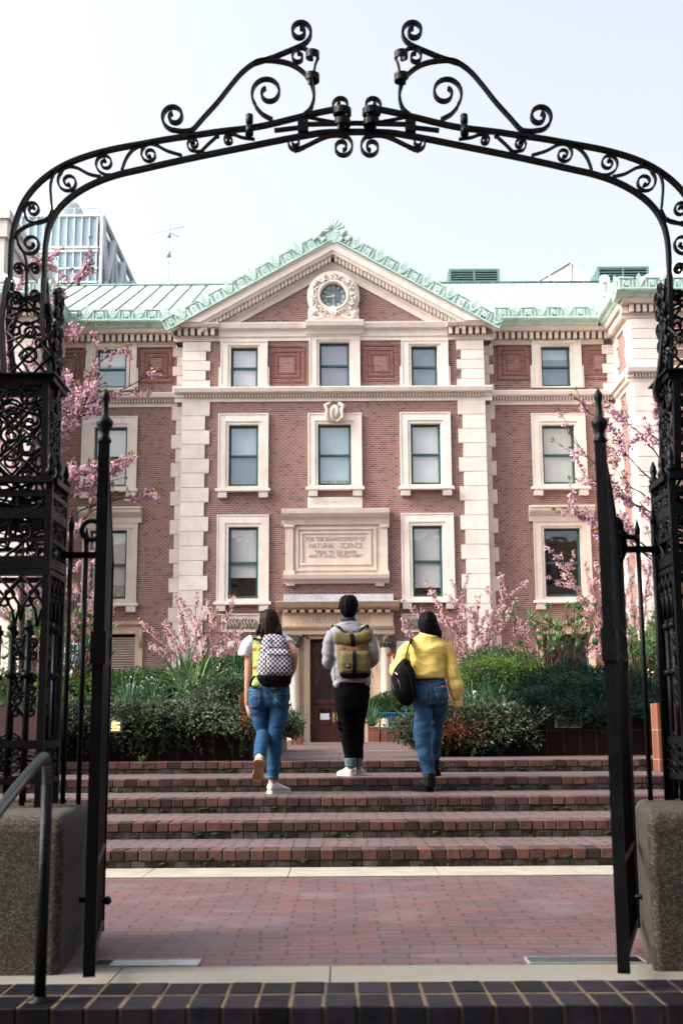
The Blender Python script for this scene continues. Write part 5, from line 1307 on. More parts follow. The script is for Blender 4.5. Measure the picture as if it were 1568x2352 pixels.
# jeans
def jeans(Y, hips, legs, m, parent, fo, name='jeans', vox=.008):
    b = MB(); loft(b, hips, Y, 30, 2.4)
    for pts, rs in legs: limb(b, pts, rs, 20)
    return remesh(b, name, m, parent, vox, 2, fo)
def buttocks(b, pts):
    for p, r in pts: b.ball(p, r, 14, 10)
def jeans1():
    b = MB(); loft(b, [(574, 661, 1572, .108, 0), (571.5, 663.5, 1586, .12, 0), (571, 665, 1600, .125, -.0), (573, 664, 1612, .115, 0), (576, 661, 1624, .10, 0)], Y1, 30, 2.4)
    buttocks(b, ((J1(594, 1604, -.05), (.088, .085, .105)), (J1(641, 1603, -.05), (.09, .085, .105))))
    limb(b, [J1(642, 1615), J1(638.5, 1650), J1(632.5, 1690), J1(631, 1722), J1(628, 1755), J1(625.5, 1789)], [.092, .080, .062, .057, .052, .049], 22)
    limb(b, [J1(594.5, 1615), J1(598, 1650, .02), J1(604, 1682, .03), J1(602, 1700, -.09), J1(598, 1722, -.2), J1(596, 1740, -.29)], [.090, .074, .057, .060, .052, .047], 22)
    return remesh(b, 'jeans', M_DENIM, p1, .0075, 2, lambda p, n: folds(.010, 5, 15, 1)(p, n)+folds(.004, 14, 38, 6)(p, n))
jn = jeans1(); bv = bvh_of([jn])
b = MB()
for pts in (([(571.6, 1583), (583, 1585.5), (595.5, 1584), (594, 1604), (592, 1618), (583, 1625.5), (574, 1618), (571, 1604)]), ([(618, 1580), (640, 1581), (658, 1573)]), ([(618, 1580), (628, 1603), (648, 1619), (660, 1606), (660, 1583)]), ([(606, 1571), (608, 1590), (613, 1605), (616, 1613)]), ([(628, 1597), (640, 1593), (658, 1594)]), ([(573, 1602), (582, 1598), (592, 1598)])): decal(b, bv, pts, .55, .002)
for pts in ([(613.5, 1784), (638, 1784.5)], [(584.5, 1737), (592, 1733.5), (600, 1734), (608, 1739)]): decal(b, bv, pts, .55, .002)
b.build('stitching', M_STITCH, p1)
b = MB()
for pts in ([(574, 1577), (600, 1578.5), (630, 1578.5), (662, 1575)], [(617, 1614), (617.5, 1640), (618, 1680)], [(617.5, 1693), (633, 1692), (648, 1693)], [(618, 1704), (634, 1702), (647, 1704)], [(591, 1681), (604, 1682.5), (616, 1680)], [(622, 1629), (640, 1633), (659, 1628)]): decal(b, bv, pts, .8, .0015)
b.build('seams', M_SEAMD, p1)
b = MB(); patch(b, bv, 624, 1579.5, 631.5, 1582.3, .004); b.build('jeans_tag', M_WHITE, p1)
# shoes
hr_ = J1(619, 1822); hr_.z = TOPS[2]; hr_.y = Y1-.03
u_, s_ = shoe(hr_, Vector((.62, .78, 0)), .265, .048, .095); u_.build('shoe', M_SHOE, p1); s_.build('shoe_sole', M_SHOE, p1)
hl = J1(594, 1747, -.40); tl = J1(592.0, 1796, -.24); dd = (tl-hl); un = Vector((0.1, 1, 0)).cross(Vector((0, 0, 1))); upn = Vector((0, 1, .35))
u_, s_ = shoe(hl, dd, .245, .047, .09, upn); so1 = u_.build('shoe', M_SHOE, p1); sol = s_.build('shoe_sole', M_GUM, p1)
bv = bvh_of([sol]); b = MB()
for c, rx, ry in (((593.5, 1758), 8, 7.5), ((591, 1781), 9, 10)):
    for k in (.25, .5, .75, .98): decal(b, bv, [(c[0]+rx*k*math.cos(t), c[1]+ry*k*math.sin(t)) for t in [2*math.pi*i/16 for i in range(17)]], .6, .002)
b.build('tread_grooves', M_SOLEL, p1)
b = MB(); b.tube([J1(663, 1553, -.045)+Vector((math.cos(R(30*i))*.031, math.sin(R(30*i))*.031, .008*math.sin(R(30*i)))) for i in range(13)], .003, 6); b.build('bracelet', M_WHITE, p1)
# checked backpack (worn: a thing of its own)
def checkmat():
    m, nt, b = newmat('navy_white_check'); v = coords(nt, sc=(1, 0, 1)); 
    mp = N(nt, 'ShaderNodeVectorMath', operation='ADD'); mp.inputs[1].default_value = (.003, .005, .004); nt.links.new(v, mp.inputs[0])
    nz = N(nt, 'ShaderNodeTexNoise'); nz.inputs['Scale'].default_value = 9; nt.links.new(v, nz.inputs['Vector']); sc_n = N(nt, 'ShaderNodeVectorMath', operation='SCALE'); sc_n.inputs[3].default_value = .010; nt.links.new(nz.outputs['Color'], sc_n.inputs[0])
    ad = N(nt, 'ShaderNodeVectorMath', operation='ADD'); nt.links.new(mp.outputs[0], ad.inputs[0]); nt.links.new(sc_n.outputs[0], ad.inputs[1])
    ck_ = N(nt, 'ShaderNodeTexChecker'); ck_.inputs['Scale'].default_value = 49; ck_.inputs[1].default_value = (.004, .006, .018, 1); ck_.inputs[2].default_value = (.30, .29, .33, 1); nt.links.new(ad.outputs[0], ck_.inputs[0])
    nt.links.new(ck_.outputs[0], b.inputs['Base Color']); b.inputs['Roughness'].default_value = .85; return m
M_CHECK = checkmat()
bp1 = empty('backpack', J1(631, 1578, -.2), 'black and white checked backpack hanging on the back of the person in the knitted vest', 'backpack')
b = MB(); loft(b, [(616, 634, 1457, .03, -.15), (607, 648, 1461, .06, -.17), (602, 656, 1472, .085, -.19), (600, 660, 1488, .10, -.205), (596.5, 664, 1510, .11, -.215), (592, 668, 1535, .115, -.22), (590.8, 669.5, 1550, .115, -.22), (591, 669, 1552.5, .11, -.22)], Y1, 34, 3)
loft(b, [(614, 664, 1493, .03, -.30), (612, 666.5, 1500, .05, -.31), (611, 669, 1530, .055, -.315), (612, 669.5, 1546, .05, -.31), (616, 667, 1549, .03, -.30)], Y1, 30, 3.4)
bag = remesh(b, 'bag', M_CHECK, bp1, .007, 2, folds(.008, 7, 9, 8))
b = MB(); loft(b, [(590.5, 670, 1549.5, .113, -.218), (591, 669.5, 1560, .113, -.215), (598, 667, 1571, .10, -.205), (606, 660, 1576.5, .07, -.19), (612, 652, 1578, .04, -.17)], Y1, 30, 2.8)
remesh(b, 'bag_base', M_BLK, bp1, .008, 2, folds(.006, 7, 9, 2))
bv = bvh_of([bag]); b = MB()
decal(b, bv, [(614, 1502.5), (630, 1504.5), (650, 1505), (665, 1504)], 1.8, .004); decal(b, bv, [(606, 1500), (610, 1490), (620, 1487), (640, 1487), (656, 1490), (664, 1500)], 1.1, .003); decal(b, bv, [(611, 1509), (610.5, 1530), (612, 1545)], 1.2, .003); b.build('zips', M_BLK, bp1)
b = MB(); decal(b, bv, [(617, 1489), (623, 1484), (626, 1476), (622, 1470), (616, 1474)], 1.6, .006); b.build('drawcord', M_BLK, bp1)
b = MB()
b.tube([J1(612, 1464, -.16), J1(596, 1470, -.125), J1(586, 1466, -.09), J1(580, 1470, .03), J1(580, 1500, .13)], [(.022, .006)]*5, 8); b.tube([J1(645, 1462, -.16), J1(648, 1464, -.11), J1(648, 1470, .05), J1(646, 1500, .14)], [(.022, .006)]*4, 8)
b.tube([J1(593, 1556, -.17), J1(585, 1553, -.13), J1(578, 1562, -.12), J1(575, 1575, -.09), J1(585, 1578, -.12), J1(598, 1574, -.15)], [(.013, .005)]*6, 6)
b.tube([J1(636, 1456, -.17), J1(640, 1449, -.18), J1(646, 1448, -.18), J1(648, 1456, -.16)], [(.010, .005)]*4, 6)
b.tube([J1(664, 1568, -.16), J1(666, 1600, -.14), J1(668, 1618, -.14), J1(674, 1636, -.13)], [(.009, .003)]*4, 6)
b.build('straps', M_BLK, bp1)

# ---------------------------------------------------------------- person with roll-top backpack
Y2 = 12.05
def J2(x, y, dy=0): return P(x, y, Y2+dy)
p2 = empty('person', (J2(805, 1780).x, Y2, TOPS[3]), 'person with short black hair in a pale grey sweater and black turned up trousers', 'person', 'people walking up the steps')
b = MB(); face_head(b, J2(800, 1398, .01), 1.02)
b.tube([J2(800, 1408, -.005), J2(800, 1436, -.015)], [.056, .062], 14)
loft(b, [(778, 822, 1438, .08, 0), (766, 838, 1450, .10, 0), (768, 836, 1490, .10, 0), (772, 840, 1540, .095, 0), (772, 842, 1580, .10, 0), (776, 838, 1600, .095, 0)], Y2)
for sx, pts in ((1, [J2(766, 1456), J2(757, 1490, -.02), J2(754, 1516, -.03), J2(764, 1524, .12), J2(779, 1526, .26)]), (-1, [J2(838, 1454), J2(850, 1486, -.02), J2(856, 1512, -.03), J2(845, 1522, .12), J2(822, 1525, .26)])):
    limb(b, pts, [.058, .048, .040, .038, .027]); hand(b, pts[-1], Vector((.45*sx, .8, .15)), Vector((.3*sx, -.2, -.9)), -sx, 35)
limb(b, [J2(791, 1605), J2(795, 1670), J2(800, 1710), J2(806, 1768)], [.068, .045, .038, .030]); limb(b, [J2(824, 1605), J2(822, 1670, .05), J2(821, 1710, .06), J2(823, 1766, .06)], [.068, .045, .036, .030])
remesh(b, 'body', M_SKIN2, p2, .0065, 1)
rng = random.Random(3)
def tufts(b):
    for i in range(170):
        a = rng.uniform(0, 2*math.pi); e = rng.uniform(-.25, 1.4); c = J2(800, 1394, .0); d_ = Vector((math.cos(a)*math.cos(e)*.088, math.sin(a)*math.cos(e)*.10, math.sin(e)*.108)); t_ = Vector((rng.uniform(-.02, .02), rng.uniform(-.02, .01), rng.uniform(-.012, .012)))
        b.tube([c+d_*.90, c+d_*1.03+t_*.4, c+d_*1.10+t_], [.013, .008, .003], 6)
mkhair('hair', [(791, 811, 1368.5, .04, -.01), (783, 817, 1372, .08, -.01), (779.5, 820.5, 1380, .105, -.01), (778.3, 822, 1392, .112, -.012), (782, 818.5, 1403, .095, -.026), (786, 815, 1412, .07, -.038), (790, 811, 1418, .045, -.042)], Y2, M_HAIR2, p2, .007, tufts, .006, 4)
hc2 = J2(800, 1398); trim_front(p2.children[-1], Y2, lambda v: v.y > Y2+.05 and v.z < hc2.z+.06)
b = MB(); loft(b, [(784.5, 815.5, 1418.5, .068, -.012), (783.5, 817, 1423, .075, -.012), (781, 820, 1431, .082, -.01), (781, 820, 1436, .08, -.01)], Y2); b.build('shirt_collar', mat('navy_cotton', (.010, .013, .028), .85, .1), p2)
M_SWEAT = mat('pale_grey_knit', (.18, .185, .205), .95, .10, 5, bmp=.25, bsc=160)
b = MB()
loft(b, [(786, 815, 1427, .075, -.01), (777, 826, 1432, .09, -.01), (767, 836, 1438, .105, 0), (758, 845, 1447, .115, 0), (757, 848, 1458, .12, 0), (762, 848, 1480, .125, 0), (765, 848, 1510, .125, 0), (763, 849, 1535, .13, 0), (761, 850, 1549, .13, 0), (764, 849.5, 1562, .13, 0), (767, 849, 1568, .125, 0)], Y2, 32)
limb(b, [J2(767, 1455), J2(756, 1482, -.02), J2(753, 1507, -.03), J2(753.5, 1519, -.01), J2(763, 1525, .10), J2(775, 1527, .22)], [.070, .062, .056, .056, .050, .040]); limb(b, [J2(838, 1453), J2(850, 1480, -.02), J2(856.5, 1503, -.03), J2(856, 1515, -.01), J2(846, 1523, .10), J2(828, 1526, .22)], [.070, .063, .057, .056, .050, .040])
b.ball(J2(776, 1571, -.02), (.045, .10, .045)); b.ball(J2(843, 1568, -.02), (.03, .10, .035))
sw = remesh(b, 'sweater', M_SWEAT, p2, .008, 2, lambda p, n: folds(.014, 5, 9, 11)(p, n)+folds(.004, 14, 24, 2)(p, n))
bv = bvh_of([sw]); b = MB(); decal(b, bv, [(757, 1452), (760, 1464), (765, 1485)], .8, .001); decal(b, bv, [(847, 1452), (843, 1464), (840, 1480)], .8, .001); b.build('seams', mat('knit_seam', (.28, .28, .31), .95, .05), p2)
b = MB(); loft(b, [(770, 846, 1562, .105, 0), (767, 849, 1580, .118, 0), (768, 848, 1600, .122, 0), (771, 845, 1618, .11, 0), (776, 840, 1630, .095, 0)], Y2, 30, 2.5)
limb(b, [J2(790, 1618), J2(793, 1655, .0), J2(797, 1690), J2(801, 1718), J2(806, 1748)], [.085, .070, .062, .058, .053], 20); limb(b, [J2(826, 1618), J2(822, 1655, .04), J2(821, 1690, .06), J2(820.5, 1718, .06), J2(821, 1748, .06)], [.085, .068, .064, .060, .050], 20)
b.ball(J2(778.5, 1658, -.02), (.022, .04, .03)); b.ball(J2(779, 1671, -.02), (.018, .04, .02))
remesh(b, 'trousers', M_BLACKD, p2, .008, 2, folds(.007, 5, 14, 6))
for (x0, x1, dy, yb) in ((791.5, 818, -.0, 1762), (815, 832, .06, 1759)):
    b = MB(); loft(b, [(x0-.5, x1+.5, 1741, .055, dy), (x0-.8, x1+.8, 1743, .058, dy), (x0+.5, x1-.2, yb-1, .052, dy), (x0+1, x1-1, yb, .046, dy)], Y2, 24, 2.2); remesh(b, 'trouser_cuff', M_CUFF, p2, .006, 1, folds(.003, 12, 12, 2))
h_ = J2(810, 1784, -.02); h_.z = TOPS[3]; u_, s_ = shoe(h_, Vector((-.45, .9, 0)), .285, .050, .085); u_.build('shoe', M_SHOE, p2); s_.build('shoe_sole', M_SHOE, p2)
h_ = J2(822, 1782, .06); h_.z = TOPS[3]; u_, s_ = shoe(h_, Vector((.14, 1, 0)), .285, .050, .085); u_.build('shoe', M_SHOE, p2); s_.build('shoe_sole', M_SHOE, p2)
bp2 = empty('backpack', J2(811, 1558, -.2), 'olive green roll-top backpack with a brown leather band on the person in the grey sweater', 'backpack')
M_OLIVE = mat('olive_waxed_canvas', (.082, .066, .024), .8, .16, 9, bmp=.2, bsc=120); M_LEATHER = mat('brown_leather', (.10, .026, .017), .5, .2, 20); M_OLIVE2 = mat('khaki_patch', (.22, .18, .09), .85, .1, 20)
b = MB(); loft(b, [(776, 845, 1472, .07, -.21), (774, 846.5, 1480, .09, -.22), (774, 847, 1500, .105, -.23), (775, 849.5, 1520, .11, -.235), (778, 851, 1540, .11, -.235), (779, 851, 1547, .11, -.235)], Y2, 34, 4)
loft(b, [(783, 845, 1495, .04, -.31), (781, 847, 1503, .055, -.325), (781, 849, 1525, .065, -.33), (782, 850, 1543, .06, -.325), (785, 848, 1547, .04, -.31)], Y2, 30, 3.5)
bag = remesh(b, 'bag', M_OLIVE, bp2, .007, 2, folds(.007, 7, 7, 21))
b = MB()      # rolled top: a drooping spiral of canvas
pts = [J2(770.5, 1466, -.27), J2(779, 1466.5, -.285), J2(797, 1469.5, -.30), J2(812, 1471, -.30), J2(830, 1468, -.29), J2(842, 1462, -.28), J2(850, 1460, -.265)]
a_, r_ = smooth_path(pts, [.046, .052, .052, .050, .052, .056, .048]); b.tube(a_, [(r*.78, r*1.15) for r in r_], 16)
loft(b, [(774, 843, 1453, .012, -.27), (773, 846, 1462, .03, -.27), (774, 846, 1476, .05, -.26)], Y2, 24, 3)
roll = remesh(b, 'rolled_top', M_OLIVE, bp2, .007, 2, folds(.007, 6, 10, 31))
b = MB(); loft(b, [(779, 851, 1546.5, .108, -.235), (780, 850.5, 1551, .10, -.23), (784, 846, 1556, .08, -.22), (790, 840, 1558.5, .05, -.21)], Y2, 30, 3); b.ball(J2(815, 1548, -.30), (.13, .055, .022)); remesh(b, 'bag_base', M_BLK, bp2, .007, 2)
bv = bvh_of([bag, roll]); b = MB()
for i in range(9):
    pass
decal(b, bv, [(779, 1486), (790, 1488.5), (811, 1490), (830, 1489), (842.5, 1485)], 10, .005); b.build('leather_band', M_LEATHER, bp2)
b = MB(); 
for x, y in ((791.7, 1490), (832.3, 1488)): patch(b, bv, x-1.7, y-1.2, x+1.7, y+1.2, .009, 2)
b.build('rivets', M_BLK, bp2)
b = MB(); decal(b, bv, [(806.5, 1457), (808, 1462), (810, 1470), (810.5, 1480), (811, 1486)], 9.5, .008); decal(b, bv, [(812, 1493), (812.3, 1500)], 2, .01); decal(b, bv, [(813.5, 1499), (813.5, 1509)], 8, .014); decal(b, bv, [(813.8, 1508), (814, 1530), (813, 1549)], 8.5, .007); b.build('centre_strap', M_BLK, bp2)
b = MB(); b.tube([J2(813, 1550, -.34), J2(812, 1557, -.30), J2(811.5, 1566, -.28)], [(.020, .003)]*3, 6); b.build('strap_tail', M_BLK, bp2)
b = MB(); patch(b, bv, 791, 1523.5, 804, 1533, .006, 4); lb = b.build('maker_label', mat('slate_label', (.012, .022, .026), .7, .1), bp2)
b = MB()
for k in range(5): x = 792.6+k*2.1; patch(b, bv, x, 1527.2+(k % 2)*.3, x+1.5, 1528.4+(k % 2)*.3, .008, 1)
decal(b, bv, [(795, 1525.8), (797.5, 1525.0), (800, 1525.8)], .5, .008); decal(b, bv, [(795, 1530.8), (800, 1530.8)], .5, .008); b.build('label_lettering', M_WHITE, lb)
b = MB()
for pts in ([J2(793, 1457, -.20), J2(786, 1449, -.16), J2(778, 1441, -.13), J2(770, 1438, -.06), J2(766, 1446, .06), J2(768, 1480, .14)], [J2(820, 1457, -.20), J2(827, 1449, -.16), J2(833, 1441, -.13), J2(838, 1438, -.06), J2(842, 1446, .06), J2(840, 1480, .14)]):
    a_, r_ = smooth_path(pts, [.03]*6); b.tube(a_, [(.030, .007)]*len(a_), 8)
b.tube([J2(791, 1453, -.19), J2(795, 1451.5, -.21), J2(803, 1454, -.22), J2(813, 1451, -.21), J2(818, 1453, -.19)], [(.011, .006)]*5, 8)
b.tube([J2(773, 1512, -.14), J2(768.5, 1520, -.13), J2(768, 1545, -.15), J2(770, 1560, -.16), J2(769, 1563, -.16)], [(.010, .003)]*5, 6); b.tube([J2(850, 1537, -.16), J2(853, 1546, -.16), J2(858, 1556, -.16), J2(856, 1557, -.16)], [(.010, .003)]*4, 6)
b.build('straps', M_BLK, bp2)
b = MB()
for x in (775.5, 833.5):
    s = 1 if x < 800 else -1; b.tube([J2(x-s*4.5 if s > 0 else x+4.5, 1437.0, -.095), J2(x, 1438.0, -.135), J2(x+s*4, 1441.5, -.155)], [(.034, .010)]*3, 8)
b.build('shoulder_pads', M_OLIVE2, bp2)

# ---------------------------------------------------------------- person in yellow jacket
Y3 = 11.37
def J3(x, y, dy=0): return P(x, y, Y3+dy)
p3 = empty('person', (J3(985, 1820).x, Y3, TOPS[2]), 'person with long black hair in a cropped yellow jacket, blue jeans and black boots', 'person', 'people walking up the steps')
b = MB(); face_head(b, J3(981, 1433, .02), .97)
b.tube([J3(981, 1442), J3(981, 1470, -.015)], [.048, .056], 14)
loft(b, [(962, 1002, 1468, .07, 0), (946, 1016, 1480, .085, 0), (948, 1014, 1500, .09, 0), (952, 1012, 1530, .085, 0), (952, 1016, 1562, .09, 0), (955, 1019, 1590, .085, 0), (962, 1013, 1606, .07, 0)], Y3)
limb(b, [J3(1016, 1486), J3(1030, 1525, -.02), J3(1040, 1560, -.02), J3(1047, 1585, .02), J3(1050, 1614, .05)], [.05, .042, .036, .033, .024])
hand(b, J3(1050, 1612, .05), Vector((-.10, .25, -1)), Vector((-.9, .3, 0)), -1, 62, .92)
wl = J3(905, 1524, .22); limb(b, [J3(946, 1487), J3(928, 1515, 0), J3(918, 1542, .0), J3(911, 1535, .12), wl], [.05, .042, .036, .033, .024])
hand(b, wl, Vector((-.25, .55, .55)), Vector((.8, .3, .3)), 1, 40, .92)
limb(b, [J3(969, 1605), J3(971, 1690), J3(977, 1735), J3(986, 1795)], [.066, .05, .042, .034]); limb(b, [J3(1005, 1605), J3(1001, 1664, .26), J3(998, 1710, .38), J3(997, 1750, .5)], [.066, .045, .038, .032])
remesh(b, 'body', M_SKIN2, p3, .0065, 1)
def str3(b):
    for x0, x1, x2, yb in ((1000, 1006, 1014, 1467), (998, 1003, 1010, 1464), (1001, 1009, 1013.5, 1460), (996, 1000, 1004, 1460)): b.tube([J3(x0, 1436, -.07), J3(x1, 1452, -.09), J3(x2, yb, -.10)], [.026, .020, .006], 9)
mkhair('hair', [(976, 986, 1404, .03, 0), (969, 994, 1407, .07, -.0), (963, 1000, 1414, .095, -.0), (959.5, 1003.5, 1424, .108, -.005), (958.8, 1005.5, 1434, .105, -.012), (961, 1007.5, 1444, .09, -.03), (965, 1010, 1453, .06, -.055), (975, 1010, 1459, .035, -.08)], Y3, M_HAIR2, p3, .0022, str3, .0065, 9)
hc3 = J3(981, 1433); trim_front(p3.children[-1], Y3, lambda v: v.y > Y3+.06 and v.z < hc3.z+.065)
b = MB(); decal(b, bvh_of([p3.children[-1]]), [(979.5, 1405), (978, 1411), (977.6, 1418), (979, 1426)], .7, .002); b.build('hair_parting', mat('parting', (.05, .035, .03), .8, .1), p3)
M_YEL = mat('yellow_denim', (.66, .53, .175), .9, .10, 5, bmp=.3, bsc=140, c2=(.60, .43, .10)); M_YEL2 = mat('yellow_denim_seam', (.36, .24, .04), .9, .1)
b = MB()
loft(b, [(962, 1001, 1458, .08, -.01), (955, 1008, 1464, .10, -.005), (944, 1018, 1471, .112, 0), (938, 1026, 1480, .122, 0), (937, 1028, 1492, .13, 0), (940, 1024, 1510, .135, 0), (942, 1021, 1535, .138, 0), (943, 1021.5, 1556, .14, 0), (944, 1021.5, 1559, .13, 0)], Y3, 34, 2.5)
limb(b, [J3(1017, 1486), J3(1031, 1505, -.01), J3(1036, 1530, -.02), J3(1041, 1555, -.02), J3(1046.5, 1577, .0), J3(1049, 1597, .03), J3(1050.5, 1607, .04), J3(1051, 1621, .05)], [.072, .062, .057, .060, .061, .050, .040, .041], 22)
limb(b, [J3(947, 1488), J3(929, 1505, .0), J3(919, 1530, .0), J3(914, 1541, .05), J3(909.5, 1535, .14), J3(907, 1528, .18)], [.075, .068, .064, .064, .056, .046], 22)
def jf(p, n): return folds(.020, 4.2, 8, 14)(p, n)+.6*folds(.008, 11, 15, 4)(p, n)
jk = remesh(b, 'jacket', M_YEL, p3, .008, 2, jf)
b = MB(); loft(b, [(965, 998, 1451.5, .068, -.02), (963, 1000, 1453, .075, -.02), (959, 1005, 1462, .092, -.02), (957.5, 1006.5, 1465.5, .098, -.02), (960, 1004, 1466, .088, -.018)], Y3, 30); cl = remesh(b, 'collar', M_YEL, p3, .006, 1, folds(.003, 9, 9, 4))
bv = bvh_of([jk, cl]); b = MB()
for pts in ([(937, 1506), (945, 1502), (960, 1498.5), (990, 1498.5), (1012, 1500), (1020, 1503), (1026, 1512)], [(958, 1464.5), (980, 1462.2), (1006, 1464.5)], [(944, 1556), (962, 1557.5), (985, 1559), (1020, 1558)], [(1026, 1480), (1034, 1492), (1040, 1500)], [(1022, 1506), (1028, 1520), (1036, 1545), (1042, 1570), (1047, 1592), (1051, 1606)], [(1038.5, 1606), (1050, 1608.5), (1061, 1606)], [(930, 1487), (924, 1495)], [(1051, 1607), (1052.5, 1620)]): decal(b, bv, pts, .9, .0015)
b.build('seams', M_YEL2, p3)
b = MB(); c = onto(bv, 1056, 1614)
if c: b.ball(c[0]-c[2]*.003, .009, 10, 6)
b.build('cuff_button', mat('pewter', (.35, .33, .30), .4, .1, metal=.8), p3)
b = MB(); loft(b, [(951, 1018, 1556, .10, 0), (949, 1021, 1566, .108, 0)], Y3, 24); b.build('top', M_BLK, p3)
b = MB(); loft(b, [(949, 1021, 1562, .11, 0), (948, 1024, 1575, .118, 0), (947.5, 1027, 1588, .125, 0), (949, 1027, 1603, .12, 0), (952, 1023, 1618, .10, 0)], Y3, 30, 2.4)
buttocks(b, ((J3(969, 1598, -.05), (.080, .085, .10)), (J3(1006, 1596, -.045), (.080, .085, .10))))
limb(b, [J3(969, 1612), J3(970.5, 1650), J3(971, 1687), J3(974.5, 1720), J3(980, 1750), J3(986, 1779)], [.088, .079, .079, .069, .060, .053], 22)
limb(b, [J3(1006, 1612, .02), J3(1003, 1640, .12), J3(1001, 1664, .24), J3(999, 1695, .32), J3(998, 1718, .40), J3(997.5, 1736, .46)], [.086, .070, .066, .062, .056, .052], 22)
jn = remesh(b, 'jeans', M_DENIM2, p3, .0075, 2, lambda p, n: folds(.018, 4.5, 9, 17)(p, n)+.3*folds(.006, 12, 22, 7)(p, n))
bv = bvh_of([jn]); b = MB()
for pts in ([(951, 1576), (966, 1576), (980, 1577), (977.5, 1600), (976.5, 1604), (962, 1609.5), (953, 1604)], [(998, 1578.5), (1022, 1579), (1027, 1577)], [(998, 1578.5), (1002, 1594), (1005.5, 1608), (1016, 1612), (1020, 1610)], [(965, 1565), (976, 1570), (987, 1574), (1000, 1571), (1018, 1565)], [(986.5, 1566), (987, 1580), (989, 1600), (986, 1616)], [(1022, 1608), (1026, 1580)]): decal(b, bv, pts, .6, .002)
b.build('stitching', M_STITCH, p3)
b = MB(); decal(b, bv, [(973, 1785), (978, 1780), (986, 1777.5), (994, 1778), (1000, 1782)], 1.2, .003); decal(b, bv, [(991, 1700), (990.5, 1740)], .8, .001); b.build('frayed_hem', mat('frayed_cotton', (.30, .36, .42), .9, .2), p3)
b = MB(); decal(b, bv, [(1012, 1577.5), (1016, 1576), (1022, 1575.5)], 3, .006); b.build('pink_card', mat('pink_paper', (.55, .25, .22), .8, .2, 40), p3)
h_ = J3(986, 1821, -.03); h_.z = TOPS[2]; u_, s_ = shoe(h_, Vector((-.42, .9, 0)), .27, .056, .12); b = MB(); b.v, b.f, b.sm = u_.v, u_.f, u_.sm
limb(b, [J3(987, 1775, -.02), J3(987, 1795, -.02), J3(986.5, 1806, -.01)], [.052, .050, .050]); remesh(b, 'boot', M_BOOT, p3, .007, 2, folds(.005, 8, 16, 3))
b = MB(); 
for k, (z, gr) in enumerate(((0, 1.0), (.018, 1.06), (.034, 1.0))):
    u2, s2 = shoe(h_+Vector((0, 0, z)), Vector((-.42, .9, 0)), .275*gr, .058*gr, .1); b.add(s2.v, s2.f)
b.build('boot_sole', M_BLK, p3)
h_ = J3(998, 1772, .50); u_, s_ = shoe(h_, Vector((.1, .9, -.30)), .26, .052, .11); b = MB(); b.v, b.f, b.sm = u_.v, u_.f, u_.sm; limb(b, [J3(997.5, 1732, .48), J3(998, 1752, .50), J3(998.5, 1764, .52)], [.048, .046, .045]); remesh(b, 'boot', M_BOOT, p3, .007, 2); s_.build('boot_sole', M_BLK, p3)
b = MB(); b.tube([J3(1046.5, 1627, .07), J3(1041.5, 1648, .05)], .0075, 8); o = b.build('white_pen', M_WHITE); tag(o, 'slim white stick held in the lowered hand of the person in yellow', 'pen')
b = MB(); M = Matrix.Translation(J3(901, 1511, .29))@Matrix.Rotation(R(-40), 4, 'Y')@Matrix.Rotation(R(35), 4, 'Z'); b.box(-.036, .036, -.007, .007, -.065, .065, M); o = b.build('phone', mat('tan_leather_case', (.20, .06, .03), .35, .15), None, .006); tag(o, 'phone in a brown leather case held up in front of the person in yellow', 'phone')
sb = empty('shoulder_bag', J3(930, 1618, -.15), 'black zipped backpack slung from the left shoulder of the person in yellow', 'bag')
b = MB(); loft(b, [(926, 934, 1514, .02, -.12), (918, 939, 1522, .05, -.13), (905, 948, 1536, .08, -.145), (899.5, 952, 1552, .095, -.15), (899, 953.5, 1575, .10, -.15), (903, 953, 1592, .095, -.15), (911, 951, 1606, .08, -.14), (920, 947, 1615, .05, -.13), (927, 941, 1619, .03, -.12)], Y3, 30, 2.5)
bg = remesh(b, 'bag', M_BLK, sb, .008, 2, folds(.012, 6, 5, 3))
bv = bvh_of([bg]); b = MB()
for pts in ([(902, 1542), (908, 1545), (913, 1550)], [(913, 1560), (917, 1570), (919, 1582)], [(899.5, 1565), (902, 1575), (906, 1585)]): decal(b, bv, pts, .8, .002)
b.build('zips', mat('brass_zip', (.35, .30, .22), .4, .2, metal=.7), sb)
b = MB()
a_, r_ = smooth_path([J3(931, 1524, -.17), J3(933, 1505, -.17), J3(937, 1488, -.15), J3(941, 1475, -.125), J3(943, 1471.5, -.07), J3(943, 1474, .02), J3(940, 1495, .13)], [.03]*7); b.tube(a_, [(.030, .006)]*len(a_), 8)
a_, r_ = smooth_path([J3(926, 1520, -.18), J3(929, 1530, -.20), J3(938, 1545, -.235), J3(945, 1575, -.24), J3(949, 1610, -.2), J3(951, 1630, -.19)], [.03]*6); b.tube(a_, [(.026, .005)]*len(a_), 8)
a_, r_ = smooth_path([J3(949, 1608, -.2), J3(951, 1635, -.19), J3(948, 1660, -.17), J3(945.5, 1687, -.16)], [.02]*4); b.tube(a_, [(.020, .004)]*len(a_), 8)
b.build('straps', M_BLK, sb)
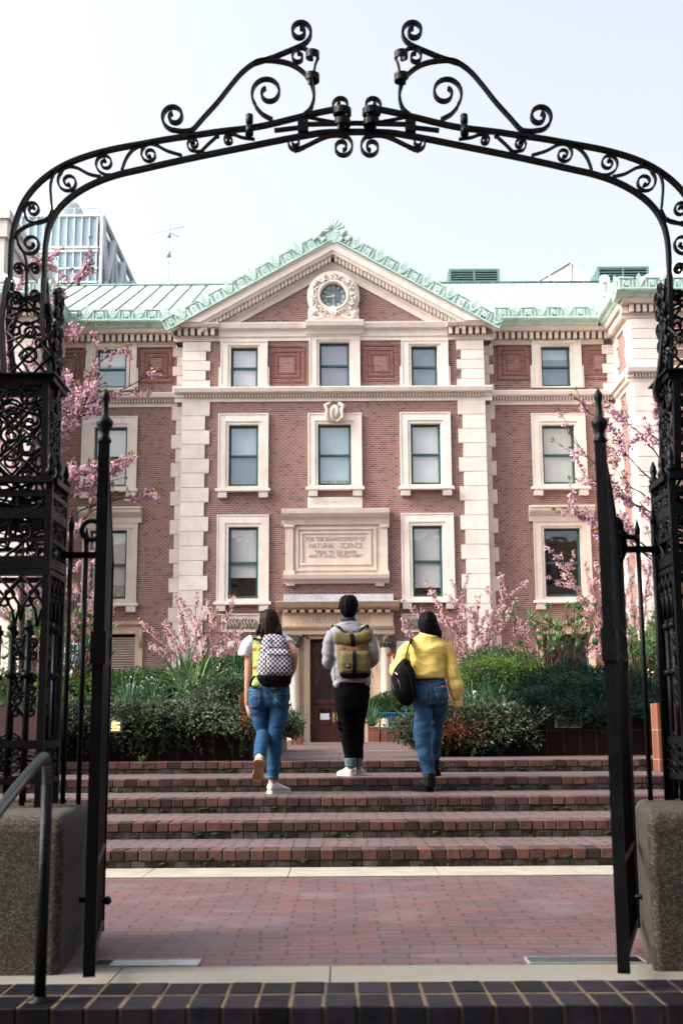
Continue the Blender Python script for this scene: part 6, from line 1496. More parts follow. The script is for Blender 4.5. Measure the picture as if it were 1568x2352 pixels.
# ================================================================ planters, plants, street furniture
ZL = Z5; ZPT = 1.18
rv = random.Random(11)
def U(a, b): return rv.uniform(a, b)
def rdir():
    z = U(-1, 1); a = U(0, 2*math.pi); r = math.sqrt(1-z*z); return Vector((r*math.cos(a), r*math.sin(a), z))
def leafq(mb, p, d, n, L, W_):
    d = d.normalized(); s = d.cross(n)
    if s.length < 1e-4: s = d.cross(Vector((.3, .2, 1)))
    s.normalize(); u = s.cross(d)*W_*.35
    mb.add([p, p+d*L*.5+s*W_/2+u, p+d*L, p+d*L*.5-s*W_/2+u], [(0, 1, 2, 3)])
def foliage(name, m, parent, blobs, n, L, W_, upb=.3, depth=.28, m_core=None, seed=0, lump=.12, fl=None):
    """leaves over and through a union of uneven ellipsoids"""
    mb = MB(); tot = sum(b[1][0]*b[1][2]+b[1][0]*b[1][1] for b in blobs)
    for c, r in blobs:
        k = int(n*(r[0]*r[2]+r[0]*r[1])/tot)
        for i in range(k):
            d = rdir()
            if d.z < -.75: continue
            q = noise.noise(Vector((c.x*3+d.x*2.2+seed, c.y*3+d.y*2.2, c.z*3+d.z*2.2)))
            f = (1-abs(rv.gauss(0, 1))*depth*.6)*(1+q*lump*2.2)
            p = c+Vector((d.x*r[0], d.y*r[1], d.z*r[2]))*f
            if any(((p.x-c2.x)/r2[0])**2+((p.y-c2.y)/r2[1])**2+((p.z-c2.z)/r2[2])**2 < .45 for c2, r2 in blobs if c2 is not c): continue
            dd = (d*.6+rdir()*.8+Vector((0, 0, upb))); s = U(.7, 1.25); leafq(mb, p, dd, d+rdir()*.4, L*s, W_*s)
    MB.fixn = False; o = mb.build(name, m, parent); MB.fixn = True
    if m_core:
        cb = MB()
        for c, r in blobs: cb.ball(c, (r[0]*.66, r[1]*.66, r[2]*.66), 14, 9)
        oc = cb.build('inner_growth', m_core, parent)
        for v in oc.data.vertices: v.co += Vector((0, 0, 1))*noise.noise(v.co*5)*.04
    return o
def leafmat(name, c, c2, isl=.45, rough=.55, sc=3, spec=.3):
    m = mat(name, c, rough, .2, sc, c2=c2, island=isl, spec=spec); nt = m.node_tree; b = nt.nodes['Principled BSDF']; out = nt.nodes['Material Output']
    tl = N(nt, 'ShaderNodeBsdfTranslucent'); mx = N(nt, 'ShaderNodeMixShader'); mx.inputs[0].default_value = .28
    src = b.inputs['Base Color'].links[0].from_socket; nt.links.new(src, tl.inputs[0]); nt.links.new(b.outputs[0], mx.inputs[1]); nt.links.new(tl.outputs[0], mx.inputs[2]); nt.links.new(mx.outputs[0], out.inputs[0]); return m
M_LCOT = leafmat('cotoneaster_leaf', (.022, .050, .022), (.12, .165, .09), .8); M_LYEW = leafmat('yew_needle', (.003, .012, .009), (.008, .026, .016), .6, .7, spec=.1)
M_LLIME = leafmat('bright_shrub_leaf', (.04, .10, .015), (.12, .20, .03), .4); M_LMID = leafmat('mid_green_leaf', (.02, .065, .018), (.05, .12, .03), .4)
M_LRUST = leafmat('rusty_leaf', (.16, .04, .018), (.26, .09, .03), .4); M_STRAP = leafmat('strap_leaf', (.03, .09, .045), (.09, .20, .09), .35, .4)
M_STRAPY = leafmat('yellow_margin_leaf', (.42, .46, .12), (.30, .38, .09), .3, .45); M_LNEW = leafmat('fresh_leaf', (.07, .17, .055), (.13, .25, .095), .3)
M_BARK = mat('grey_brown_bark', (.055, .038, .030), .9, .3, 25, bmp=.4); M_CANE = mat('tan_cane', (.085, .045, .026), .8, .3, 12)
M_PETAL = leafmat('pink_petal', (.80, .49, .62), (.88, .68, .77), .22, .6, 5); M_PETALP = leafmat('pale_pink_petal', (.74, .46, .54), (.86, .64, .68), .22, .6, 4)
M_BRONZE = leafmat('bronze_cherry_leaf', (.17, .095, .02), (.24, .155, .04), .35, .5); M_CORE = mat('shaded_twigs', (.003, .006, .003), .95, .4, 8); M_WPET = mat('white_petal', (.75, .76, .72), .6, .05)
def tiled_wall(x0, x1, y0, y1, z0, z1, m=M_TILE, cap=.03):
    q = MB(); q.box(x0, x1, y0, y1, z0, z1-cap); return q
# planter boxes (walls all round, soil inside)
def planter(x0, x1, y0, y1, lab, z1=ZPT, m=M_TILE, grp='tiled planters flanking the path', z0=ZL-.01, name='planter'):
    e = empty(name, ((x0+x1)/2, y0, z0), lab, 'planter', grp); t = .22
    q = MB(); q.box(x0, x1, y0, y0+t, z0, z1); q.box(x0, x1, y1-t, y1, z0, z1); q.box(x0, x0+t, y0+t, y1-t, z0, z1); q.box(x1-t, x1, y0+t, y1-t, z0, z1); q.build('wall', m, e)
    q = MB(); q.box(x0-.008, x1+.008, y0-.008, y0+t+.008, z1, z1+.035); q.box(x0-.008, x0+t+.008, y0+t+.009, y1+.008, z1, z1+.035); q.box(x1-t-.008, x1+.008, y0+t+.009, y1+.008, z1, z1+.035); q.build('coping', m, e)
    q = MB(); n = 10
    for i in range(n):
        for j in range(n):
            pass
    q.box(x0+t, x1-t, y0+t, y1-t, z1-.3, z1-.02); q.build('soil', M_SOIL, e); return e
xa = P(580, 1720, 13.6).x; xb = P(1007, 1720, 15.3).x
planter(-7.2, xa, 13.6, 22.0, 'dark glazed planter wall left of the path, under the long hedge')
planter(xb, P(1530, 1700, 15.3).x+2.5, 15.3, 22.0, 'dark glazed planter wall right of the path, under the yew')
q = tiled_wall(P(1512, 1700, 12.72).x, 7.0, 12.72, 13.0, TOPS[2]-.1, 1.17, cap=0); o = q.build('end_wall', M_TILE2); tag(o, 'short orange brown tiled wall end at the right of the steps', 'wall')
q = MB(); q.box(-7.0, P(108, 1700, 12.9).x, 12.9, 13.15, TOPS[3]-.1, 1.17); o = q.build('end_wall', mat('plum_tile', (.07, .035, .035), .6, .15)); tag(o, 'low plum brown wall behind the railings at the left of the steps', 'wall')
def blobs(lst): return [(P(x, y, Y), (rx, ry, rz)) for x, y, Y, rx, ry, rz in lst]
# trailing hedges over the walls
e = empty('trailing_hedge', (xa-1.5, 13.6, ZPT), 'long grey green trailing hedge spilling over the left planter wall', 'hedge')
bl = [(x, 1662-abs(math.sin(x*.03))*8, 13.55, .28, .32, .23+.03*math.sin(x)) for x in range(-20, 600, 36)]+[(x, 1650+8*math.sin(x*.05), 14.0, .32, .4, .17) for x in range(-10, 470, 44)]+[(612, 1655, 13.55, .26, .3, .24), (648, 1664, 13.8, .22, .3, .20), (500, 1600, 14.0, .4, .5, .26), (560, 1600, 14.1, .36, .5, .28), (668, 1675, 14.4, .14, .3, .14)]
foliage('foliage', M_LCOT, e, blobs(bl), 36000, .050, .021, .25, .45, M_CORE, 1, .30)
mb = MB()
for i in range(420):
    x = U(548, 600); p = P(x, 1600+U(0, 75)+(x-548)*.2, 13.3+U(-.05, .1)); leafq(mb, p, rdir(), rdir(), .045, .02)
mb.build('rusty_leaves', M_LRUST, e)
mb = MB()      # trailing stems below the mass
for i in range(70):
    x = U(0, 600); p = P(x, 1690, 13.5); q_ = [p]; 
    for k in range(5): q_.append(q_[-1]+Vector((U(-.03, .03), U(-.02, .005), -U(.01, .05))))
    mb.tube(q_, .0025, 3)
    for w_ in q_[1:]:
        for k in range(3): leafq(mb, w_, rdir(), rdir(), .035, .015)
MB.fixn = False; mb.build('trailing_stems', M_LCOT, e); MB.fixn = True
e = empty('trailing_hedge', (xb+1, 15.3, ZPT), 'shorter trailing hedge with reddish leaves over the right planter wall, behind the yellow jacket', 'hedge')
bl = [(x, 1668+5*math.sin(x*.07), 15.2, .32, .36, .32) for x in range(985, 1215, 34)]+[(x, 1655, 15.6, .3, .4, .14) for x in range(1000, 1215, 40)]+[(948, 1672, 15.3, .24, .3, .20), (928, 1680, 15.4, .16, .25, .14), (965, 1690, 15.3, .25, .3, .2), (1000, 1710, 15.1, .2, .2, .16), (1100, 1715, 15.1, .3, .2, .12)]
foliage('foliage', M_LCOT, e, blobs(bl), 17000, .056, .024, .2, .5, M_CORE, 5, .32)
mb = MB()
for i in range(650):
    a = U(0, 2*math.pi); r_ = abs(rv.gauss(0, 1)); p = P(1040+55*r_*math.cos(a), 1675+22*r_*math.sin(a), 14.85+U(-.05, .1)); leafq(mb, p, rdir(), rdir(), .045, .022)
mb.build('rusty_leaves', M_LRUST, e)
mb = MB()
for i in range(9):
    p = P(U(950, 1215), U(1620, 1700), 15.0); mb.tube([p, p+Vector((U(-.2, .2), -.12, U(-.05, .2))), p+Vector((U(-.35, .35), -.2, U(-.1, .3)))], .004, 4)
mb.build('twigs', M_CANE, e)
# yew and mounded shrubs
def shrub(lab, bl, m, n, L, W_, name='shrub', cat='shrub', grp=None, **k):
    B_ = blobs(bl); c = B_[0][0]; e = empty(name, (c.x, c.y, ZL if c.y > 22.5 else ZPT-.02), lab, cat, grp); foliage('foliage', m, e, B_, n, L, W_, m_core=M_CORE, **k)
    q = MB(); q.tube([(c.x, c.y, (ZL if c.y > 22.5 else ZPT)-.1), (c.x, c.y, c.z)], .03, 6); q.build('stem', M_BARK, e); return e
shrub('dark green spreading yew overhanging the right planter wall', [(1335, 1585, 16.3, .75, .8, .36), (1240, 1610, 15.9, .5, .7, .30), (1420, 1600, 16.0, .6, .7, .34), (1490, 1630, 15.6, .45, .6, .24), (1300, 1630, 15.5, .6, .5, .26), (1390, 1640, 15.4, .5, .5, .22), (1205, 1625, 15.7, .3, .5, .2), (1540, 1610, 16, .4, .6, .3)], M_LYEW, 26000, .085, .015, upb=.05, depth=.45, lump=.25, seed=9)
shrub('bright lime green mounded shrub right of the path, behind the strap leaves', [(1120, 1560, 17.6, .52, .6, .32), (1180, 1562, 17.8, .5, .6, .34), (1230, 1570, 17.6, .3, .5, .3)], M_LLIME, 9000, .04, .022, depth=.35)
shrub('dark green dome of clipped leaves behind the lime shrub', [(1140, 1540, 19.0, .62, .6, .34), (1205, 1545, 19.2, .4, .5, .3)], M_LMID, 8000, .045, .022, depth=.3)
shrub('yellowish green shrub behind the railings on the far right', [(1500, 1540, 17.5, .5, .6, .5), (1440, 1600, 17.0, .5, .6, .35), (1540, 1480, 18, .4, .6, .6)], M_LLIME, 9000, .045, .024, depth=.4, lump=.2)
shrub('dark glossy shrub behind the left hedge, beside the knitted vest', [(560, 1556, 17.5, .45, .5, .30), (500, 1562, 17.5, .5, .5, .3)], M_LMID, 7000, .05, .026, depth=.3, seed=3)
shrub('fresh green shrub behind the left gate leaf', [(230, 1590, 15.6, .42, .5, .26), (290, 1580, 15.6, .3, .4, .2), (160, 1600, 15.4, .3, .4, .26), (110, 1600, 15.6, .4, .4, .3), (30, 1600, 15.6, .5, .4, .35)], M_LLIME, 9000, .05, .028, depth=.4, seed=4)
shrub('low blue green mound between the yucca and the left hedge', [(390, 1580, 16.5, .6, .5, .24), (330, 1575, 16.8, .5, .5, .22), (450, 1580, 16.6, .5, .5, .22)], M_LMID, 7000, .05, .022, depth=.35, seed=14)
# strap-leaved clumps
def straps(lab, x, y, Y, n, L, w, m, spread=1.0, name='strap_leaved_plant', m2=None, base_z=None, cat='plant', grp=None, fl=0):
    c = P(x, y, Y); e = empty(name, tuple(c), lab, cat, grp); A_, B_ = MB(), MB()
    for i in range(n):
        a = U(0, 2*math.pi); tilt = U(.15, 1.0)*spread; LL = L*U(.65, 1.1); k = 6; o = c+Vector((math.cos(a)*U(0, .1), math.sin(a)*U(0, .1), 0)); pts = [o]; el = math.pi/2-tilt*.7
        for j in range(k): 
            d = Vector((math.cos(a)*math.cos(el), math.sin(a)*math.cos(el), math.sin(el))); pts.append(pts[-1]+d*LL/k); el -= tilt*.30*U(.6, 1.3)
        s_ = Vector((-math.sin(a), math.cos(a), 0)); vs = []
        for j, p in enumerate(pts): hw = w/2*(1-.9*(j/k)**2); vs += [p-s_*hw, p+Vector((0, 0, -hw*.5)), p+s_*hw]
        fs = [(3*j, 3*j+1, 3*j+4, 3*j+3) for j in range(k)]+[(3*j+1, 3*j+2, 3*j+5, 3*j+4) for j in range(k)]; A_.add(vs, fs)
        if m2 and i % 5 < 2:
            B_.add([v+Vector((0, -.004, .004)) for v in vs], fs)
        elif m2:
            for sg in (-1, 1):
                vs = []
                for j, p in enumerate(pts): hw = w/2*(1-.9*(j/k)**2); vs += [p+s_*hw*sg*.62+Vector((0, -.002, .004)), p+s_*hw*sg*1.08+Vector((0, -.002, .005))]
                B_.add(vs, [(2*j, 2*j+1, 2*j+3, 2*j+2) for j in range(k)])
    MB.fixn = False; A_.build('leaves', m, e)
    if m2: B_.build('yellow_margins', m2, e)
    MB.fixn = True
    if fl:
        q = MB()
        for i in range(fl):
            o = c+Vector((U(-.3, .3), U(-.15, .15), L*U(.5, .85)))
            for k in range(3): leafq(q, o, rdir()*.5+Vector((0, 0, -.6)), rdir(), .02, .012)
        q.build('white_flowers', M_WPET, e)
    return e
straps('variegated yucca with yellow edged leaves rising above the left hedge', 446, 1606, 14.7, 44, .66, .048, M_STRAP, 1.0, 'yucca', M_STRAPY, fl=0)
straps('tall dark green sword leaved plant left of the variegated yucca', 418, 1600, 15.0, 20, .80, .040, M_STRAP, .8, 'sword_leaved_plant')
straps('clump of grey green daffodil leaves left of the yucca', 345, 1622, 14.5, 90, .42, .018, M_STRAP, 1.1, 'daffodil_clump', fl=10)
straps('daffodil leaves behind the left gate leaf, nearest the lit wall lamp', 296, 1622, 14.5, 70, .42, .018, M_STRAP, 1.1, 'daffodil_clump', fl=14)
straps('clump of snowflake flowers beside the knitted vest', 545, 1596, 14.8, 70, .46, .017, M_STRAP, .9, 'snowflake_clump', fl=16)
straps('green strap leaves right of the yellow sleeve', 1135, 1632, 15.9, 70, .50, .026, M_STRAP, 1.1, 'lily_clump')
straps('smaller strap leaves just behind the yellow sleeve', 1085, 1630, 15.9, 50, .46, .026, M_STRAP, 1.1, 'lily_clump')
straps('pale arching leaves with white flowers by the far right railing', 1490, 1610, 15.9, 36, .5, .018, M_STRAP, 1.2, 'snowflake_clump', fl=14)
for x, lab in ((676, 'small red brick planter left of the entrance'), (845, 'small red brick planter right of the entrance, beside the bench')):
    a, c = (P(668, 1690, 31).x, P(692, 1690, 31).x) if x < 700 else (P(846, 1690, 38.3).x, P(985, 1690, 38.3).x); Yq = 31 if x < 700 else 38.3
    planter(a, c, Yq, Yq+.9, lab, P(784, 1673, Yq).z, M_TILE2, None)
straps('spiky plant with arching blades left of the entrance', 678, 1672, 31.2, 60, .62, .025, M_STRAP, 1.25, 'spiky_plant')
straps('spiky plant with arching blades right of the entrance, by the bench', 853, 1668, 36.5, 70, .85, .03, M_STRAP, 1.25, 'spiky_plant')
shrub('rounded green bush behind the blue bench', [(893, 1622, 38.9, .72, .5, .42), (930, 1630, 38.9, .5, .5, .35), (870, 1632, 38.9, .4, .4, .35)], M_LMID, 8000, .07, .035, depth=.3, seed=31)
# bench
def bench():
    Y = 37.6; X0, X1 = P(871, 1690, Y).x, P(985, 1690, Y).x; zb = ZL; m = mat('blue_bench_paint', (.012, .11, .20), .45, .1)
    e = empty('bench', ((X0+X1)/2, Y, zb), 'blue slatted metal bench by the entrance, in front of the round bush', 'bench')
    q = MB(); n = 22
    for i in range(n): x = X0+(X1-X0)*(i+.5)/n; q.tube([(x, Y+.32, zb+.44), (x, Y+.36, zb+.62), (x, Y+.40, zb+.87)], [(.036, .006)]*3, 6)
    q.box(X0, X1, Y+.385, Y+.415, zb+.86, zb+.90); q.box(X0, X1, Y+.30, Y+.335, zb+.41, zb+.45); q.build('backrest', m, e)
    q = MB()
    for i in range(n): x = X0+(X1-X0)*(i+.5)/n; q.tube([(x, Y+.33, zb+.435), (x, Y+.05, zb+.44), (x, Y-.04, zb+.435), (x, Y-.07, zb+.40)], [(.024, .006)]*4, 6)
    q.build('seat', m, e)
    for x in (X0+.02, X1-.02, (X0+X1)/2):
        q = MB(); q.tube([(x, Y+.0, zb), (x, Y+.0, zb+.62), (x, Y+.35, zb+.64)], .025, 6); q.tube([(x, Y+.36, zb), (x, Y+.36, zb+.5)], .025, 6); q.build('leg', M_IRON, e)
bench()
# wall lamps in the planter faces
def wall_lamp(x0, y0, x1, y1, Y, lab, lit):
    X0, X1, A, B = rect(x0, y0, x1, y1, Y); e = empty('wall_lamp', ((X0+X1)/2, Y, A), lab, 'wall lamp'); t = .018
    q = MB(); q.box(X0, X1, Y-.03, Y, B-t*1.5, B); q.box(X0, X1, Y-.03, Y, A, A+t); q.box(X0, X0+t, Y-.03, Y, A+t, B-t*1.5); q.box(X1-t, X1, Y-.03, Y, A+t, B-t*1.5)
    n = 4
    for i in range(1, n): z = A+(B-A)*i/n; q.box(X0+t, X1-t, Y-.028, Y-.014, z-.004, z+.004)
    q.build('grille', mat('cast_grey_metal', (.16, .15, .14), .5, .2), e)
    q = MB(); q.box(X0+t, X1-t, Y-.010, Y-.004, A+t, B-t*1.5)
    if lit:
        m, nt, b = newmat('lit_lamp_glass'); b.inputs['Emission Color'].default_value = (1, .62, .22, 1); b.inputs['Emission Strength'].default_value = .9; b.inputs['Base Color'].default_value = (.8, .5, .2, 1)
    else: m = mat('unlit_lamp_glass', (.05, .045, .04), .3, .2)
    q.build('lens', m, e)
wall_lamp(253, 1650, 281, 1682, 13.33, 'glowing amber wall lamp set in the left planter wall', True)
wall_lamp(1273, 1645, 1333, 1672, 15.28, 'unlit bronze wall lamp in the right planter wall, half hidden by the yew', False)
# notice board behind the left railing
X0, X1, A, B = rect(151, 1480, 177, 1525, 19); q = MB(); q.box(X0-.02, X1+.02, 19, 19.03, A-.02, B+.02); q.box((X0+X1)/2-.02, (X0+X1)/2+.02, 19.031, 19.06, ZL, B)
o = q.build('notice_board', mat('white_board', (.7, .7, .7), .6, .05)); tag(o, 'small blue and white notice board behind the bare stems on the left', 'sign')
q = MB(); q.box(X0, X1, 18.994, 18.999, A, B); q.build('blue_panel', mat('blue_print', (.10, .18, .34), .6, .1), o)
q = MB()
for i in range(7): z = B-.05-(B-A-.08)*i/7; q.box(X0+.02, X1-.03-.02*(i % 3), 18.990, 18.993, z-.006, z+.006)
q.build('text_lines', mat('white_print', (.75, .75, .75), .6, .05), o)

# ---------------------------------------------------------------- cherries
def flower(mb, c, r, k):
    for i in range(k):
        d = rdir(); s = d.cross(rdir()).normalized(); t = d.cross(s); q = c+d*r*.35; a = r*U(.55, .8)
        mb.add([q-s*a, q-t*a*.8+d*a*.5, q+s*a, q+t*a*.8+d*a*.5], [(0, 1, 2, 3)])
def cherry(lab, trunk, limbs, Y, r=.021, per=26, k=7, twig=1.0, m=M_PETAL, sub=5, grp='pink cherry trees', rb=.022, subl=.45, leaf=.055, bare=.25, lf=1.0, thr=-.08):
    base = P(*trunk[0], Y+.3); base.z = (ZL if Y > 22.5 else ZPT)-.1; e = empty('cherry_tree', tuple(base), lab, 'tree', grp)
    T, Bl, Lf = MB(), MB(), MB()
    tp = [base]+[P(x, y, Y+.2) for x, y in trunk[1:]]
    if len(tp) > 1: T.tube(tp, [max(rb*3.4, .045)*(1-.35*i/len(tp)) for i in range(len(tp))], 8)
    tp_obj = T.build('trunk', M_BARK, e); T = MB()
    def cluster(p, n):
        c = p+Vector((U(-.03, .03), U(-.03, .03), -U(0, .05)))
        for _ in range(n): flower(Bl, c+rdir()*r*U(.5, 2.2), r*U(.75, 1.15), k)
        for _ in range(max(0, int(U(.2, 2.8)*lf))): leafq(Lf, p+rdir()*.02, rdir()+Vector((0, 0, .15)), rdir(), leaf*U(.7, 1.3), leaf*.38)
    def walk(pts, r0, r1, dens, start):
        L = 0; segs = [(pts[i+1]-pts[i]).length for i in range(len(pts)-1)]; tot = sum(segs) or 1
        T.tube(pts, [r0+(r1-r0)*i/(len(pts)-1) for i in range(len(pts))], 5)
        n = int(tot*dens)
        for _ in range(n):
            t = U(start, 1)*tot; i = 0
            while i < len(segs)-1 and t > segs[i]: t -= segs[i]; i += 1
            p = pts[i].lerp(pts[i+1], min(1, t/max(segs[i], 1e-6)))
            if noise.noise(p*3.1+Vector((Y, 0, 0))) > thr: cluster(p, rv.choice((1, 2, 3, 4)))
        for _ in range(int(3+2*lf)): leafq(Lf, pts[-1]+rdir()*.015, (pts[-1]-pts[-2]).normalized()+rdir()*.8, rdir(), leaf*U(.8, 1.3), leaf*.38)
    for lb in limbs:
        dy = U(-.5, .5)*Y/14; pts2 = catmull([Vector(p) for p in lb], 5); nn = len(pts2)
        pts = [P(p.x+U(-2, 2), p.y+U(-2, 2), Y+dy*i/nn) for i, p in enumerate(pts2)]
        walk(pts, rb, .004, per, bare)
        for s in range(sub):
            i = int(U(bare, .95)*(nn-1)); p = pts[i]; d = (pts[min(i+2, nn-1)]-pts[max(i-1, 0)]).normalized(); q = [p]; dd = (d+rdir()*.8+Vector((0, 0, .25))).normalized(); L = subl*U(.4, 1.1)
            for j in range(4): dd = (dd+rdir()*.18).normalized(); q.append(q[-1]+dd*L/4)
            walk(q, .006, .002, per*1.1, .15)
    MB.fixn = False; T.build('branches', M_BARK, e); Bl.build('blossom', m, e); Lf.build('leaves', M_BRONZE, e); MB.fixn = True; return e
cherry('large pink cherry reaching out from behind the left gate pillar', [(55, 1600), (50, 1400), (50, 1230)],
    [[(50, 1230), (70, 1080), (130, 980), (190, 915), (238, 880)], [(50, 1150), (120, 960), (175, 890), (225, 840), (240, 815)], [(60, 1150), (150, 960), (240, 915), (310, 880), (368, 850)], [(60, 1230), (150, 1150), (200, 1110), (262, 1080)], [(70, 1280), (160, 1190), (250, 1150), (310, 1140), (358, 1125)], [(50, 1100), (55, 900), (90, 740), (150, 668), (210, 603)], [(40, 1100), (20, 850), (30, 700), (60, 620), (88, 600)], [(50, 1200), (100, 1080), (140, 1000), (175, 950)], [(60, 1280), (150, 1240), (205, 1180), (245, 1160)], [(40, 1100), (5, 900), (0, 750), (10, 650)], [(60, 1100), (100, 900), (130, 800), (150, 770)], [(60, 1100), (120, 1000), (180, 960), (200, 905)], [(50, 1200), (30, 1050), (60, 960), (95, 880)], [(50, 1150), (80, 1020), (120, 930), (215, 860)], [(60, 1200), (140, 1100), (190, 1090), (255, 1120)]], 14.2, per=52, sub=7, bare=.3, rb=.013)
cherry('large pink cherry reaching in from the right behind the right gate pillar', [(1570, 1600), (1570, 1400), (1560, 1250)],
    [[(1560, 1250), (1510, 1120), (1450, 1060), (1400, 980), (1345, 940), (1322, 897)], [(1555, 1250), (1470, 1170), (1400, 1100), (1340, 1040), (1300, 985)], [(1560, 1330), (1450, 1230), (1370, 1200), (1325, 1182), (1298, 1168)], [(1560, 1150), (1510, 1050), (1460, 990), (1420, 950), (1395, 925)], [(1565, 1080), (1520, 1000), (1505, 940), (1508, 905)], [(1560, 1300), (1480, 1270), (1420, 1250), (1370, 1225)], [(1555, 1200), (1470, 1130), (1400, 1110), (1325, 1105)], [(1570, 1100), (1500, 1000), (1440, 1020), (1415, 1060)], [(1560, 1230), (1500, 1180), (1440, 1150), (1400, 1120)], [(1565, 1320), (1500, 1290), (1450, 1240), (1420, 1190)]], 14.6, per=40, sub=5, bare=.25, rb=.012)
kw = dict(r=.020, per=52, thr=-.3, k=4, m=M_PETALP, sub=6, rb=.010, subl=.55, leaf=.05, bare=.15)
cherry('small pale pink cherry between the yucca and the entrance wall', [(455, 1590), (455, 1540)], [[(455, 1560), (430, 1480), (405, 1370)], [(455, 1560), (450, 1450), (452, 1365)], [(455, 1560), (480, 1470), (502, 1400)], [(455, 1560), (400, 1500), (345, 1440)], [(455, 1560), (500, 1480), (522, 1412)], [(455, 1560), (520, 1500), (560, 1470)], [(455, 1560), (400, 1520), (370, 1495)], [(455, 1560), (500, 1510), (545, 1510)], [(455, 1560), (430, 1500), (380, 1430)], [(455, 1560), (470, 1500), (480, 1440)], [(455, 1560), (530, 1530), (575, 1520)]], 22.0, **kw)
cherry('spreading pink cherry behind the person in yellow', [(1075, 1600), (1078, 1540)], [[(1078, 1550), (1020, 1470), (945, 1395)], [(1078, 1550), (1030, 1440), (990, 1352)], [(1078, 1550), (1060, 1440), (1050, 1362)], [(1078, 1550), (1090, 1450), (1102, 1372)], [(1078, 1550), (1130, 1440), (1162, 1345)], [(1078, 1550), (1140, 1450), (1190, 1368)], [(1078, 1550), (1000, 1500), (925, 1440)], [(1078, 1550), (1150, 1500), (1200, 1440)], [(1078, 1550), (1030, 1490), (1000, 1440)], [(1078, 1550), (1120, 1470), (1140, 1410)], [(1078, 1550), (1020, 1510), (960, 1490)], [(1078, 1550), (1140, 1510), (1185, 1490)], [(1078, 1550), (1070, 1480), (1025, 1410)], [(1078, 1550), (1100, 1480), (1080, 1400)], [(1078, 1550), (1170, 1500), (1225, 1420)]], 22.4, **kw)
kw.update(per=56)
cherry('pink cherry in front of the dark window, left of the right gate leaf', [(1420, 1600), (1420, 1540)], [[(1420, 1560), (1350, 1400), (1292, 1272)], [(1420, 1560), (1360, 1420), (1308, 1320)], [(1420, 1560), (1370, 1400), (1345, 1295)], [(1420, 1560), (1390, 1420), (1380, 1300)], [(1420, 1560), (1370, 1460), (1340, 1400)], [(1420, 1560), (1380, 1480), (1350, 1450)], [(1420, 1560), (1400, 1450), (1390, 1370)], [(1420, 1560), (1400, 1500), (1370, 1510)], [(1420, 1560), (1340, 1430), (1330, 1350)]], 21.5, **kw)
cherry('pink cherry seen between the right gate leaf and the right pillar', [(1470, 1600), (1470, 1540)], [[(1470, 1560), (1430, 1400), (1405, 1275)], [(1470, 1560), (1450, 1380), (1440, 1265)], [(1470, 1560), (1480, 1400), (1492, 1290)], [(1470, 1560), (1500, 1440), (1522, 1330)], [(1470, 1560), (1490, 1480), (1505, 1400)], [(1470, 1560), (1440, 1440), (1420, 1370)], [(1470, 1560), (1440, 1480), (1425, 1430)]], 21.8, **kw)
cherry('pink cherry seen through the railing left of the left gate leaf', [(190, 1600), (195, 1540)], [[(195, 1560), (170, 1400), (158, 1285)], [(195, 1560), (200, 1400), (205, 1275)], [(195, 1560), (230, 1420), (245, 1300)], [(195, 1560), (240, 1460), (262, 1370)], [(195, 1560), (180, 1440), (140, 1360)], [(195, 1560), (180, 1480), (165, 1430)], [(195, 1560), (220, 1460), (215, 1380)], [(195, 1560), (130, 1440), (90, 1370)], [(195, 1560), (110, 1420), (40, 1340)], [(195, 1560), (60, 1450), (10, 1400)], [(195, 1560), (100, 1400), (70, 1300)]], 19.5, **kw)
# shrubs of bare tan canes tipped with fresh leaves
def canes(lab, x0, x1, yb, yt, Y, n, grp='budding shrubs with bare canes'):
    c = P((x0+x1)/2, yb, Y); c.z = ZPT-.05; e = empty('budding_shrub', tuple(c), lab, 'shrub', grp); A_, B_ = MB(), MB(); xc = (x0+x1)/2
    for i in range(n):
        xt = U(x0, x1); xs = xc+(xt-xc)*U(.4, .75); top_ = yt+U(0, .55)*(yb-yt); dy = U(-.35, .35); p0 = P(xs, yb+12, Y+dy*.4); p3 = P(xt, top_, Y+dy); pts = [p0]
        for k in (1, 2, 3): pts.append(p0.lerp(p3, k/4)+Vector((U(-.05, .05), U(-.04, .04), U(-.02, .03))))
        pts.append(p3); A_.tube(pts, [.012*U(.7, 1.3), .010, .008, .006, .005], 5)
        tips = [p3]
        for _ in range(2):
            j = rv.choice((2, 3)); q = pts[j]; d = (rdir()*.8+Vector((0, -.0, .6))).normalized()*U(.12, .3); A_.tube([q, q+d*.5+rdir()*.02, q+d], [.006, .005, .004], 4); tips.append(q+d)
        for t_ in tips:
            for _ in range(rv.choice((4, 6, 7))): leafq(B_, t_, rdir()*.7+Vector((0, 0, .8)), rdir(), U(.07, .13), U(.026, .045))
    A_.build('canes', M_CANE, e); MB.fixn = False; B_.build('fresh_leaves', M_LNEW, e); MB.fixn = True
canes('tan caned shrub with fresh leaves above the yew', 1165, 1370, 1535, 1390, 16.8, 24)
canes('tan caned shrub with fresh leaves behind the right railing', 1400, 1530, 1590, 1400, 16.4, 24)
canes('tan caned shrub with fresh leaves behind the left railing', 20, 258, 1580, 1400, 15.6, 36)
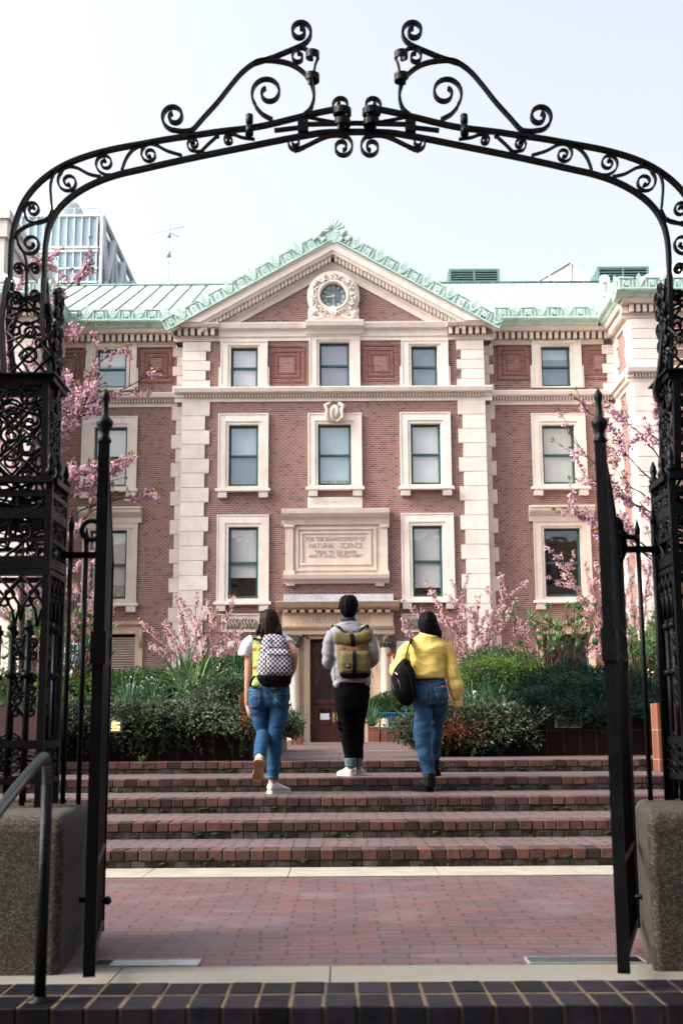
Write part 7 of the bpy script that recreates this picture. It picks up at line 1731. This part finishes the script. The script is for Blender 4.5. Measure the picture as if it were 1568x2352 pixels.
# little weeds rooted in the step joints
def weed(x, y, Y, z, s): 
    c = P(x, y, Y); c.z = z; mb = MB()
    for i in range(12):
        a = U(0, 2*math.pi); leafq(mb, c, Vector((math.cos(a), -abs(math.sin(a)), U(.3, 1.4))), Vector((0, 0, 1)), s*U(.6, 1.2), s*.25)
    MB.fixn = False; o = mb.build('weed', M_LNEW); MB.fixn = True; return o
for x, i, s, lab in ((327, 4, .10, 'leafy weed at the foot of the left planter wall'), (430, 3, .05, 'tiny weed in the second step riser from the top, left side'), (505, 3, .05, 'tiny weed in the riser left of the knitted vest'), (1180, 3, .06, 'small weed in the riser right of the black boots'), (1156, 3, .04, 'tiny weed left of the small weed in the riser'), (800, 1, .04, 'tiny weed in the second lowest step joint'), (270, 3, .07, 'weed in the riser beside the left gate leaf')):
    o = weed(x, 1750, FR[i]-.01 if i < 4 else FR[4]+.25, TOPS[i-1]+.002 if i < 4 else TOPS[4], s); tag(o, lab, 'weed', 'weeds in the step joints')

# ================================================================ beyond the roof
M_TG = mat('pale_tower_glass', (.34, .50, .60), .35, .12, .12, c2=(.42, .58, .66)); M_TF = mat('white_steel', (.62, .66, .68), .5, .05); M_TGD = mat('shaded_tower_glass', (.20, .23, .24), .3, .2, .2)
def tower():
    Y = 130.0; X0, X1, zt = P(-60, 600, Y).x, P(222, 600, Y).x, P(222, 497, Y).z
    e = empty('glass_tower', ((X0+X1)/2, Y, 0), 'pale blue glass tower with white diagonal bracing rising behind the roof on the left', 'tower')
    q = MB(); q.box(X0, X1, Y, Y+60, -1, zt); q.build('glazing', M_TG, e)
    q = MB(); q.box(X1+.01, X1+.03, Y, Y+60, -1, zt-.5); q.build('side_glazing', M_TGD, e)
    q = MB(); step = (X1-P(82, 600, Y).x)/8; x = X1
    while x > X0: q.box(x-.07, x+.07, Y-.25, Y-.001, -1, zt); x -= step
    for yy in (497, 570, 578, 618, 650, 700): z = P(150, yy, Y).z; q.box(X0, X1+.2, Y-.3, Y-.0011, z-.12, z+.12)
    q.build('mullions', M_TF, e)
    q = MB(); h = 13.0; z1 = zt
    for i in range(9):
        a, b = Y+i*6.5, Y+(i+1)*6.5
        for k in range(5):
            zt_, zb_ = z1-k*h, z1-(k+1)*h; q.tube([(X1+.5, a, zt_), (X1+.5, b, zb_)], .38, 6); q.tube([(X1+.5, a, zb_), (X1+.5, b, zt_)], .38, 6)
        q.tube([(X1+.5, a, -1), (X1+.5, a, z1)], .22, 6)
    q.tube([(X1+.5, Y, z1), (X1+.5, Y+59, z1)], .35, 6); q.build('diagonal_braces', M_TF, e)
    q = MB()
    for i in range(11): x = X0+(X1-X0)*i/10; q.tube([(x, Y+.5, zt), (x, Y+.5, zt+1.2)], .05, 4)
    q.tube([(X0, Y+.5, zt+1.2), (X1, Y+.5, zt+1.2), (X1, Y+40, zt+1.2)], .05, 4); q.build('roof_railing', M_TF, e)
    c = P(150, 497, Y+6); r = (P(190, 497, Y+6).x-P(110, 497, Y+6).x)/2; zc = P(150, 470, Y+6).z
    q = MB(); q.lathe((c.x, c.y, zt), [(r, 0), (r, (zc-zt)*.8), (r*.75, zc-zt), (.1, zc-zt+.3)], 24); o = q.build('water_tank', mat('pale_tank', (.55, .58, .58), .6, .1)); tag(o, 'round pale water tank on top of the glass tower', 'tank')
tower()
q = MB(); Y = 110; X0, X1, A, B = rect(-200, 548, 4, 900, Y); zt = P(5, 480, Y).z; q.box(X0, X1, Y, Y+20, -1, zt)
o = q.build('tower_block', M_STONE); tag(o, 'cream stone building corner at the far left edge, beyond the arch', 'building')
q = MB(); q.box(X0, X1+.5, Y-.5, Y+20, P(5, 505, Y).z, P(5, 485, Y).z); q.box(X0, X1+.25, Y-.25, Y+20, P(5, 545, Y).z, P(5, 506, Y).z); q.build('cornice', M_STONE, o)
# mast
a = P(386, 660, 85); q = MB(); zt = P(386, 497, 85).z; q.tube([(a.x, 85, 8), (a.x, 85, zt)], [.09, .04], 6)
q.tube([P(345, 538, 85), P(425, 520, 85)], .025, 4); q.tube([P(365, 522, 85), P(412, 545, 85)], .025, 4); q.lathe((a.x, 85, P(386, 545, 85).z), [(.14, 0), (.14, .3)], 8); q.lathe((a.x, 85, P(386, 590, 85).z), [(.16, 0), (.16, .4)], 8)
o = q.build('radio_mast', mat('pale_mast_metal', (.42, .50, .53), .5, .1)); tag(o, 'thin radio mast with cross aerials standing behind the left roof', 'mast')
for x in (280, 345): pass
# rooftop louvred housings
M_LV = mat('grey_green_louvre', (.13, .22, .22), .5, .12)
def housing(x0, y0, x1, y1, Y, lab):
    X0, X1, A, B = rect(x0, y0, x1, y1, Y); e = empty('rooftop_vent', ((X0+X1)/2, Y, A), lab, 'roof vent', 'louvred housings on the roof')
    q = MB(); q.box(X0+.06, X1-.06, Y+.12, Y+2.6, A-.8, B-.06); q.build('core', mat('vent_shadow', (.03, .06, .06), .9, .1), e)
    q = MB(); t = .10; xm = (X0+X1)/2
    q.box(X0, X1, Y, Y+2.7, B-.08, B); q.box(X0, X0+t, Y, Y+.1, A-.8, B-.081); q.box(X1-t, X1, Y, Y+.1, A-.8, B-.081); q.box(xm-.04, xm+.04, Y+.01, Y+.1, A-.8, B-.081); q.box(X0+t, X1-t, Y, Y+.1, A-.1, A+.05)
    for z in (A+.0,): q.box(X0, X0+.05, Y+.101, Y+2.7, A-.8, A+.05)
    q.build('casing', M_LV, e)
    q = MB(); n = 6
    for i in range(n):
        z = A+.12+(B-A-.22)*i/(n-1)
        q.box(X0+t, X1-t, -.06, .06, -.012, .012, Matrix.Translation((0, Y+.06, z))@Matrix.Rotation(R(35), 4, 'X')); q.box(X0-.01, X0+.02, Y+.15, Y+2.6, z-.04, z+.03); q.box(X1-.02, X1+.01, Y+.15, Y+2.6, z-.04, z+.03)
    q.build('louvres', M_LV, e)
housing(1030, 617, 1147, 655, 50, 'grey green louvred housing on the right roof, nearer the pediment')
housing(1371, 612, 1490, 655, 50, 'grey green louvred housing on the right roof, nearer the right pillar')
# glazed hip roof of the building behind
Y = 72; a, b_, c = P(1212, 660, Y), P(1310, 603, Y), P(1372, 660, Y); zb = a.z-3; b2 = P(1310, 603, Y+2); b_ = Vector((b2.x, Y, b2.z))
q = MB(); q.add([(a.x, Y, a.z), (c.x, Y, a.z), (c.x+1, Y+8, a.z), (a.x-1, Y+8, a.z), (b2.x, Y+2, b2.z), (b2.x, Y+6, b2.z)], [(0, 1, 4), (1, 2, 5, 4), (2, 3, 5), (3, 0, 4, 5), (3, 2, 1, 0)]); q.box(a.x, c.x, Y+.2, Y+7.8, 8, a.z-.01)
o = q.build('glasshouse', mat('milky_roof_glass', (.60, .62, .58), .3, .08, .6)); tag(o, 'pale glazed pyramid roof behind the right roof, between the two housings', 'skylight')
q = MB(); 
for p0, p1 in ((a, b_), (b_, c), (P(1310, 660, Y), b_), (P(1262, 660, Y), P(1262, 632, Y))): q.tube([p0+Vector((0, .0, 0)), p1+Vector((0, 1.9 if p1 is b_ else 0, 0))] if p0 is not b_ else [b_+Vector((0, 1.9, 0)), c], .06, 4)
q.build('glazing_bars', mat('glazing_bar', (.42, .45, .44), .5, .1), o)
# flues on the slope
def flue(x, y0, y1, Y, w, lab, cap):
    c = P(x, y1, Y); zt = P(x, y0, Y).z; q = MB(); q.tube([(c.x, Y, c.z-.5), (c.x, Y, zt-.02)], w*.35, 10)
    o = q.build('roof_flue', mat('flue_metal', (.30, .33, .32), .5, .1)); tag(o, lab, 'flue', 'flues on the right roof')
    q = MB(); q.lathe((c.x, Y, zt-.22), [(w*.9, 0), (w, .04), (w, .2), (w*.7, .27)], 14); q.build('cowl', mat('flue_cowl', (.62, .68, .66), .5, .05), o)
flue(1389, 637, 676, 44.6, .20, 'slim roof flue with a round cap, left of the pair', 1)
flue(1425, 640, 668, 45.4, .17, 'stubby roof flue with a hooded cap, right of the pair', 1)
